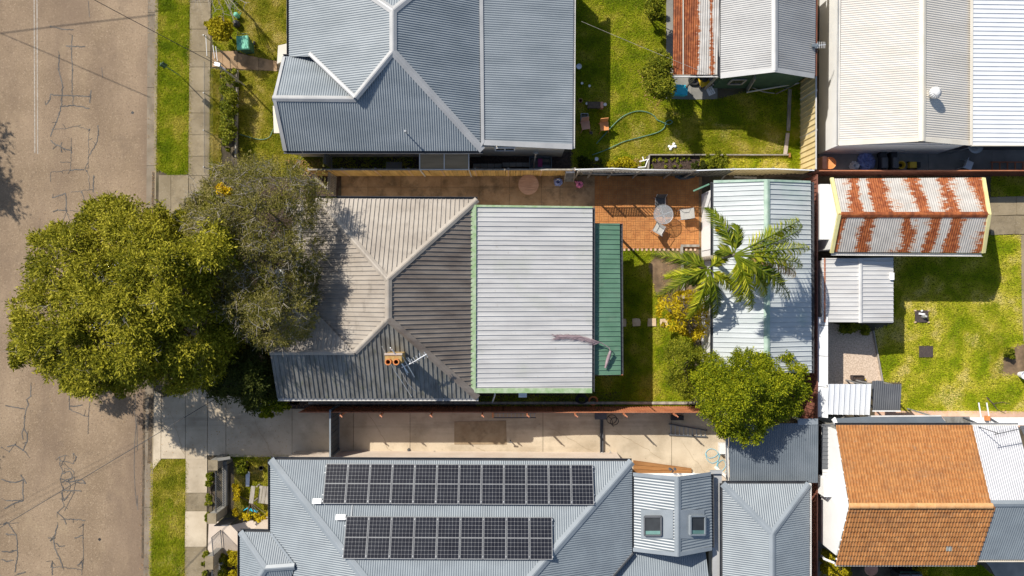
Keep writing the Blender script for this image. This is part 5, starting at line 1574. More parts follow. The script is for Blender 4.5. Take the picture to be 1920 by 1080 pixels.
MB().tube([(a.x, a.y, .1), (a.x, a.y, 1.1), (b.x, b.y, 1.1), (b.x, b.y, .1), (a.x, a.y, .1)], .025, 6).build('gate_frame', M['darkgrey'], g2)
mb = MB()
for i in range(1, 14):
    p = a.lerp(b, i / 14); mb.bar((p.x, p.y, .12), (p.x, p.y, 1.08), .014, .014)
mb.build('gate_bars', M['darkgrey'], g2)
a, b = P(403, 985, 1.1), P(432, 982, .9)
g3 = thing('pedestrian_gate', 'second dark mesh gate leaning inward beside the rendered pier', 'gate', P(420, 985))
MB().tube([(a.x, a.y, .1), (a.x, a.y, 1.15), (b.x, b.y, 1.15), (b.x, b.y, .1), (a.x, a.y, .1)], .025, 6).build('gate_frame', M['darkgrey'], g3)
mb = MB()
for i in range(1, 14):
    p = a.lerp(b, i / 14); mb.bar((p.x, p.y, .12), (p.x, p.y, 1.12), .03, .014)
mb.build('gate_bars', M['darkgrey'], g3)
# driveway gate
dg = thing('driveway_gate', 'dark blue-grey sheet gate closed across the concrete driveway', 'gate', P(625, 815))
a, b = P(619, 770, 1.75), P(619, 858, 1.75)
M['bluegate'] = mk('blue_grey_gate', (.045, .06, .075), (.065, .085, .10), 2, .5)
mb = MB(); corrugate(mb, [[(a.x, a.y, .05), (b.x, b.y, .05), (b.x, b.y, 1.72), (a.x, a.y, 1.72)]], (0, 0, -1), .25, .02, RIB, n=(1, 0, 0)); mb.build('panel', M['bluegate'], dg)
for p in (a, b): MB().box((p.x, p.y, .88), (.09, .09, 1.76)).build('post', M['carport'], dg)
for z in (.12, 1.74): MB().bar((a.x, a.y, z), (b.x, b.y, z), .07, .06).build('rail', M['solarcap'], dg)
# dark beam across the driveway and small kit at its end
bm = thing('steel_beam', 'dark steel channel beam lying across the driveway', 'beam', P(1128, 815))
a, b = P(1128, 776, .1), P(1128, 852, .1)
mb = MB(); mb.ext([(-.075, .02), (-.075, .16), (-.06, .16), (-.06, .05), (.06, .05), (.06, .16), (.075, .16), (.075, .02)], (a.x, a.y, .02), (b.x, b.y, .02), (1, 0, 0), closed=False); mb.add([(a.x - .06, a.y, .065), (a.x + .06, a.y, .065), (b.x + .06, b.y, .065), (b.x - .06, b.y, .065)], [(0, 1, 2, 3)])
mb.build('channel', M['darkgrey'], bm)
for y in (778, 850):
    v = P(1128, y); MB().box((v.x, v.y, .03), (.2, .12, .03)).build('foot', M['darkgrey'], bm)

# ================================================================== SOLAR PANELS
pl = JN
n = pl[0]
down = Vector((n.x, n.y, 0)).normalized(); dvec = (down - n * down.dot(n)).normalized()
uvec = dvec.cross(n).normalized()
if uvec.x < 0: uvec = -uvec
MP = Matrix((uvec, -dvec, n)).transposed().to_4x4()
PW, PL = 1.0, 1.76
ORD = ['first', 'second', 'third', 'fourth', 'fifth', 'sixth', 'seventh', 'eighth', 'ninth', 'tenth', 'eleventh', 'last']
def make_panel():
    t = thing('solar_panel', 'black solar panel', 'solar panel', (0, 0, 0), 'solar panels on the grey hip roof')
    MB().box((0, 0, .030), (PW - .03, PL - .03, .012)).build('backsheet', M['backsheet'], t, local=True)
    fr = MB()
    for sx in (-1, 1): fr.box((sx * (PW / 2 - .010), 0, .028), (.013, PL - .012, .035))
    for sy in (-1, 0, 1): fr.box((0, sy * (PL / 2 - .012), .028), (PW - .05, .015, .0346))
    fr.build('frame', M['alframe'], t, local=True)
    mb = MB(); cw = (PW - .075) / 6; chh = (PL / 2 - .055) / 5; c = .012; g = .005
    for half in (-1, 1):
        for i in range(6):
            for j in range(5):
                x0 = -PW / 2 + .0375 + i * cw + g; x1 = x0 + cw - 2 * g
                y0 = (.02 if half > 0 else -PL / 2 + .035) + j * chh + g; y1 = y0 + chh - 2 * g
                mb.add([(x0 + c, y0, .0385), (x1 - c, y0, .0385), (x1, y0 + c, .0385), (x1, y1 - c, .0385), (x1 - c, y1, .0385), (x0 + c, y1, .0385), (x0, y1 - c, .0385), (x0, y0 + c, .0385)], [tuple(range(8))])
    mb.build('cells', M['cellm'], t, kind='stuff', local=True)
    cl = MB()
    for sx in (-1, 1):
        for sy in (-1, 1): cl.box((sx * PW / 2, sy * (PL / 2 - .12), .045), (.03, .06, .02))
    cl.build('clamps', M['alu'], t, local=True)
    return t
proto = make_panel()
cnt = 0
for row, (cx0, cy, cnum, pitch) in enumerate(((609.5, 907, 12, 41.9), (647, 1007.5, 9, 43.2))):
    c0 = onp(pl, cx0, cy)
    c1 = onp(pl, cx0 + pitch * cnum, cy)
    step = (c1 - c0).dot(uvec) / cnum
    for i in range(cnum):
        o = proto if cnt == 0 else copy_tree(proto)
        sc = step / (PW + .012)
        pos = c0 + uvec * (step * (i + .5)) + n * .11
        o.matrix_world = Matrix.Translation(pos) @ MP @ Matrix.Diagonal((sc, sc, 1, 1))
        nm = ORD[i] if i < cnum - 1 else 'last'
        o['label'] = f"black gridded solar panel, {nm} from the left in the {('upper' if row == 0 else 'lower')} roof row of {('twelve' if row == 0 else 'nine')}"
        cnt += 1
    # mounting rails
    rl = thing('panel_rails', f"aluminium mounting rails under the {('upper' if row == 0 else 'lower')} solar panel row", 'mounting rail', c0)
    for off in (-.48, .48):
        MB().bar(c0 - uvec * .05 + dvec * off + n * .06, c1 + uvec * .05 + dvec * off + n * .06, .04, .05, up=n).build('rail', M['alu'], rl)
for (x, y, w), lb in (((596, 940, .36), 'white isolator box at the lower left corner of the upper solar row'), ((640, 970, .40), 'white isolator box at the upper left corner of the lower solar row')):
    v = onp(pl, x, y)
    t = thing('isolator_box', lb, 'electrical box', v)
    M3 = Matrix((uvec, -dvec, n)).transposed()
    MB().box(v + n * .09, (w, .2, .12), M=M3).build('box_body', M['white'], t)
    MB().box(v + n * .155, (w + .03, .23, .012), M=M3).build('box_lid', M['white'], t)
v0, v1 = onp(pl, 661, 944, .03), onp(pl, 659, 969, .03)
cb = thing('cable_conduit', 'grey conduit running between the two solar panel rows', 'conduit', v0)
MB().tube([v0, v1], .022, 6).build('conduit', M['steel'], cb)

# ================================================================== SMALL THINGS
# TV antenna on the middle house
an = thing('tv_antenna', 'bent television antenna lying over the mossy roof below the chimney', 'antenna', onp(S2, 775, 690))
L_ = lambda x, y, h: onp(S2, x, y, h)
MB().tube([L_(732, 652, .9), L_(734, 657, .8)], .03, 5).build('bracket', M['alu'], an)
mb = MB(); mb.tube([L_(735, 655, .95), L_(765, 699, .7)], .028, 5); mb.tube([L_(764, 703, .75), L_(758, 690, .75)], .016, 5); mb.build('mast', M['alu'], an)
mb = MB(); mb.tube([L_(753, 689, .75), L_(773, 680, .75), L_(800, 664, .8)], .028, 5); mb.build('boom', M['alu'], an)
mb = MB()
for (x0, y0, x1, y1) in ((754, 668, 777, 707), (764, 684, 775, 703), (762, 671, 770, 681), (765, 670, 771, 680), (771, 673, 776, 682), (775, 670, 780, 679), (780, 667, 786, 676), (786, 662, 789, 672), (793, 664, 797, 672), (795, 660, 802, 670)):
    mb.tube([L_(x0, y0, .75), L_(x1, y1, .78)], .017, 4)
mb.build('elements', M['alu'], an)
mb = MB(); mb.tube([L_(716, 649, .5), L_(740, 695, .25), L_(772, 744, .05)], .016, 4); mb.tube([L_(748, 690, .6), L_(765, 720, .3), L_(779, 733, .08)], .013, 4); mb.build('guy_wire', M['alu'], an)
# second antenna on the extension
an2 = thing('tv_antenna', 'slim television antenna above the bright corrugated extension roof', 'antenna', onp(oN, 1830, 800))
q0 = onp(oN, 1834, 800); q1 = q0 + Vector((.05, -.05, 1.25))
MB().tube([q0, q1], .02, 5).build('mast', M['darkgrey'], an2)
bv = Vector((1.25, .28, 0))
MB().tube([q1 - bv * .15, q1 + bv], .018, 5).build('boom', M['darkgrey'], an2)
mb = MB()
for i in range(13):
    c = q1 - bv * .12 + bv * 1.1 * i / 12; w = .16 - .006 * i
    mb.tube([c + Vector((-.22, 1, 0)).normalized() * w, c - Vector((-.22, 1, 0)).normalized() * w], .009, 4)
mb.build('elements', M['darkgrey'], an2)

bm_ = P(1531, 86, 2.6); ma = thing('aerial_mast', 'blue-grey aerial fitting on a mast at the cream fence beside the cream building', 'aerial', (P(1531, 86, 2.6).x, bm_.y, 0))
MB().tube([(bm_.x, bm_.y, 0), (bm_.x, bm_.y, 2.6)], .028, 6).build('mast', M['steel'], ma)
mb = MB(); mb.lathe((bm_.x, bm_.y, 2.5), [(.05, 0), (.13, .06), (.12, .12), (.03, .15)], 10); mb.box((bm_.x - .1, bm_.y + .02, 2.6), (.24, .14, .08)); mb.build('fitting', M['carport'], ma)
mb = MB(); mb.tube([(bm_.x - .1, bm_.y, 2.62), (bm_.x + .42, bm_.y + .05, 2.62)], .018, 5)
for k in range(5): mb.tube([(bm_.x + .05 + k * .08, bm_.y - .12, 2.63), (bm_.x + .05 + k * .08, bm_.y + .18, 2.63)], .008, 4)
mb.build('boom', M['alu'], ma)
# wheelie bin
def bin_(loc, rz, label, lid, body, group=None):
    t = thing('wheelie_bin', label, 'bin', loc, group, rz)
    mb = MB(); vs = [(-.2, -.24, .06), (.2, -.24, .06), (.2, .2, .06), (-.2, .2, .06), (-.28, -.34, .98), (.28, -.34, .98), (.28, .3, .98), (-.28, .3, .98)]
    mb.add(vs, [(3, 2, 1, 0), (0, 1, 5, 4), (1, 2, 6, 5), (2, 3, 7, 6), (3, 0, 4, 7)]); mb.build('bin_body', M[body], t, local=True)
    mb = MB(); mb.add([(-.30, -.37, .98), (.30, -.37, .98), (.30, .31, 1.0), (-.30, .31, 1.0), (-.27, -.33, 1.05), (.27, -.33, 1.05), (.27, .27, 1.07), (-.27, .27, 1.07)], [(3, 2, 1, 0), (4, 5, 6, 7), (0, 1, 5, 4), (1, 2, 6, 5), (2, 3, 7, 6), (3, 0, 4, 7)])
    lidm = mb.build('lid', M[lid], t, local=True)
    MB().tube([(-.24, .31, 1.0), (-.24, .40, 1.0), (.24, .40, 1.0), (.24, .31, 1.0)], .018, 6).build('handle', M['bindark'], lidm, local=True)
    for s in (-1, 1):
        m2 = MB(); m2.tube([(s * .24 - .03, .26, .1), (s * .24 + .03, .26, .1)], .1, 12); m2.build('wheel', M['rubber'], t, local=True)
    return t
v = P(455, 79, 1.0); bin_((v.x, v.y, 0), .06, 'green wheelie bin standing on the front lawn of the top house', 'binlid', 'bindark')
v = P(437, 22, .6)
bg = thing('watering_can', 'pale green watering can with a dark bag by the front fence', 'watering can', (v.x, v.y, 0))
MB().lathe((v.x, v.y, 0), [(.12, 0), (.13, .25), (.10, .32), (.05, .34)], 12).build('can_body', M['binlid'], bg); MB().tube([(v.x + .1, v.y, .08), (v.x + .28, v.y + .05, .34)], .02, 6).build('spout', M['binlid'], bg)
MB().lathe((v.x - .02, v.y - .42, 0), [(.14, 0), (.19, .12), (.15, .28), (.05, .36)], 9).build('dark_bag', M['dark'], bg)
# street sign post throwing the long shadow
sg = thing('street_sign', 'slim street sign post standing on the grass verge', 'sign', P(338, 142))
b0 = P(338, 142)
# post and plate
MB().tube([(b0.x, b0.y, 0), (b0.x, b0.y, 1.9)], .022, 6).build('post', M['hosegreen'], sg)
sd = Vector((.86, -.88, 0)).normalized()
MB().box((b0.x, b0.y, 1.62), (.24, .02, .44), rz=math.atan2(sd.y, sd.x) + math.pi / 2).build('sign_plate', M['bindark'], sg)

# overhead wires
def wire(name, label, pts, r, sag, mat='dark'):
    p, q = pts; L = []
    for i in range(17):
        t = i / 16; v = p.lerp(q, t); v.z -= sag * 4 * t * (1 - t); L.append(v)
    o = MB().tube(L, r, 5).build(name, M[mat]); return setp(o, label, 'wire')
sp = P(407, 121, 3.2)
wire('power_line', 'black service wire coming down to the grey pole bracket by the front gate', (P(170, -4, 6.2), sp), .014, .12)
pole = thing('service_pole', 'grey private power pole with a box bracket beside the front gate', 'pole', (P(407, 121, 3.2).x, P(407, 121, 3.2).y, 0))
MB().tube([(sp.x, sp.y, 0), (sp.x, sp.y, 3.15)], .04, 8).build('pole_shaft', M['steel'], pole)
MB().box((sp.x + .02, sp.y, 3.2), (.26, .16, .12), rz=-.25).build('bracket_box', M['alu'], pole)
MB().bar((sp.x + .1, sp.y - .04, 3.18), (sp.x + .34, sp.y - .2, 3.1), .05, .05).build('stay_arm', M['steel'], pole)
wire('power_line', 'black service wire crossing low over the road to the tree', (P(-60, 1025, 5.6), P(400, 750, 3.6)), .015, .12)
# cables high above, out of the picture on the left, cast the two faint shadows on the road
def lifted(x, y, h):           # point at height h whose shadow falls on pixel (x, y) of the road
    g = P(x, y); return Vector((g.x - .86 * h, g.y + .88 * h, h))
wire('overhead_cable', 'twisted overhead cable strung high over the road towards the top', (lifted(-120, 72, 6.2), lifted(330, 18, 6.0)), .022, .05)
wire('overhead_cable', 'second overhead cable slanting down over the road', (lifted(-160, -8, 6.2), lifted(276, 178, 5.2)), .018, .05)
for k in range(3):
    wire('overhead_cable', ['thin', 'slack', 'lower'][k] + ' cable casting a faint line over the lower road', (lifted(-60, 985 + 12 * k, 5.9), lifted(275, 812 + 9 * k, 5.9)), .006, .02)
fl = wire('washing_line', 'pale thin line strung across the back lawn to the rusted shed', (P(1090, 40, 2.6), P(1345, 146, 2.6)), .009, .05, 'greytimber')

# orange plastic chairs
def plastic_chair(loc, rz, label, mt='orange', group='orange plastic garden chairs'):
    t = thing('plastic_chair', label, 'chair', loc, group, rz)
    m = M[mt]
    mb = MB(); mb.add([(-.2, -.2, .42), (.2, -.2, .42), (.22, .2, .41), (-.22, .2, .41), (-.2, -.2, .445), (.2, -.2, .445), (.22, .2, .435), (-.22, .2, .435)], [(3, 2, 1, 0), (4, 5, 6, 7), (0, 1, 5, 4), (1, 2, 6, 5), (2, 3, 7, 6), (3, 0, 4, 7)]); mb.build('seat', m, t, local=True)
    mb = MB(); mb.add([(-.2, .2, .42), (.2, .2, .42), (.19, .3, .80), (-.19, .3, .80), (-.2, .22, .42), (.2, .22, .42), (.19, .325, .80), (-.19, .325, .80)], [(0, 1, 2, 3), (7, 6, 5, 4), (0, 4, 5, 1), (1, 5, 6, 2), (2, 6, 7, 3), (3, 7, 4, 0)]); mb.build('backrest', m, t, local=True)
    for sx, sy in ((-1, -1), (1, -1), (-1, 1), (1, 1)):
        MB().bar((sx * .18, sy * .18, .42), (sx * .23, sy * .25, 0), .035, .035).build('leg', m, t, local=True)
    return t
plastic_chair(P(1132, 239, .2) * 1.0, 0.1, 'orange plastic chair at the edge of the house shadow, lit by sun')
bpy.context.view_layer.update()
v = P(1097, 237, .2); plastic_chair((v.x, v.y, 0), .15, 'pinkish orange plastic chair in the house shadow beside the grey crate', 'terrapink')
for o in bpy.data.objects:
    if o.get('category') == 'chair': o.location.z = 0
v = P(1095, 222)
cr = thing('crate', 'grey plastic crate on the shaded lawn behind the chair', 'crate', v)
for s in (-1, 1):
    MB().box((v.x + s * .17, v.y, .13), (.02, .36, .26)).build('side', M['steel'], cr); MB().box((v.x, v.y + s * .18, .13), (.36, .02, .26)).build('side', M['steel'], cr)
mb = MB()
for i in range(6): mb.box((v.x - .15 + i * .06, v.y, .015), (.025, .35, .02))
mb.build('slats', M['steel'], cr)
v = P(1112, 200)
lg = thing('garden_bench', 'dark low timber bench with a pale terracotta block on its end', 'bench', v)
MB().box((v.x, v.y, .3), (.62, .32, .06)).build('bench_top', M['darkbark'], lg)
for s in (-1, 1): MB().box((v.x + s * .24, v.y, .14), (.06, .28, .28)).build('leg', M['darkbark'], lg)
MB().box((v.x + .4, v.y, .17), (.14, .3, .34)).build('end_block', M['terrapink'], lg)
for (x, y, s, mt), lb in zip(((1088, 190, .1, 'terrapink'), (1100, 195, .07, 'white'), (1134, 197, .08, 'white'), (1085, 127, .13, 'alu'), (1091, 157, .06, 'white'), (1105, 162, .06, 'white'), (1108, 250, .07, 'greytimber'), (1118, 299, .09, 'alu')),
        ('small terracotta pot beside the rear wall', 'small white bottle left of the dark bench', 'white bottle right of the terracotta block', 'pale square tin near the rear wall', 'little white cup in the shade below the tin', 'little white cup further out on the shaded lawn', 'weathered peg pot between the two chairs', 'pale metal jar at the foot of the lawn')):
    v = P(x, y); t = thing('small_pot' if 'pot' in lb else 'container', lb, 'container', v)
    MB().lathe((v.x, v.y, 0), [(s * .7, 0), (s, s * 1.5), (s * 1.06, s * 1.6), (s * .9, s * 1.6), (s * .8, s * 1.2)], 10).build('vessel', M[mt], t)
    MB().cyl((v.x, v.y, s * 1.1), s * .8, s * .8, .01, 10).build('contents', M['bed'] if 'pot' in lb else M[mt], t)
# blue tub
v = P(1274, 168, .45)
tb = thing('storage_tub', 'bright blue lidded storage tub on the concrete by the citrus tree', 'tub', (v.x, v.y, 0), rz=0.0)
tb.rotation_euler = (0, 0, -.08)
mb = MB(); mb.add([(-.34, -.2, 0), (.34, -.2, 0), (.34, .2, 0), (-.34, .2, 0), (-.39, -.23, .42), (.39, -.23, .42), (.39, .23, .42), (-.39, .23, .42)], [(3, 2, 1, 0), (0, 1, 5, 4), (1, 2, 6, 5), (2, 3, 7, 6), (3, 0, 4, 7)]); mb.build('tub_body', M['bluebox'], tb, local=True)
mb = MB().prism([(-.41, -.25), (.41, -.25), (.41, .25), (-.41, .25)], .42, .455).prism([(-.35, -.19), (.35, -.19), (.35, .19), (-.35, .19)], .455, .475); mb.build('tub_lid', M['bluebox'], tb, local=True)
# white bone shaped toy
v = P(1260, 275)
toy = thing('dog_toy', 'white bone shaped toy lying on the sunny lawn', 'toy', v, rz=.5)
mb = MB(); mb.bar((-.1, 0, .05), (.1, 0, .05), .12, .08)
for sx in (-1, 1):
    for sy in (-1, 1): mb.lathe((sx * .13, sy * .07, 0), [(.03, 0), (.07, .02), (.07, .07), (.03, .1)], 10)
mb.build('bone', M['white'], toy, local=True)
# green hose
hp = [(1118, 270), (1125, 262), (1145, 240), (1160, 225), (1175, 215), (1195, 209), (1213, 211), (1226, 218), (1231, 225), (1240, 229), (1252, 234), (1260, 230), (1256, 226), (1248, 230), (1245, 240), (1232, 249), (1200, 258), (1170, 266), (1150, 275), (1130, 284), (1110, 291)]
def smooth(pts, z):
    L = []
    for i in range(len(pts) - 1):
        p0 = pts[max(i - 1, 0)]; p1 = pts[i]; p2 = pts[i + 1]; p3 = pts[min(i + 2, len(pts) - 1)]
        for k in range(5):
            t = k / 5
            f = lambda a, b, c, d: .5 * (2 * b + (c - a) * t + (2 * a - 5 * b + 4 * c - d) * t * t + (3 * b - a - 3 * c + d) * t ** 3)
            L.append(P(f(p0[0], p1[0], p2[0], p3[0]), f(p0[1], p1[1], p2[1], p3[1])) + Vector((0, 0, z)))
    L.append(P(*pts[-1]) + Vector((0, 0, z)))
    return L
setp(MB().tube(smooth(hp, .075), .022, 6).build('garden_hose', M['hosegreen'], smooth=True), 'green hose looped across the sunny back lawn', 'hose')
setp(MB().tube(smooth([(450, 252), (470, 258), (490, 262), (505, 258), (512, 245), (516, 235)], .05), .018, 6).build('garden_hose', M['hosegreen'], smooth=True), 'dark green hose on the front lawn of the top house', 'hose')
bl = [(1322, 850), (1326, 862), (1336, 868), (1347, 860), (1344, 846), (1332, 841), (1323, 848), (1328, 858), (1340, 856), (1350, 848), (1345, 866), (1343, 878), (1353, 882), (1360, 872), (1355, 862), (1345, 870), (1350, 882), (1358, 886), (1366, 870)]
setp(MB().tube(smooth(bl, .055), .014, 6).build('garden_hose', M['hoseblue'], smooth=True), 'light blue hose coiled on the pale driveway', 'hose')
# junk by the lean-to
def lawnmower(loc, label):
    t = thing('lawn_mower', label, 'lawn mower', loc, rz=.4)
    MB().prism([(-.25, -.3), (.25, -.3), (.28, 0), (.25, .3), (-.25, .3), (-.28, 0)], .12, .26).build('deck', M['yellow'], t, local=True)
    MB().lathe((0, 0, .26), [(.14, 0), (.16, .1), (.12, .18), (.03, .2)], 12).build('engine', M['dark'], t, local=True)
    for sx in (-1, 1):
        for sy in (-1, 1): MB().tube([(sx * .27, sy * .27, .1), (sx * .33, sy * .27, .1)], .1, 10).build('wheel', M['rubber'], t, local=True)
    MB().tube([(-.2, .3, .25), (-.2, .95, .9), (.2, .95, .9), (.2, .3, .25)], .015, 5).build('handle', M['steel'], t, local=True)
    return t
lawnmower(P(1318, 152), 'yellow and black lawn mower under the edge of the rusted lean-to')
rr = random.Random(5)
for i, ((x, y, r, mt), lb) in enumerate(zip(((1301, 152, .26, 'dark'), (1308, 147, .2, 'alu'), (1322, 143, .22, 'offwhite'), (1333, 150, .24, 'darkgrey'), (1339, 158, .18, 'alu')),
        ('black tyre leaning under the lean-to edge', 'shiny pail next to the black tyre', 'pale sack slumped under the lean-to', 'dark grey sack right of the lawn mower', 'grey pail near the white paper sack'))):
    v = P(x, y)
    t = thing('tyre' if 'tyre' in lb else ('pail' if 'pail' in lb else 'sack'), lb, 'clutter', v)
    if 'tyre' in lb:
        mb = MB(); ring = [(r * math.cos(a), 0, r * math.sin(a)) for a in np.linspace(0, 2 * math.pi, 20)]
        mb.tube([Vector(v) + Vector((p[0], p[2] * .8, .2 + p[2] * .5)) for p in ring], .08, 6); mb.build('tread', M['rubber'], t, smooth=True)
    elif 'pail' in lb:
        MB().lathe(v, [(r * .7, 0), (r, .34), (r * .92, .34), (r * .65, .05)], 14).build('pail_body', M[mt], t); MB().tube([v + Vector((r * math.cos(a), .02, .34 + .2 * math.sin(a))) for a in np.linspace(0, math.pi, 9)], .008, 4).build('pail_handle', M['steel'], t)
    else:
        MB().lathe(v, [(r * .9, 0), (r * 1.1, .1), (r * .8, .3), (r * .25, .4), (r * .3, .46)], 9).build('sack_body', M[mt], t); MB().tube([v + Vector((r * .27 * math.cos(a), r * .27 * math.sin(a), .41)) for a in np.linspace(0, 6.28, 10)], .015, 4).build('tie', M['red'] if i == 2 else M['dark'], t)
v = P(1332, 171)
pb = thing('paper_sack', 'flat white sack printed with dark figures on the shaded paving', 'sack', v, rz=.42)
MB().prism([(-.17, -.2), (.17, -.2), (.16, .2), (-.18, .19)], .0, .06).build('sack_sheet', M['white'], pb, local=True)
def figure_text(txt, parent, loc, size, mat, rz=0):
    c = bpy.data.curves.new('figures', 'FONT'); c.body = txt; c.size = size; c.align_x = 'CENTER'; c.align_y = 'CENTER'
    tmp = bpy.data.objects.new('figures', c); COL.objects.link(tmp)
    bpy.context.view_layer.update()
    me = bpy.data.meshes.new_from_object(tmp.evaluated_get(bpy.context.evaluated_depsgraph_get()))
    bpy.data.objects.remove(tmp)
    me.materials.clear(); me.materials.append(M[mat])
    o = bpy.data.objects.new('figures', me); COL.objects.link(o); o.parent = parent; o.location = loc; o.rotation_euler = (0, 0, rz); return o
figure_text('72', pb, (0, .08, .064), .18, 'darkgrey'); figure_text('12', pb, (.03, -.1, .064), .18, 'darkgrey')
# timber plank edging and pipes on the right of the back lawn
def plank(label, a, b, w, h, mat='greytimber', name='edging_plank', z=0):
    p, q = P(*a), P(*b)
    o = MB().bar(p + Vector((0, 0, h / 2 + z)), q + Vector((0, 0, h / 2 + z)), w, h).build(name, M[mat]); return setp(o, label, 'plank')
plank('weathered plank edging in the carport shade, upper of two', (1480, 168), (1477, 246), .16, .1)
plank('pale peeling plank edging in the sun, lower of two', (1476, 250), (1471, 292), .17, .1, 'mortar')
plank('dark timber edge along the seedling bed', (1217, 291.5), (1478, 291.5), .06, .2)
plank('short timber end of the seedling bed', (1216, 292), (1214, 318), .07, .2)
plank('brown stake edging at the corner of the bed', (1478, 288), (1478, 296), .07, .22, 'browntimber')
setp(MB().tube([P(1400, 173, .4), P(1498, 156, .5)], .035, 6).build('metal_pole', M['alu']), 'grey metal pole lying in front of the carport', 'pole')
setp(MB().tube([P(1406, 162, .1), P(1430, 172, .15), P(1452, 175, .1)], .025, 6).build('metal_pole', M['steel']), 'bent thin pole under the carport wall', 'pole')
setp(MB().tube([P(1455, 176, .1), P(1492, 158, .2)], .03, 6).build('branch', M['greytimber']), 'dry branch lying by the plank edging', 'branch')
# white pipe frame beside the seedling bed
pfm = thing('pipe_frame', 'white folded pipe frame at the left end of the seedling bed', 'pipe frame', P(1207, 302))
for pts in ([(1196, 314), (1210, 313), (1214, 302), (1217, 298)], [(1199, 303), (1208, 301), (1214, 299)], [(1205, 294), (1207, 301)]):
    MB().tube([P(x, y, .2) for x, y in pts], .03, 6).build('pipe', M['white'], pfm)
# seedlings
rr = random.Random(8)
for i, (x, y) in enumerate(((1226, 300), (1237, 299), (1248, 302), (1259, 299), (1270, 301), (1281, 299), (1291, 298), (1222, 313), (1263, 313), (1275, 311), (1247, 313))):
    v = P(x, y)
    t = thing('seedling', 'young lettuce-like seedling in the dark bed, ' + (ORD[i] + ' from the left in the back row' if i < 7 else ['at the left end of the front row', 'third along the front row', 'at the right end of the front row', 'second along the front row'][i - 7]), 'seedling', v, 'seedlings in the dark bed')
    rngs = np.random.default_rng(60 + i)
    c = np.array([[v.x, v.y, .08]]) + rngs.normal(0, .05, (16, 3)) * np.array([1, 1, .4])
    npmesh('leaves', leaf_verts(c, rngs, .11, .06, .8), 4, M['lf_mid'], t)
    MB().tube([v, v + Vector((0, 0, .09))], .008, 4).build('stem', M['hosegreen'], t)

# patio furniture
v = P(1244, 402, .72)
pt = thing('glass_table', 'round clear glass patio table on crossed metal legs', 'table', (v.x, v.y, 0))
gm, nt, bb = new_mat('tinted_table_glass')
bb.inputs['Base Color'].default_value = (.45, .48, .50, 1); bb.inputs['Roughness'].default_value = .12; bb.inputs['Alpha'].default_value = .30; bb.inputs['Specular IOR Level'].default_value = .8
M['tglass'] = gm
MB().cyl((v.x, v.y, .715), .47, .47, .012, 40).build('glass_top', M['tglass'], pt)
ring = [(v.x + .47 * math.cos(a), v.y + .47 * math.sin(a), .72) for a in np.linspace(0, 2 * math.pi, 41)]
MB().tube(ring, .014, 5).build('rim', M['steel'], pt)
for a in (.35, .35 + math.pi / 2, .35 + math.pi, .35 - math.pi / 2):
    d = Vector((math.cos(a), math.sin(a), 0))
    MB().tube([Vector((v.x, v.y, .70)) + d * .45, Vector((v.x, v.y, .66)) + d * .04, Vector((v.x, v.y, .02)) + d * .36], .017, 6).build('leg', M['alu'], pt)
def mesh_chair(x, y, rz, label, mt):
    v = P(x, y, .4)
    t = thing('patio_chair', label, 'chair', (v.x, v.y, 0), 'metal patio chairs round the glass table', rz)
    MB().box((0, 0, .42), (.46, .44, .012)).build('seat', M[mt], t, local=True)
    mb = MB(); mb.add([(-.23, .22, .43), (.23, .22, .43), (.23, .34, .85), (-.23, .34, .85), (-.23, .23, .43), (.23, .23, .43), (.23, .352, .85), (-.23, .352, .85)], [(0, 1, 2, 3), (7, 6, 5, 4), (0, 4, 5, 1), (1, 5, 6, 2), (2, 6, 7, 3), (3, 7, 4, 0)]); mb.build('backrest', M[mt], t, local=True)
    for s in (-1, 1):
        MB().tube([(s * .24, .35, .86), (s * .24, .22, .42), (s * .24, -.22, .42), (s * .24, -.25, 0)], .014, 5).build('side_frame', M['alu'], t, local=True)
        MB().tube([(s * .24, .20, .42), (s * .24, .30, 0)], .014, 5).build('leg', M['alu'], t, local=True)
        MB().tube([(s * .26, .27, .62), (s * .28, -.18, .64), (s * .26, -.22, .42)], .014, 5).build('armrest', M['dark'], t, local=True)
M['meshgrey'] = mk('grey_sling_mesh', (.38, .37, .345), (.45, .44, .41), 20, .8)
M['meshdark'] = mk('dark_sling_mesh', (.06, .06, .062), (.085, .085, .087), 20, .8)
mesh_chair(1238, 380, 0.0, 'dark mesh patio chair above the glass table in the fence shade', 'meshdark')
mesh_chair(1284, 402, -math.pi / 2 + .1, 'grey mesh patio chair to the right of the glass table', 'meshgrey')
mesh_chair(1236, 428, math.pi - .5, 'grey mesh patio chair tucked under the lower edge of the glass table', 'meshgrey')
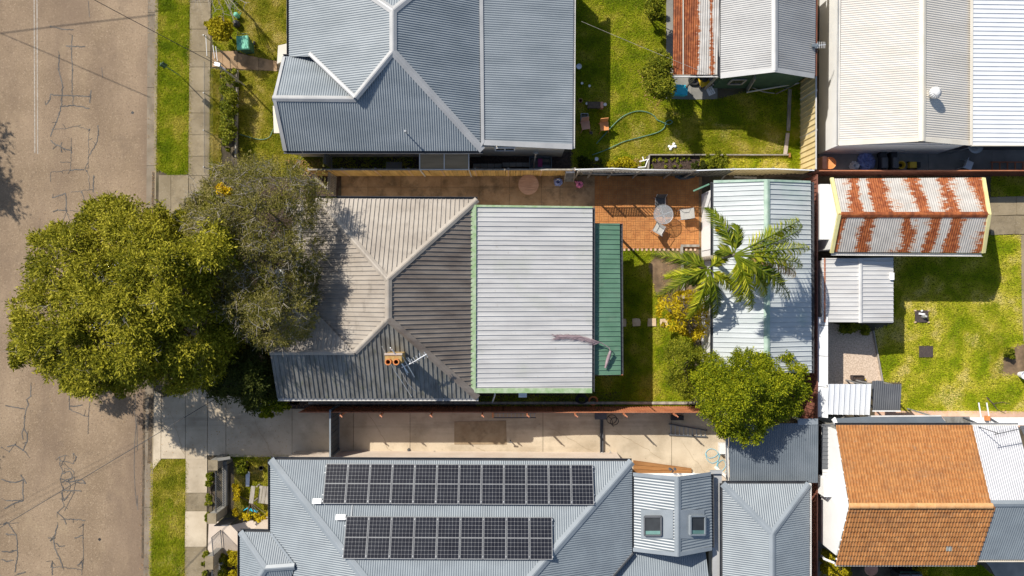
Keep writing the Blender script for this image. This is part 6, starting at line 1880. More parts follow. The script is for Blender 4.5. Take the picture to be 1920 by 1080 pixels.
# round timber tabletop against the fence etc.
v = P(991, 346, .35)
rt = thing('round_table', 'faded round timber table in the side passage', 'table', (v.x, v.y, 0))
tt = MB().cyl((v.x, v.y, .33), .50, .50, .035, 40).build('tabletop', M['tabletop'], rt)
for a in (.4, 2, 3.6, 5.1):
    MB().bar((v.x + .35 * math.cos(a), v.y + .35 * math.sin(a), 0), (v.x + .3 * math.cos(a), v.y + .3 * math.sin(a), .33), .05, .05).build('leg', M['browntimber'], rt)
def cloth(name, label, x, y, r, mat, seed, cat):
    v = P(x, y); t = thing(name, label, cat, v); rg = random.Random(seed)
    mb = MB(); N = 16; rows = []
    for k, (rr_, z) in enumerate(((1.0, 0.0), (1.08, .1), (.9, .2), (.6, .24), (.3, .18), (.05, .12))):
        rows.append([(v.x + r * rr_ * (1 + rg.uniform(-.16, .16)) * math.cos(2 * math.pi * i / N), v.y + r * rr_ * (1 + rg.uniform(-.16, .16)) * math.sin(2 * math.pi * i / N), max(0, z + rg.uniform(-.04, .05))) for i in range(N)])
    vs = [p for q in rows for p in q]; fs = [(k * N + i, k * N + (i + 1) % N, (k + 1) * N + (i + 1) % N, (k + 1) * N + i) for k in range(5) for i in range(N)]
    fs.append(tuple(range(5 * N, 6 * N)))
    mb.add(vs, fs); mb.build('folds', M[mat], t); return t, v
t, v = cloth('laundry_bag', 'blue cloth laundry bag left in the side passage', 1046, 342, .2, 'bluecloth', 3, 'bag')
MB().tube([v + Vector((-.1, .05, .2)), v + Vector((0, .1, .34)), v + Vector((.1, .05, .2))], .015, 5).build('strap', M['white'], t)
t, v = cloth('bundle', 'pink cloth bundle at the end of the paling fence', 1086, 346, .17, 'pinkcloth', 6, 'bundle')
MB().tube([v + Vector((-.12, .02, .15)), v + Vector((-.22, .16, .1))], .03, 5).build('tail', M['pinkcloth'], t)
st = thing('step_ladder', 'short wooden step ladder leaning on the paling fence', 'ladder', P(1066, 333))
a0, a1, b0_, b1 = P(1058, 341), P(1075, 341), Vector((P(1066, 0, 1.5).x - .12, YF - .06, 1.45)), Vector((P(1074, 0, 1.5).x + .08, YF - .06, 1.45))
for p, q in ((a0, b0_), (a1, b1)): MB().bar(p, q, .04, .08).build('stile', M['greytimber'], st)
for i in range(1, 8):
    t_ = i / 8; MB().bar(a0.lerp(b0_, t_), a1.lerp(b1, t_), .09, .025).build('rung', M['greytimber'], st)
MB().box((b0_ + b1) / 2 + Vector((0, .02, .02)), (.42, .16, .04)).build('top_step', M['white'], st)
gp = thing('timber_post', 'weathered timber post with a tee head beside the glazed garden frame', 'post', P(1001, 316))
pb0, pb1 = P(1001, 322, .0), P(1004, 284, 2.2)
pbx = (P(1002, 318, 1.7).x, YF + .25)
MB().bar((pbx[0], pbx[1], 0), (pbx[0] + .05, pbx[1] + .45, 2.15), .07, .07).build('shaft', M['greytimber'], gp); MB().box((pbx[0] + .05, pbx[1] + .45, 2.17), (.22, .09, .07)).build('tee_head', M['greytimber'], gp)
gf = thing('cold_frame', 'low framed glass cold frame with magenta things under it', 'cold frame', P(1013, 308))
a, b = P(993, 297), P(1033, 318)
for s in ((a.x, a.y, b.x, a.y), (b.x, a.y, b.x, b.y), (b.x, b.y, a.x, b.y), (a.x, b.y, a.x, a.y)):
    MB().bar((s[0], s[1], .2), (s[2], s[3], .2), .04, .4).build('frame_side', M['carport'], gf)
MB().prism([(a.x + .05, b.y + .05), (b.x - .05, b.y + .05), (b.x - .05, a.y - .05), (a.x + .05, a.y - .05)], .30, .31).build('frame_pane', M['pane'], gf)
MB().prism([(a.x + .4, b.y + .08), (a.x + .62, b.y + .08), (a.x + .62, a.y - .08), (a.x + .4, a.y - .08)], .312, .33).build('magenta_strip', mk('magenta_plastic', (.25, .02, .12), (.3, .04, .15)), gf)
for (x0, x1, y), lb in (((887, 941, 312), 'left pale concrete block edging by the dark side garden'), ((942, 993, 310), 'right pale concrete block edging by the dark side garden')):
    p, q = P(x0, y), P(x1, y)
    n_ = 4; t = thing('block_edging', lb, 'edging', p)
    for i in range(n_):
        MB().box((p.x + (q.x - p.x) * (i + .5) / n_, p.y, .1), ((q.x - p.x) / n_ - .02, .2, .2)).build('block', M['concgrey'], t)
v = P(753, 309); pvr = thing('paver_slab', 'grey square paver lying in the dark side garden', 'paver', v)
MB().prism([P(x, y)[:2] for x, y in ((724, 304), (754, 304), (754, 318), (724, 318))], .01, .06).build('slab', M['concgrey'], pvr)
# slatted gates between the houses
def slat_gate(label, a, b, h, n, mat):
    p, q = P(*a), P(*b); t = thing('slatted_gate', label, 'gate', p)
    for k in range(n):
        c = p.lerp(q, (k + .5) / n); MB().box((c.x, c.y, h / 2 + .08), (.03, abs(q.y - p.y) / n * .55, h)).build('slat', M[mat], t)
    for z in (.35, h - .15): MB().bar((p.x + .03, p.y, z), (q.x + .03, q.y, z), .03, .07).build('rail', M[mat], t)
    return t
slat_gate('pale slatted timber gate across the beige house side passage', (632, 332), (630, 368), 1.55, 12, 'greytimber')
slat_gate('grey slatted gate beside the blue-grey house wall', (624, 292), (624, 318), 1.6, 9, 'concgrey')
MB().bar(P(590, 334, .1), P(612, 352, .1), .12, .12).build('timber_edge', M['greytimber']); setp(bpy.data.objects['timber_edge'], 'short diagonal timber edge near the slatted gate', 'plank')
# ladder on driveway, wheel hubs, planks etc.
ld = thing('ladder', 'aluminium ladder lying in the fence shade on the driveway', 'ladder', P(1290, 805))
for (x0, y0), (x1, y1) in (((1254, 795), (1326, 807)), ((1254, 815), (1326, 819))):
    MB().bar(P(x0, y0, .08), P(x1, y1, .08), .05, .08).build('stile', M['darkgrey'], ld)
for i in range(9):
    t_ = (i + .5) / 9; MB().bar(P(1254, 795, .08).lerp(P(1326, 807, .08), t_), P(1254, 815, .08).lerp(P(1326, 819, .08), t_), .035, .03).build('rung', M['steel'], ld)
ld2 = thing('ladder', 'second ladder leaning flat along the foot of the rust red fence', 'ladder', P(965, 779))
for dy in (774, 783): MB().bar(P(925, dy, .3), P(1005, dy, .3), .04, .07).build('stile', M['darkgrey'], ld2)
for i in range(11): MB().bar(P(930 + i * 7.2, 774, .3), P(930 + i * 7.2, 783, .3), .03, .03).build('rung', M['steel'], ld2)
MB().box(P(924, 778, .3), (.08, .25, .08)).build('orange_foot', M['orange'], ld2)
mr = thing('red_ladder', 'faded red ladder lying in the shed passage at the right edge', 'ladder', P(1890, 312))
for y in (304, 320): MB().bar(P(1858, y, .3), P(1960, y, .3), .05, .08).build('stile', M['rustfence'], mr)
for i in range(7): MB().bar(P(1860 + i * 14.5, 304, .3), P(1860 + i * 14.5, 320, .3), .05, .05).build('rung', M['rustfence'], mr)
tub = thing('planter_tub', 'upturned orange terracotta tub on a timber box in the corner by the fences', 'planter', P(1543, 309))
v = P(1548, 309); MB().lathe((v.x, v.y, 0), [(.15, 0), (.29, .42), (.30, .5), (.27, .5), (.26, .44)], 20).build('tub_shell', M['orange'], tub); MB().cyl((v.x, v.y, .44), .26, .26, .01, 18).build('tub_floor', M['orange'], tub)
MB().box((P(1536, 309).x, v.y, .3), (.2, .62, .6)).build('side_box', M['terrapink'], tub)
# clutter in the shed passage
def bicycle(): pass
t, v = cloth('tarpaulin', 'crumpled blue tarpaulin in the passage under the cream gable', 1622, 303, .42, 'bluecloth', 21, 'tarpaulin'); MB().tube([v + Vector((-.4, .3, .1)), v + Vector((.4, .1, .25))], .02, 5).build('rope', M['greytimber'], t)
t, v = cloth('bundle', 'pale grey-blue bundle at the left of the crumpled tarpaulin', 1600, 312, .22, 'whitesheet', 22, 'bundle'); MB().tube([v + Vector((-.2, 0, .1)), v + Vector((.15, .15, .22))], .02, 5).build('strap', M['steel'], t)
for i, ((x, y), lb) in enumerate((((1645, 306), 'dark motor scooter stood in the shed passage, left one'), ((1665, 306), 'dark motor scooter stood in the shed passage, right one'))):
    v = P(x, y); t = thing('motor_scooter', lb, 'scooter', v)
    MB().box((v.x, v.y, .45), (.30, .9, .25)).build('scooter_body', M['dark'], t); MB().box((v.x, v.y - .1, .66), (.26, .5, .1)).build('saddle', M['darkgrey'], t)
    MB().tube([(v.x - .3, v.y + .4, .95), (v.x + .3, v.y + .4, .95)], .02, 5).build('handlebar', M['steel'], t)
    for dy in (-.45, .45): MB().tube([(v.x - .05, v.y + dy, .22), (v.x + .05, v.y + dy, .22)], .22, 14).build('wheel', M['rubber'], t)
for (x, y, r), lb in (((1685, 311, .2), 'round yellow toy tub in the shed passage'), ):
    v = P(x, y); t = thing('toy_tub', lb, 'toy', v)
    MB().lathe(v, [(r * .8, 0), (r, .2), (r, .26), (r * .8, .26), (r * .5, .12)], 16).build('tub_shell', M['yellow'], t); MB().cyl(v + Vector((0, 0, .1)), r * .5, r * .5, .02, 12).build('dark_centre', M['dark'], t)
v = P(1706, 311); t = thing('toy_truck', 'yellow toy truck with black wheels in the shed passage', 'toy', v)
MB().box(v + Vector((0, 0, .2)), (.34, .3, .2)).build('truck_tray', M['yellow'], t); MB().box(v + Vector((.26, 0, .2)), (.16, .26, .26)).build('truck_cab', M['dark'], t)
for dx in (-.12, .22):
    for dy in (-.16, .16): MB().tube([v + Vector((dx, dy - .03, .08)), v + Vector((dx, dy + .03, .08))], .08, 10).build('wheel', M['rubber'], t)
plastic_chair((P(1805, 312).x, P(1805, 312).y, 0), 1.2, 'pale grey plastic chair in the dark passage at the right', 'alu', None)
v = P(1826, 272, 1.9); dsh = thing('satellite_dish', 'pale round satellite dish below the white ribbed roof edge', 'dish', (v.x, v.y, 0))
mb = MB(); mb.lathe((v.x, v.y - .06, 1.9), [(.02, 0), (.22, .04), (.36, .13), (.365, .14), (.2, .06), (.01, .02)], 24); mb.build('dish_bowl', M['zinc'], dsh, smooth=True); MB().tube([(v.x, v.y - .05, 0), (v.x, v.y - .05, 1.9)], .03, 6).build('mast', M['steel'], dsh)
# whites and pots
v = P(1293, 492); pot = thing('flower_pot', 'white pot half hidden under the palm fronds', 'pot', v)
MB().lathe(v, [(.13, 0), (.2, .34), (.215, .4), (.19, .4), (.18, .34)], 18).build('pot_shell', M['pot'], pot); MB().cyl(v + Vector((0, 0, .33)), .18, .18, .01, 16).build('pot_soil', M['bed'], pot)
for i, ((x, y, w), lb) in enumerate((((1727, 593, .66), 'dark square rubber mat on the bright lawn with a figure standing on it'), ((1735, 659, .68), 'plain dark square rubber mat on the bright lawn'))):
    v = P(x, y); t = thing('rubber_mat', lb, 'mat', v)
    MB().box((v.x, v.y, .05), (w, .56 if i else .6, .03)).build('mat_sheet', M['mat'], t)
    if i == 0:
        for sx in (-1, 1):
            for sy in (-1, 1): MB().box((v.x + sx * .33, v.y + sy * .29, .06), (.09, .07, .06)).build('corner_block', M['stone'], t)
v = P(1726, 590)
fg = thing('garden_ornament', 'small grey and white garden ornament on the upper rubber mat', 'ornament', v + Vector((0, 0, .065)))
MB().lathe(v + Vector((.1, -.08, .065)), [(.11, 0), (.10, .1), (.05, .2), (.06, .26), (.02, .3)], 12).build('ornament_body', M['steel'], fg)
MB().bar(v + Vector((-.14, .06, .1)), v + Vector((.14, .02, .12)), .09, .06).build('ornament_arm', M['white'], fg); MB().bar(v + Vector((-.03, .17, .1)), v + Vector((.03, .23, .12)), .06, .06).build('ornament_wing', M['white'], fg)
v = P(1912, 702); t = thing('flower_pot', 'white pot with dark soil at the right edge of the lawn', 'pot', v)
MB().lathe(v, [(.13, 0), (.19, .3), (.2, .36), (.17, .36), (.165, .3)], 16).build('pot_shell', M['pot'], t); MB().cyl(v + Vector((0, 0, .29)), .165, .165, .01, 14).build('pot_soil', M['bed'], t)
v = P(1605, 707); t = thing('planter_box', 'small dark planter box at the edge of the gravel pad', 'planter', v)
for s in (-1, 1): MB().box((v.x, v.y + s * .09, .13), (.58, .03, .26)).build('side', M['mat'], t); MB().box((v.x + s * .28, v.y, .13), (.03, .16, .26)).build('side', M['mat'], t)
MB().box((v.x, v.y, .1), (.54, .15, .2)).build('soil_fill', M['bed'], t)
MB().lathe(P(1619, 711), [(.05, 0), (.05, .16), (.02, .22)], 10).build('yellow_bottle', M['yellow'], t)
setp(MB().bar(P(1637, 620, .06), P(1655, 717, .06), .05, .12).build('edging_plank', M['greytimber']), 'thin plank edging between the gravel pad and bright lawn', 'plank')
# cut branch on the right lawn
setp(MB().tube([P(1850, 745, .05), P(1862, 757, .08), P(1870, 768, .05), P(1885, 775, .05)], .03, 5, r1=.012).tube([P(1862, 757, .08), P(1880, 754, .1), P(1896, 758, .05)], .02, 4, r1=.006).build('branch', M['darkbark']), 'bare dark branch lying on the bright lawn', 'branch')
# AC unit on the boundary
ac2 = thing('air_conditioner', 'outdoor air conditioner unit squeezed between the brown and white fences', 'air conditioner', P(1527, 765))
v = P(1527, 765, .6); MB().box((v.x, v.y, .9), (.34, .4, .6)).build('case', M['white'], ac2); MB().box((v.x - .05, v.y, 1.206), (.2, .3, .01)).build('grille', M['dark'], ac2); MB().box((v.x, v.y, .3), (.3, .36, .6)).build('stand', M['steel'], ac2)
# disc umbrella at the bottom
v = P(1634, 1067, 1.0); um = thing('bird_bath', 'pink terracotta bird bath bowl below the orange roof', 'bird bath', (v.x, v.y, 0))
MB().lathe((v.x, v.y, .0), [(.2, 0), (.09, .1), (.08, .8), (.16, .88)], 16).build('pedestal', M['terrapink'], um)
mb = MB(); mb.lathe((v.x, v.y, .86), [(.1, 0), (.28, .06), (.33, .13), (.31, .15), (.26, .09), (.02, .05)], 28); mb.build('bowl', M['terrapink'], um, smooth=True)
v = P(1672, 1068); t = thing('wheelie_bin_row', 'dark wheelie bin in the shade below the orange roof', 'bin', v); bpy.data.objects.remove(t)
for i, (x, mt, lid) in enumerate(((1676, 'dark', 'darkgrey'), (1695, 'darkgrey', 'carport'))):
    v = P(x, 1072); bin_((v.x, v.y, 0), 0, ['black wheelie bin in the shade under the orange roof', 'grey lidded wheelie bin right of the black one'][i], lid, 'dark', None)
# solar house front garden things
v = P(493, 922); bn = thing('timber_bench', 'weathered timber garden bench on the small front lawn', 'bench', v)
M3 = Matrix.Rotation(-.13, 3, 'Z')
for k, x in enumerate((-.3, .02, .2, .38)):
    MB().box(v + M3 @ Vector((x, 0, .42 if k else .62)), (.16 if k else .2, .85, .035), M=M3).build('board', M['greytimber'], bn)
for sx in (-.2, .3):
    for sy in (-.35, .35): MB().box(v + M3 @ Vector((sx, sy, .2)), (.06, .06, .4), M=M3).build('leg', M['greytimber'], bn)
v = P(472, 955); sc = thing('kick_scooter', 'bright blue kick scooter dropped on the small front lawn', 'scooter', v)
MB().bar(v + Vector((-.1, .04, .08)), v + Vector((.32, -.1, .08)), .11, .03).build('scooter_deck', M['bluebox'], sc)
MB().tube([v + Vector((-.1, .04, .08)), v + Vector((-.16, .1, .1)), v + Vector((-.36, -.02, .1))], .025, 6).build('steering_tube', M['bluebox'], sc); MB().tube([v + Vector((-.36, .08, .1)), v + Vector((-.38, -.14, .1))], .018, 6).build('handlebar', M['dark'], sc)
for p in ((-.14, .07), (.36, -.12)): MB().tube([v + Vector((p[0] - .02, p[1] - .02, .06)), v + Vector((p[0] + .02, p[1] + .02, .06))], .06, 10).build('wheel', M['rubber'], sc)
v = P(466, 897); sk = thing('skateboard', 'pale grey skateboard on the shaded front lawn', 'skateboard', v)
MB().prism([(v.x - .1, v.y - .36), (v.x + .08, v.y - .36), (v.x + .11, v.y + .33), (v.x, v.y + .4), (v.x - .1, v.y + .33)], .08, .11).build('board', M['alu'], sk)
for dx in (-.08, .08):
    for dy in (-.25, .25): MB().tube([v + Vector((dx - .02, dy, .04)), v + Vector((dx + .02, dy, .04))], .035, 8).build('wheel', M['rubber'], sk)
for (x, y, r), lb in (((492, 876, .11), 'black pot on the shaded front lawn'), ((467, 876, .09), 'small black pot left of the larger one')):
    v = P(x, y); t = thing('plant_pot', lb, 'pot', v); MB().lathe(v, [(r * .7, 0), (r, .2), (r * .9, .2), (r * .8, .15)], 12).build('pot_shell', M['dark'], t); MB().cyl(v + Vector((0, 0, .14)), r * .8, r * .8, .01, 10).build('pot_soil', M['bed'], t)
# timber deck wedge and items at the driveway end
dk = thing('timber_deck', 'orange-brown timber deck boards wedged beside the skylight gable', 'deck', P(1235, 875))
for i in range(3):
    t0, t1 = i / 3 + .012, (i + 1) / 3 - .012
    lf = lambda t: (1187, 862 + 24 * t); rt_ = lambda t: (1295, 877 + 9 * t)
    MB().prism([P(*lf(t0))[:2], P(*rt_(t0))[:2], P(*rt_(t1))[:2], P(*lf(t1))[:2]], .05, .16).build('board', M['browntimber'], dk)
def clutter_box(name, label, cat, x, y, sx, sy, sz, mat, rz=0, extra=None):
    v = P(x, y); t = thing(name, label, cat, v, rz=rz)
    MB().box((0, 0, sz / 2), (sx, sy, sz)).build('body', M[mat], t, local=True)
    MB().box((0, 0, sz + .015), (sx + .03, sy + .03, .03)).build('lid', M[extra or mat], t, local=True); return t
clutter_box('tool_box', 'dark blue tool box against the rust red fence', 'box', 1125, 778, .55, .3, .3, 'bluegate', 0, 'darkgrey')
clutter_box('tool_box', 'black flat box in the shade of the fence near the ladder', 'box', 1268, 782, .6, .2, .2, 'bluegate', 0, 'dark')
clutter_box('pool_pump', 'pale pump housing at the end of the driveway by the slate carport', 'pump', 1352, 838, .34, .5, .35, 'gutterpale', 0, 'offwhite')
clutter_box('pool_filter', 'grey box with a sloping lid beside the pump housing', 'box', 1356, 848, .5, .2, .25, 'concgrey', -.4, 'steel')
bk = thing('bicycle', 'dark bicycle lying against the fence by the blue tool box', 'bicycle', P(1145, 783))
for x, y, r in ((1147, 786, .24), (1152, 790, .2)):
    c = P(x, y, .3); MB().tube([c + Vector((r * math.cos(a), r * math.sin(a), .1 * math.sin(a))) for a in np.linspace(0, 2 * math.pi, 22)], .018, 5).build('wheel', M['rubber'], bk)
MB().tube([P(1140, 780, .3), P(1147, 786, .35), P(1150, 800, .3), P(1146, 795, .3)], .02, 5).build('frame', M['dark'], bk)
for (x, y), lb in (((1113, 853), 'small white garden tap fitting at the foot of the solar house wall'), ((1127, 852), 'dark lantern with pale rim at the end of the steel beam')):
    v = P(x, y); t = thing('lamp', lb, 'fitting', v); MB().lathe(v, [(.1, 0), (.12, .1), (.09, .22), (.03, .25)], 12).build('cap', M['dark'], t); MB().lathe(v + Vector((0, 0, .1)), [(.13, 0), (.14, .03), (.13, .05)], 14).build('rim', M['white'], t)
v = P(1142, 851); t = thing('folding_stool', 'tipped folding stool beside the dark lantern', 'stool', v, rz=.6)
MB().box((0, 0, .28), (.3, .22, .03)).build('seat', M['greytimber'], t, local=True)
for s in (-1, 1): MB().tube([(s * .13, -.18, 0), (s * .13, .12, .28)], .012, 5).build('leg', M['steel'], t, local=True); MB().tube([(s * .11, .18, 0), (s * .11, -.1, .28)], .012, 5).build('leg', M['steel'], t, local=True)
for (x, y), lb in (((767, 843), 'dark round drain cap near the gate on the driveway'), ((815, 848), 'second dark drain cap along the house side of the driveway')):
    v = P(x, y); t = thing('drain_cap', lb, 'drain cap', v); MB().cyl(v + Vector((0, 0, .036)), .08, .08, .03, 12).build('cap_disc', M['dark'], t); MB().box(v + Vector((0, 0, .07)), (.05, .02, .012)).build('cap_slot', M['steel'], t)
v = P(957, 826); t = thing('garden_tap', 'small dark valve standing on the driveway by the worn patch', 'valve', v); MB().tube([v, v + Vector((0, 0, .35))], .03, 6).build('riser', M['darkgrey'], t); MB().box(v + Vector((0, 0, .36)), (.2, .05, .05)).build('tap_handle', M['darkgrey'], t)
# stepping stones
for i, ((x, y), lb) in enumerate((((1166, 605), 'left stepping stone beside the green verandah'), ((1193, 604), 'second stepping stone in the house shadow'), ((1222, 604), 'third stepping stone at the edge of the shadow'), ((1245, 605), 'right stepping stone in the sun by the yellow shrub'))):
    v = P(x, y); rg = random.Random(i)
    pts = [(v.x + .19 * (1 + rg.uniform(-.12, .12)) * sx + 0, v.y + .19 * (1 + rg.uniform(-.12, .12)) * sy) for sx, sy in ((-1, -1), (0, -1.08), (1, -1), (1.06, 0), (1, 1), (0, 1.05), (-1, 1), (-1.06, 0))]
    o = MB().prism(pts, .0, .06).build('stepping_stone', M['stone']); setp(o, lb, 'stepping stone', 'stepping stones across the middle lawn')
plank('sleeper edging upright of the L beside the palm', (1277, 463), (1281, 560), .12, .15)
plank('sleeper edging top arm of the L at the brick patio corner', (1276, 461), (1310, 461), .12, .14)
# square paver grid by the verandah foot, coiled hose things
v = P(1090, 748); t = thing('hose_reel', 'black coil of hose on the grass behind the white skillion', 'hose reel', v)
for i in range(4): MB().tube([v + Vector((.3 * math.cos(a) * (1 - .1 * i), .22 * math.sin(a) * (1 - .1 * i), .06 + .05 * i)) for a in np.linspace(0, 2 * math.pi, 20)], .028, 5).build('coil', M['dark'], t)
v = P(1112, 751); t = thing('clay_ring', 'terracotta ring lying right of the black hose coil', 'ring', v)
MB().tube([v + Vector((.2 * math.cos(a), .2 * math.sin(a), .06)) for a in np.linspace(0, 2 * math.pi, 24)], .045, 6).build('ring_body', M['terra'], t); MB().cyl(v + Vector((0, 0, .01)), .15, .15, .01, 16).build('ring_soil', M['bed'], t)
# timbers stacked under the old fence, blue net
for i, ((a, b, w), lb) in enumerate((((1365, 333), (1440, 329), .2), ) and ((((1376, 332), (1418, 334), .1), 'splintered grey board leaning under the old fence'), (((1430, 331), (1478, 326), .24), 'wide weathered board on the ground behind the aqua garage'), (((1350, 338), (1364, 322), .07), 'thin stick propped against the old fence'), (((1470, 330), (1516, 332), .16), 'short brown board at the fence corner'))):
    plank(lb, a, b, w, .06, 'greytimber' if i % 2 == 0 else 'darkbark', 'loose_board', .1 * i)
t, v = cloth('garden_net', 'dark blue netting bundled under the old fence', 1282, 331, .3, 'bluegate', 31, 'net'); t.scale = (1.6, .5, 1); MB().tube([v + Vector((-.3, .1, .2)), v + Vector((.3, .12, .22))], .015, 5).build('cord', M['bluecloth'], t)

# ================================================================== PARKED CAR under the street tree
def car():
    loc = P(222, 566); t = thing('parked_car', 'white parked car at the kerb, mostly hidden under the big street tree', 'car', (loc.x, loc.y, ROADZ), rz=0)
    st = [(-2.15, .62, .35, .62), (-2.05, .80, .28, .80), (-1.5, .86, .24, .90), (-.6, .88, .22, .94), (.4, .88, .22, .94), (1.2, .87, .24, .92), (1.9, .80, .28, .82), (2.12, .64, .36, .66)]
    mb = MB(); rows = []
    for y, w, z0, z1 in st:
        rows.append([(-w, y, z0 + .12), (-w * .97, y, (z0 + z1) / 2 + .05), (-w * .9, y, z1 - .05), (-w * .72, y, z1), (w * .72, y, z1), (w * .9, y, z1 - .05), (w * .97, y, (z0 + z1) / 2 + .05), (w, y, z0 + .12), (w * .85, y, z0), (-w * .85, y, z0)])
    n = 10; vs = [p for r in rows for p in r]
    fs = [(k * n + i, (k + 1) * n + i, (k + 1) * n + (i + 1) % n, k * n + (i + 1) % n) for k in range(len(st) - 1) for i in range(n)]
    fs += [tuple(range(n)), tuple(range(len(st) * n - 1, (len(st) - 1) * n - 1, -1))]
    mb.add(vs, fs); mb.build('body', M['carpaint'], t, smooth=True, local=True)
    mb = MB(); ro = [(-1.55, .62, 1.36), (-.2, .64, 1.45), (.55, .60, 1.40)]; lo = [(-2.0, .70, .88), (-.2, .80, .92), (1.25, .74, .90)]
    mb.quad((-.60, -1.5, 1.37), (.60, -1.5, 1.37), (.62, -.2, 1.46), (-.62, -.2, 1.46)); mb.quad((-.62, -.2, 1.46), (.62, -.2, 1.46), (.56, .55, 1.40), (-.56, .55, 1.40))
    for s in (-1, 1):
        for a, b in (((-1.5, .60, 1.37), (-1.95, .70, .89)), ((-.25, .62, 1.46), (-.25, .80, .93)), ((.55, .56, 1.40), (1.25, .72, .91))):
            mb.bar((s * a[1], a[0], a[2]), (s * b[1], b[0], b[2]), .07, .05)
    mb.build('roof', M['carpaint'], t, local=True)
    mb = MB(); mb.quad((-.55, .57, 1.38), (.55, .57, 1.38), (.70, 1.25, .90), (-.70, 1.25, .90)); mb.build('windscreen', M['pane'], t, local=True)
    mb = MB(); mb.quad((-.58, -1.52, 1.35), (.58, -1.52, 1.35), (.68, -1.97, .89), (-.68, -1.97, .89)); mb.build('rear_window', M['pane'], t, local=True)
    for s in (-1, 1):
        mb = MB(); mb.add([(s * .60, -1.45, 1.35), (s * .62, -.2, 1.43), (s * .56, .53, 1.37), (s * .73, 1.2, .92), (s * .80, -.2, .94), (s * .71, -1.9, .90)], [(0, 1, 4, 5), (1, 2, 3, 4)]); mb.build('side_window', M['pane'], t, local=True)
        MB().box((s * .97, .95, .95), (.2, .09, .13)).build('mirror', M['carpaint'], t, local=True)
        MB().box((s * .55, 2.06, .62), (.3, .1, .14)).build('headlight', M['headlamp'], t, local=True)
        MB().box((s * .6, -2.1, .68), (.24, .08, .14)).build('taillight', M['taillamp'], t, local=True)
        for y in (-1.3, 1.35):
            w = MB().tube([(s * .72, y, .31), (s * .89, y, .31)], .31, 18).build('wheel', M['rubber'], t, local=True)
            MB().tube([(s * .88, y, .31), (s * .905, y, .31)], .19, 14).build('rim', M['alu'], w, local=True)
car()

# ================================================================== PLANTS
LB = [0]
def lawn(px, mat, label, dens, h, seed, holes=(), base=True):
    if base and seed not in (51, 52, 71, 72, 73, 22, 53, 11, 12):
        LB[0] += 1
        sheet('lawn_ground', px, .0022 + .00008 * LB[0], M['lawnbase'], kind='structure')
    return grass('grass', px, M[mat], label, dens, h, seed, holes=holes)
lawn([(297, -80), (355, -80), (356, 30), (354, 326), (320, 330), (296, 316)], 'g_green', 'strip of dense green verge grass between kerb and footpath at the top', 1500, .075, 1)
lawn([(290, 862), (349, 860), (344, 1160), (284, 1160), (286, 900)], 'g_dry', 'patchy verge grass strip between kerb and footpath at the bottom', 1400, .07, 2)
lawn([(284, 975), (320, 930), (345, 1000), (343, 1160), (284, 1160)], 'g_green', 'thick greener growth in the lower verge strip', 1000, .10, 22)
lawn([(446, -80), (560, -80), (560, 120), (485, 108), (446, 96)], 'g_dry', 'shaded front lawn above the brown path of the top house', 1300, .07, 3)
lawn([(448, 132), (525, 134), (545, 290), (640, 300), (560, 330), (450, 330)], 'g_dry', 'front lawn below the brown path of the top house', 1300, .07, 4)
lawn([(398, -40), (444, -40), (444, 94), (400, 94)], 'g_green', 'rough grass inside the front wire fence', 1200, .08, 41)
lawn([(396, 130), (412, 130), (414, 330), (394, 330)], 'g_dry', 'grass tufts along the foot of the wire fence', 1500, .10, 42)
lawn([(1072, -80), (1250, -80), (1250, 150), (1345, 186), (1500, 150), (1500, 291), (1212, 291), (1205, 318), (1072, 318)], 'g_green', 'big back lawn behind the blue-grey house', 1000, .075, 5, holes=[[(1245, -80), (1265, -80), (1265, 140), (1345, 140), (1345, 187), (1245, 186)]])
lawn([(1150, 215), (1260, 200), (1300, 232), (1500, 240), (1480, 291), (1212, 291), (1160, 280)], 'g_dry', 'drier sunny patch of the big back lawn', 1100, .08, 51)
lawn([(1312, 293), (1500, 293), (1500, 318), (1312, 318)], 'g_bright', 'leafy ground cover in the long bed by the old fence', 900, .14, 52)
lawn([(1478, 150), (1503, 150), (1502, 318), (1476, 318)], 'g_green', 'low green growth between plank edging and cream fence', 1200, .16, 53)
lawn([(1120, 468), (1232, 468), (1216, 500), (1230, 556), (1300, 640), (1300, 765), (1110, 765), (1110, 706), (1160, 704)], 'g_green', 'middle back lawn between verandah and garage', 1300, .07, 6, holes=[[(1162, 597), (1176, 597), (1176, 613), (1162, 613)], [(1184, 597), (1202, 597), (1202, 613), (1184, 613)], [(1213, 597), (1231, 597), (1231, 613), (1213, 613)], [(1236, 597), (1254, 597), (1254, 613), (1236, 613)]])
lawn([(895, 742), (1110, 740), (1110, 762), (895, 762)], 'g_green', 'grass strip behind the white skillion', 900, .08, 61)
lawn([(1676, 441), (1860, 441), (1913, 441), (1918, 645), (1885, 660), (1872, 700), (1960, 706), (1960, 770), (1690, 770), (1690, 716), (1656, 716), (1640, 620), (1676, 606)], 'g_bright', 'bright yellow-green lawn at the right beyond the metal shed', 1100, .07, 7)
lawn([(1800, 570), (1870, 565), (1890, 630), (1850, 670), (1800, 640)], 'g_green', 'darker clover patch on the bright lawn', 600, .08, 71)
lawn([(1768, 640), (1800, 628), (1812, 660), (1785, 672)], 'g_green', 'small dark clover patch right of the plain rubber mat', 700, .08, 72)
lawn([(1692, 725), (1800, 735), (1900, 740), (1900, 768), (1692, 768)], 'g_green', 'greener band of grass along the pink path', 350, .085, 73)
lawn([(1858, 330), (1980, 330), (1980, 368), (1858, 368)], 'g_green', 'dark grass strip behind the rust banded garage', 1200, .08, 8)
lawn([(440, 858), (508, 866), (506, 968), (440, 968)], 'g_dry', 'tiny front lawn of the solar house', 1300, .07, 9)
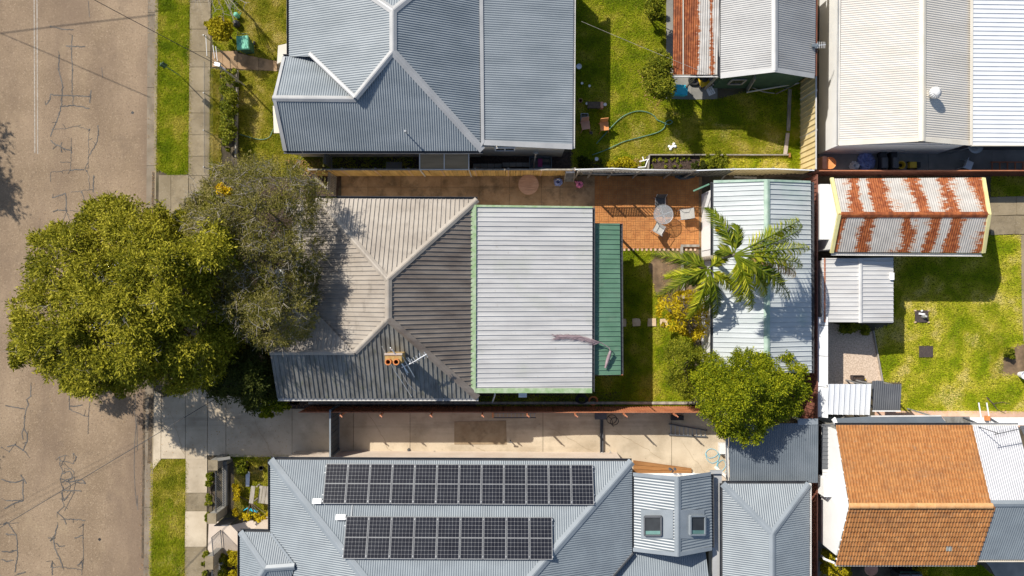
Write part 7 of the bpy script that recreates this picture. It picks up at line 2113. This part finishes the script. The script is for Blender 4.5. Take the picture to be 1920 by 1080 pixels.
lawn([(1700, 1060), (1840, 1060), (1868, 1085), (1880, 1160), (1700, 1160)], 'g_green', 'shaded grass under the lower edge of the orange roof', 1200, .08, 10)
lawn([(560, 292), (780, 292), (780, 316), (560, 316)], 'g_green', 'weeds in the dark side garden', 250, .12, 11)
lawn([(425, 852), (600, 858), (600, 866), (425, 862)], 'g_green', 'grass fringe along the driveway edge', 900, .1, 12)

for k, (pts, m, lb) in enumerate((([(293, -60), (300, -60), (300, 320), (292, 322)], 'g_dry', 'dry ragged rim of the top verge along the kerb'), ([(352, -60), (360, -60), (359, 326), (351, 326)], 'g_dry', 'dry ragged rim of the top verge along the footpath'),
        ([(284, 868), (292, 868), (287, 1100), (280, 1100)], 'g_dry', 'dry ragged rim of the lower verge along the kerb'), ([(345, 866), (353, 866), (349, 1100), (341, 1100)], 'g_dry', 'dry ragged rim of the lower verge along the footpath'),
        ([(1212, 284), (1480, 284), (1480, 293), (1212, 293)], 'g_dry', 'straw coloured rim of the back lawn along the timber edge'), ([(392, 130), (398, 130), (396, 330), (390, 330)], 'g_dry', 'dry fringe between footpath and wire fence'),
        ([(1850, 640), (1880, 640), (1880, 710), (1855, 710)], 'g_dry', 'thin dry grass round the dug earth'), ([(1690, 765), (1960, 766), (1960, 774), (1690, 773)], 'g_bright', 'grass overhanging the pink concrete path'))):
    grass('grass', pts, M[m], lb, 700, .085, 900 + k)
T1 = [(15,565),(32,600),(22,650),(30,682),(65,700),(85,725),(120,728),(150,744),(180,738),(205,728),(230,738),(262,726),(290,728),(330,735),(390,722),(428,700),(440,640),(436,560),(450,500),(440,440),(410,400),(385,392),(350,408),(325,395),(308,402),(300,376),(288,404),(262,400),(240,375),(205,368),(165,385),(140,420),(100,425),(65,445),(28,460),(48,490),(52,520),(22,540)]
tb_ = P(318, 585)
tree('street_tree', 'big olive green street tree spreading over the road and kerb', 'tree', (tb_.x, tb_.y, 0), T1, 5.6, 3.7, 7.3, 640, .56, 250, .14, .050, M['lf_olive'], 11, 'darkbark', .24, fall=1.6, depth_layers=2, limb=40, jit=.60, lobes=52, spread=.60, twigs=120,
     holes=((176, 512, .2), (214, 532, .46), (228, 500, .22), (225, 590, .16), (352, 560, .3), (350, 610, .24), (175, 635, .24), (130, 478, .3), (88, 560, .3), (300, 525, .34), (262, 640, .3), (352, 440, .36), (118, 640, .3), (392, 610, .42), (300, 690, .26), (255, 430, .24)))
T2 = [(398,335),(425,300),(480,292),(520,297),(580,315),(600,335),(596,360),(590,400),(602,440),(612,480),(590,520),(592,560),(590,605),(570,635),(530,655),(470,645),(440,610),(410,580),(385,540),(368,500),(350,450),(352,410),(350,375)]
tb_ = P(480, 470)
tree('garden_tree', 'grey-olive twiggy tree overhanging the beige house roof', 'tree', (tb_.x, tb_.y, 0), T2, 5.2, 4.3, 6.0, 330, .50, 210, .10, .028, M['lf_grey'], 21, 'bark', .18, fall=.9, twigs=560, depth_layers=2, limb=22, jit=.35, lobes=40, spread=.55,
     holes=((523, 525, .35), (450, 470, .3), (560, 440, .25), (418, 357, .42)))
T3 = [(395,690),(425,650),(500,650),(512,690),(520,735),(490,775),(440,750),(400,760),(385,735)]
tb_ = P(455, 690)
tree('garden_tree', 'dark dense shrubby tree in the shade beside the driveway', 'tree', (tb_.x, tb_.y, 0), T3, 3.2, 2.0, 3.9, 80, .48, 210, .12, .045, M['lf_dark'], 31, 'darkbark', .12, fall=.8, limb=10)
bush('shrub', 'small lime tipped shrub at the corner of the beige house by the driveway', [(485,755),(500,735),(540,750),(545,762),(515,782),(490,780)], 1.2, .6, 1.5, 24, .28, 140, .13, .06, M['lf_lime'], 33)
bush('shrub', 'low leafy growth under the two street trees', [(300,395),(420,395),(420,560),(400,640),(440,700),(400,720),(380,640),(340,500)], .5, .2, .9, 90, .4, 90, .15, .07, M['lf_dark'], 34)
bush('shrub', 'yellow flowering bush poking out above the grey-olive tree', [(402,352),(415,344),(433,351),(433,367),(412,368)], 4.6, 4.2, 4.9, 16, .18, 110, .08, .07, M['lf_flower'], 35)
bush('shrub', 'dark green leafy shrub under the yellow flowers by the driveway crossing', [(365,365),(395,352),(420,372),(400,400),(368,385)], 2.2, 1.5, 2.6, 30, .32, 130, .13, .07, M['lf_mid'], 36)
bush('shrub', 'yellow-green shrub over the front wire fence of the top house', [(383,40),(400,35),(415,30),(430,38),(440,55),(425,75),(410,78),(392,62)], 1.5, .9, 1.9, 34, .26, 90, .12, .08, M['lf_gold'], 37)
bush('hedge', 'low dark hedge behind the front wire fence of the top house', [(416,130),(445,132),(445,190),(444,260),(428,285),(414,262),(412,200)], .7, .4, .9, 60, .26, 130, .10, .06, M['lf_mid'], 38, 'hedge')
plank('timber sleeper edging along the front hedge', (447, 134), (444, 296), .07, .18)
tb_ = P(1240, 160)
tree('citrus_tree', 'citrus tree with glossy leaves near the blue tub', 'tree', (tb_.x, tb_.y, 0), [(1208,135),(1218,112),(1236,98),(1252,108),(1258,145),(1266,175),(1250,186),(1230,176),(1216,165)], 2.5, 1.7, 3.0, 90, .30, 130, .10, .045, M['lf_mid'], 39, 'darkbark', .07, fall=.5, limb=9, jit=.15)
bush('shrub', 'leafy shrub at the top edge of the back lawn beside the concrete strip', [(1212,-20),(1245,-20),(1248,30),(1225,42),(1210,20)], 1.5, 1.0, 1.9, 34, .28, 120, .13, .06, M['lf_mid'], 40)
bush('shrub', 'bushy shrub in the bed by the old fence', [(1322,292),(1350,284),(1368,296),(1364,316),(1330,316)], .8, .4, 1.0, 26, .22, 120, .09, .04, M['lf_mid'], 43)
bush('shrub', 'silvery low herb clump right of the seedlings', [(1296,305),(1320,300),(1328,318),(1296,318)], .4, .15, .5, 16, .2, 90, .1, .04, M['lf_dark'], 44)
YS = [(1228,565),(1240,545),(1270,552),(1300,540),(1325,552),(1332,590),(1328,625),(1310,640),(1285,630),(1255,618),(1232,600)]
bush('shrub', 'yellow leaved shrub between the stepping stones and the garage wall', YS, 1.5, .8, 2.0, 60, .28, 34, .19, .062, M['lf_yellow'], 45)
T4 = [(1300,710),(1320,675),(1350,660),(1380,655),(1420,662),(1450,672),(1480,668),(1505,690),(1515,720),(1513,760),(1490,780),(1450,790),(1430,815),(1405,835),(1380,820),(1350,815),(1325,790),(1305,760)]
tb_ = P(1395, 735)
tree('garden_tree', 'round lime green tree between the aqua garage and the slate carport', 'tree', (tb_.x, tb_.y, 0), T4, 4.2, 2.9, 5.2, 260, .40, 260, .085, .042, M['lf_lime'], 51, 'darkbark', .16, fall=1.0, limb=14, jit=.22, lobes=34, spread=.42)
T5 = [(1240,665),(1255,640),(1285,640),(1315,655),(1335,665),(1320,690),(1305,720),(1300,750),(1280,740),(1258,720),(1242,695)]
tb_ = P(1285, 695)
tree('garden_tree', 'looser dark green tree left of the round lime green one', 'tree', (tb_.x, tb_.y, 0), T5, 3.0, 1.8, 3.6, 110, .34, 160, .085, .036, M['lf_mid'], 61, 'darkbark', .1, fall=.8, limb=10, jit=.2, lobes=16, spread=.4)
for (pts, zc, m, sd, lb) in (([(437,905),(446,902),(449,925),(446,962),(504,964),(506,975),(470,977),(438,970)], .5, 'lf_yellow', 71, 'golden low hedge edging the front lawn of the solar house'),
        ([(442,858),(462,855),(462,888),(444,888)], .8, 'lf_mid', 72, 'green shrub at the top of the small front lawn'),
        ([(428,1035),(447,1030),(447,1110),(424,1110)], .6, 'lf_gold', 73, 'golden shrub beside the porch roof corner'),
        ([(410,1040),(424,1040),(422,1110),(408,1110)], .5, 'lf_mid', 74, 'dark green shrub behind the lower picket fence'),
        ([(388,870),(398,870),(396,960),(388,985),(384,940)], .3, 'lf_mid', 75, 'strip of weeds on the footpath side of the picket fence'),
        ([(380,1035),(390,1035),(388,1110),(378,1110)], .3, 'lf_mid', 76, 'lower strip of weeds on the footpath side of the picket fence'),
        ([(1538,1030),(1580,1040),(1600,1080),(1540,1090)], .6, 'lf_gold', 77, 'yellow-green plants at the lower left corner of the tiled house'),
        ([(1552,606),(1628,606),(1632,620),(1625,628),(1552,622)], .5, 'lf_mid', 78, 'row of leafy plants along the back of the metal shed'),
        ([(1720,1064),(1738,1062),(1740,1085),(1718,1085)], .5, 'lf_gold', 79, 'little yellow plant below the orange roof'),
        ([(1140,296),(1180,296),(1200,312),(1170,318),(1135,318)], .3, 'lf_gold', 80, 'yellowing plants at the foot of the back lawn'),
        ([(1082,292),(1100,296),(1128,300),(1130,316),(1085,318)], .3, 'lf_dark', 81, 'dark plants in the house shade at the foot of the lawn'),
        ([(1885,650),(1902,655),(1900,672),(1884,668)], .4, 'lf_mid', 82, 'small weed clump on the dug earth')):
    bush('shrub' if 'hedge' not in lb else 'hedge', lb, pts, zc, zc * .5, zc * 1.4, max(14, int(area([tuple(P(*p)[:2]) for p in pts]) * 28)), .2, 90, .10, .06, M[m], sd, 'hedge' if 'hedge' in lb else 'plants')
# leaf litter
def litter(label, pts, n, seed, mat='lf_dead', s=.08, z=.03):
    rg = np.random.default_rng(seed); poly = [tuple(P(x, y)[:2]) for x, y in pts]
    q = sample_poly(poly, n, rg); c = np.column_stack([q, z + .03 * rg.random(n)])
    o = npmesh('leaf_litter', leaf_verts(c, rg, s, s * .5, 3.0), 4, M[mat], None, 'stuff'); setp(o, label, 'leaf litter')
litter('fallen brown leaves by the timber edging in the front yard', [(530, 300), (600, 300), (610, 330), (560, 330)], 420, 1)
litter('dry leaf scatter at the foot of the back lawn', [(1165, 300), (1205, 296), (1200, 316), (1165, 318)], 220, 2)
litter('dry leaves round the base of the citrus tree', [(1195, 130), (1225, 120), (1240, 190), (1225, 210), (1200, 170)], 160, 3)
litter('brown leaves drifted against the cream fence', [(1480, 150), (1505, 145), (1505, 180), (1478, 190)], 160, 4)
litter('leaf scatter over the brown side passage', [(640, 340), (960, 352), (960, 385), (640, 372)], 420, 5, 'lf_dead', .045, .04)
litter('dry leaves in the gutter by the crossing', [(283, 320), (292, 320), (291, 420), (281, 420)], 160, 6, 'lf_dead', .05, -.1)
litter('dead leaves on the dark soil strip beside the beige house', [(540, 750), (1100, 750), (1100, 764), (540, 764)], 380, 7, 'lf_dead', .06)
litter('leaf scatter on the bare earth under the yellow shrub', [(1236, 480), (1300, 470), (1300, 560), (1240, 560)], 200, 8, 'lf_dead', .06)
for k, (lb, pts, w) in enumerate((('dark silt lying in the gutter beside the middle crossing', [(287.5, 322), (287.5, 350), (286.5, 372), (286, 392), (285.5, 402)], .22), ('dark brown line along the lower gutter edge', [(268.5, 735), (268, 780), (267.5, 830), (267, 880), (266.5, 930), (266, 990), (265.5, 1060)], .11), ('dark silt by the driveway kerb', [(281, 742), (280, 790), (279.5, 830), (277, 878)], .2))):  # the lower gutter edge carries a plain dark brown ribbon
    L = []; rg2 = random.Random(k)
    for i in range(len(pts) - 1):
        for q in range(6): L.append((pts[i][0] + (pts[i+1][0] - pts[i][0]) * q / 6 + rg2.uniform(-.5, .5), pts[i][1] + (pts[i+1][1] - pts[i][1]) * q / 6))
    o = MB().ribbon([P(x, y) + Vector((0, 0, ROADZ + .018)) for x, y in L], w).build('gutter_dark_line', M['silt'], kind='stuff'); setp(o, lb, 'silt')
litter('dry leaves along the upper kerb', [(276, -20), (292, -20), (290, 320), (274, 320)], 130, 12, 'lf_dead', .05, -.1)
litter('dry leaves and twigs along the lower gutter', [(262, 740), (284, 740), (280, 1080), (258, 1080)], 260, 13, 'lf_dead', .05, -.1)
litter('dropped leaves on the road round the big street tree', [(60, 380), (270, 380), (270, 800), (60, 780)], 320, 14, 'lf_dead', .05, -.11)
litter('leaf litter on the driveway crossing', [(300, 740), (540, 770), (540, 855), (300, 858)], 260, 15, 'lf_dead', .05, .05)
# bare tree at the top left
bt = thing('bare_tree', 'leafless pale branched tree over the footpath at the top', 'tree', P(425, -12))
bb0 = P(425, -12)
mb = MB(); mb.tube([bb0, bb0 + Vector((.02, .02, 1.6))], .07, 7, r1=.05); mb.build('trunk', M['twig'], bt)
mb = MB(); rg = random.Random(77)
fork = bb0 + Vector((.02, .02, 1.6))
for (x, y, z) in ((362, 16, 2.6), (372, 2, 2.8), (392, 12, 2.5), (440, 42, 2.4), (420, 40, 2.3), (405, 22, 2.7), (450, 22, 2.6), (380, -10, 3), (432, 18, 2.8), (462, 6, 2.6)):
    e = P(x, y, z); m = fork.lerp(e, .5) + Vector((rg.uniform(-.15, .15), rg.uniform(-.15, .15), .2))
    mb.tube([fork, fork.lerp(m, .5) + Vector((rg.uniform(-.1, .1), rg.uniform(-.1, .1), .05)), m, m.lerp(e, .5) + Vector((rg.uniform(-.12, .12), rg.uniform(-.12, .12), 0)), e], .024, 5, r1=.006)
    for k in range(7):
        s = m.lerp(e, rg.uniform(0, 1)); t_ = s + Vector((rg.uniform(-.5, .5), rg.uniform(-.5, .5), rg.uniform(0, .35))); mb.tube([s, s.lerp(t_, .5) + Vector((rg.uniform(-.06, .06), rg.uniform(-.06, .06), 0)), t_], .011, 4, r1=.005)
mb.build('limbs', M['twig'], bt)
# tree standing off to the left of the road
tv = P(-330, 140)
ot = tree('street_tree', 'street tree on the far side of the road whose shadow reaches the lane', 'tree', (tv.x, tv.y, 0), [(-535, -65), (-445, -115), (-380, -45), (-345, 35), (-342, 125), (-368, 187), (-445, 205), (-535, 105)], 5.0, 3.8, 6.0, 110, .6, 200, .18, .08, M['lf_olive'], 91, 'darkbark', .24, limb=12)
ot2 = tree('street_tree', 'second street tree across the road further down', 'tree', (P(-370, 760).x, P(-370, 760).y, 0), [(-575, 610), (-485, 570), (-412, 620), (-396, 700), (-408, 770), (-485, 820), (-575, 770)], 5.0, 3.8, 6.0, 90, .6, 180, .18, .08, M['lf_olive'], 92, 'darkbark', .24, limb=12)

# palm
def frond_mesh(L, nleaf, leaf, wid, droop, seed, twist=0.0, dead=False):
    rg = np.random.default_rng(seed)
    # local: grows along +x from the crown, z up
    ts = np.linspace(0, 1, 14)
    sp_ = lambda t: Vector((L * t * (1 - .12 * t * t), .12 * L * twist * t * t, .42 * L * t - droop * L * t * t))
    rach = MB(); rach.tube([sp_(t) for t in ts], .038, 5, r1=.010)
    lf = MB()
    for i in range(nleaf):
        t = .14 + .86 * (i + .5) / nleaf
        b = sp_(t); d = (sp_(min(1, t + .02)) - sp_(t - .02)).normalized()
        for s in (-1, 1):
            side = Vector((-d.y, d.x, 0)).normalized() * s
            ll = leaf * (.45 + .75 * math.sin(math.pi * min(1, t * .9 + .08))) * (.85 + .3 * rg.random())
            a = .55 + .35 * rg.random() + .35 * t
            dirv = (side * math.sin(.86 - .36 * t) + d * math.cos(.86 - .36 * t) + Vector((0, 0, -.30 + rg.normal() * .16))).normalized()
            tip = b + dirv * ll + Vector((0, 0, -.42 * ll)); mid = b + dirv * ll * .5
            w = d * wid + Vector((0, 0, 1)) * (wid * rg.normal() * .55)
            lf.add([b - w * .4, mid - w * .5, tip, mid + w * .5, b + w * .4], [(0, 1, 3, 4), (1, 2, 3)])
    return rach, lf
pv = P(1384, 476, 6.1)
palm = thing('palm_tree', 'feather palm arching over the aqua garage roof', 'palm', (pv.x - .05, pv.y, 0))
mb = MB(); mb.lathe((pv.x, pv.y, 0), [(.17, 0), (.12, .4), (.10, 4.5), (.13, 4.7), (.11, 5.3), (.06, 5.6)], 12); mb.build('trunk', M['bark'], palm, smooth=True)
mb = MB()
for k in range(15): mb.lathe((pv.x, pv.y, .35 + k * .28), [(.112, 0), (.122, .02), (.112, .04)], 12)
mb.build('trunk_rings', M['twig'], palm)
# (tip pixel, length factor)
def fronds(palm, pv, crownz, tips, nleaf=62, leaf=.54, wid=.050, ze=5.1):
    for i, (tx, ty, dr) in enumerate(tips):
        e = P(tx, ty, ze); b = Vector((pv.x, pv.y, crownz)); dv = e - b; L = math.hypot(dv.x, dv.y) * 1.33
        rach, lf = frond_mesh(L, nleaf, leaf * (.75 + .25 * min(1.3, L / 1.8)), wid, (.55 + .28 * dr), 300 + i + int(pv.x * 10), random.Random(i).uniform(-.7, .7))
        a = math.atan2(dv.y, dv.x)
        o = rach.build('frond', M['lf_palm'], palm, local=True)
        o.location = b - Vector(palm.location); o.rotation_euler = (0, 0, a)
        lf.build('leaflets', M['lf_dead'] if dr > 1.9 else (M['lf_palm2'] if i % 5 in (1, 3) else M['lf_palm']), o, local=True)
fronds(palm, pv, 5.55, [(1343, 398, .8), (1494, 409, .9), (1510, 438, 1.0), (1506, 488, 1.0), (1516, 504, 2.0), (1468, 526, .9), (1411, 570, 1.2), (1402, 524, .9), (1395, 552, 1.0), (1350, 470, .7), (1380, 430, .5), (1522, 462, 1.1), (1485, 548, 1.1), (1440, 540, 1.0)])
pv2 = P(1331, 503, 4.4)
palm2 = thing('palm_tree', 'smaller feather palm crowded against the white garage wall', 'palm', (pv2.x, pv2.y, 0))
mb = MB(); mb.lathe((pv2.x, pv2.y, 0), [(.12, 0), (.09, .3), (.08, 3.3), (.10, 3.5), (.08, 3.9), (.04, 4.1)], 12); mb.build('trunk', M['bark'], palm2, smooth=True)
fronds(palm2, pv2, 4.05, [(1243, 474, 1.0), (1262, 521, 1.0), (1247, 543, 1.1), (1306, 586, 1.1), (1350, 582, 1.1), (1290, 478, .7), (1372, 540, .8), (1330, 572, .9), (1358, 478, .6), (1300, 530, .7)], 52, .48, .048, 3.6)
bush('shrub', 'yellow flowers hanging at the top of the garage wall near the palm', [(1342,428),(1350,424),(1352,432),(1344,436)], 2.6, 2.3, 2.8, 6, .12, 50, .12, .07, M['lf_flower'], 95)
# fallen frond on the skillion and verandah roofs
df = thing('fallen_palm_frond', 'dried purple-grey palm frond lying across the white and green roofs', 'palm frond', onp(R2, 1090, 632))
pts = [(1046, 632), (1065, 631), (1090, 632), (1112, 638)]
spn = [onp(R2, x, y, .09) for x, y in pts] + [P(1128, 643, 2.62), P(1142, 652, 2.52), P(1146, 662, 2.5)]
MB().tube(spn, .022, 5).build('rachis', M['drypalm'], df)
sh = MB(); A0, B0 = P(1145, 658, 2.5), P(1135, 690, 2.42)
dn = (B0 - A0); sd_ = Vector((dn.y, -dn.x, 0)).normalized()
rows = []
for k in range(6):
    t_ = k / 5; c = A0.lerp(B0, t_); w = .035 + .05 * math.sin(math.pi * min(1, t_ * .8 + .15))
    rows.append([c - sd_ * w, c - sd_ * w * .5 + Vector((0, 0, .05)), c + Vector((0, 0, .07)), c + sd_ * w * .5 + Vector((0, 0, .05)), c + sd_ * w])
vs = [p for r in rows for p in r]
sh.add(vs, [(k * 5 + i, (k + 1) * 5 + i, (k + 1) * 5 + i + 1, k * 5 + i + 1) for k in range(5) for i in range(4)]); sh.build('sheath', M['drypalm'], df, smooth=True)
lf = MB(); rg = random.Random(2)
for k in range(110):
    t_ = k / 110 * .96; f = t_ * (len(spn) - 3); i = min(int(f), len(spn) - 2); b = spn[i].lerp(spn[i + 1], f - i)
    for s in (-1, 1):
        ll = rg.uniform(.25, .46); e = b + Vector((-ll * .92, s * ll * rg.uniform(.10, .50) - .02, rg.uniform(-.04, .03)))
        w = Vector((0, .02, 0)); lf.add([b - w, e, b + w], [(0, 1, 2)])
lf.build('leaflets', M['drypalm'], df)
# cordyline under the dark tree
cd = thing('cordyline', 'spiky cordyline below the dark shrubby tree', 'plant', P(486, 708))
v = P(486, 708); MB().tube([v, v + Vector((0, 0, 1.2))], .05, 6).build('trunk', M['darkbark'], cd)
mb = MB(); rg = random.Random(6)
for i in range(46):
    a = rg.uniform(0, 6.28); el = rg.uniform(-.2, 1.0); L = rg.uniform(.45, .7); d = Vector((math.cos(a) * math.cos(el), math.sin(a) * math.cos(el), math.sin(el)))
    b = v + Vector((0, 0, 1.2)); s = Vector((-math.sin(a), math.cos(a), 0)) * .025; m = b + d * L * .6; e = b + d * L + Vector((0, 0, -.12))
    mb.add([b - s, m - s, e, m + s, b + s], [(0, 1, 3, 4), (1, 2, 3)])
mb.build('blades', M['lf_mid'], cd)
bpy.context.view_layer.update()
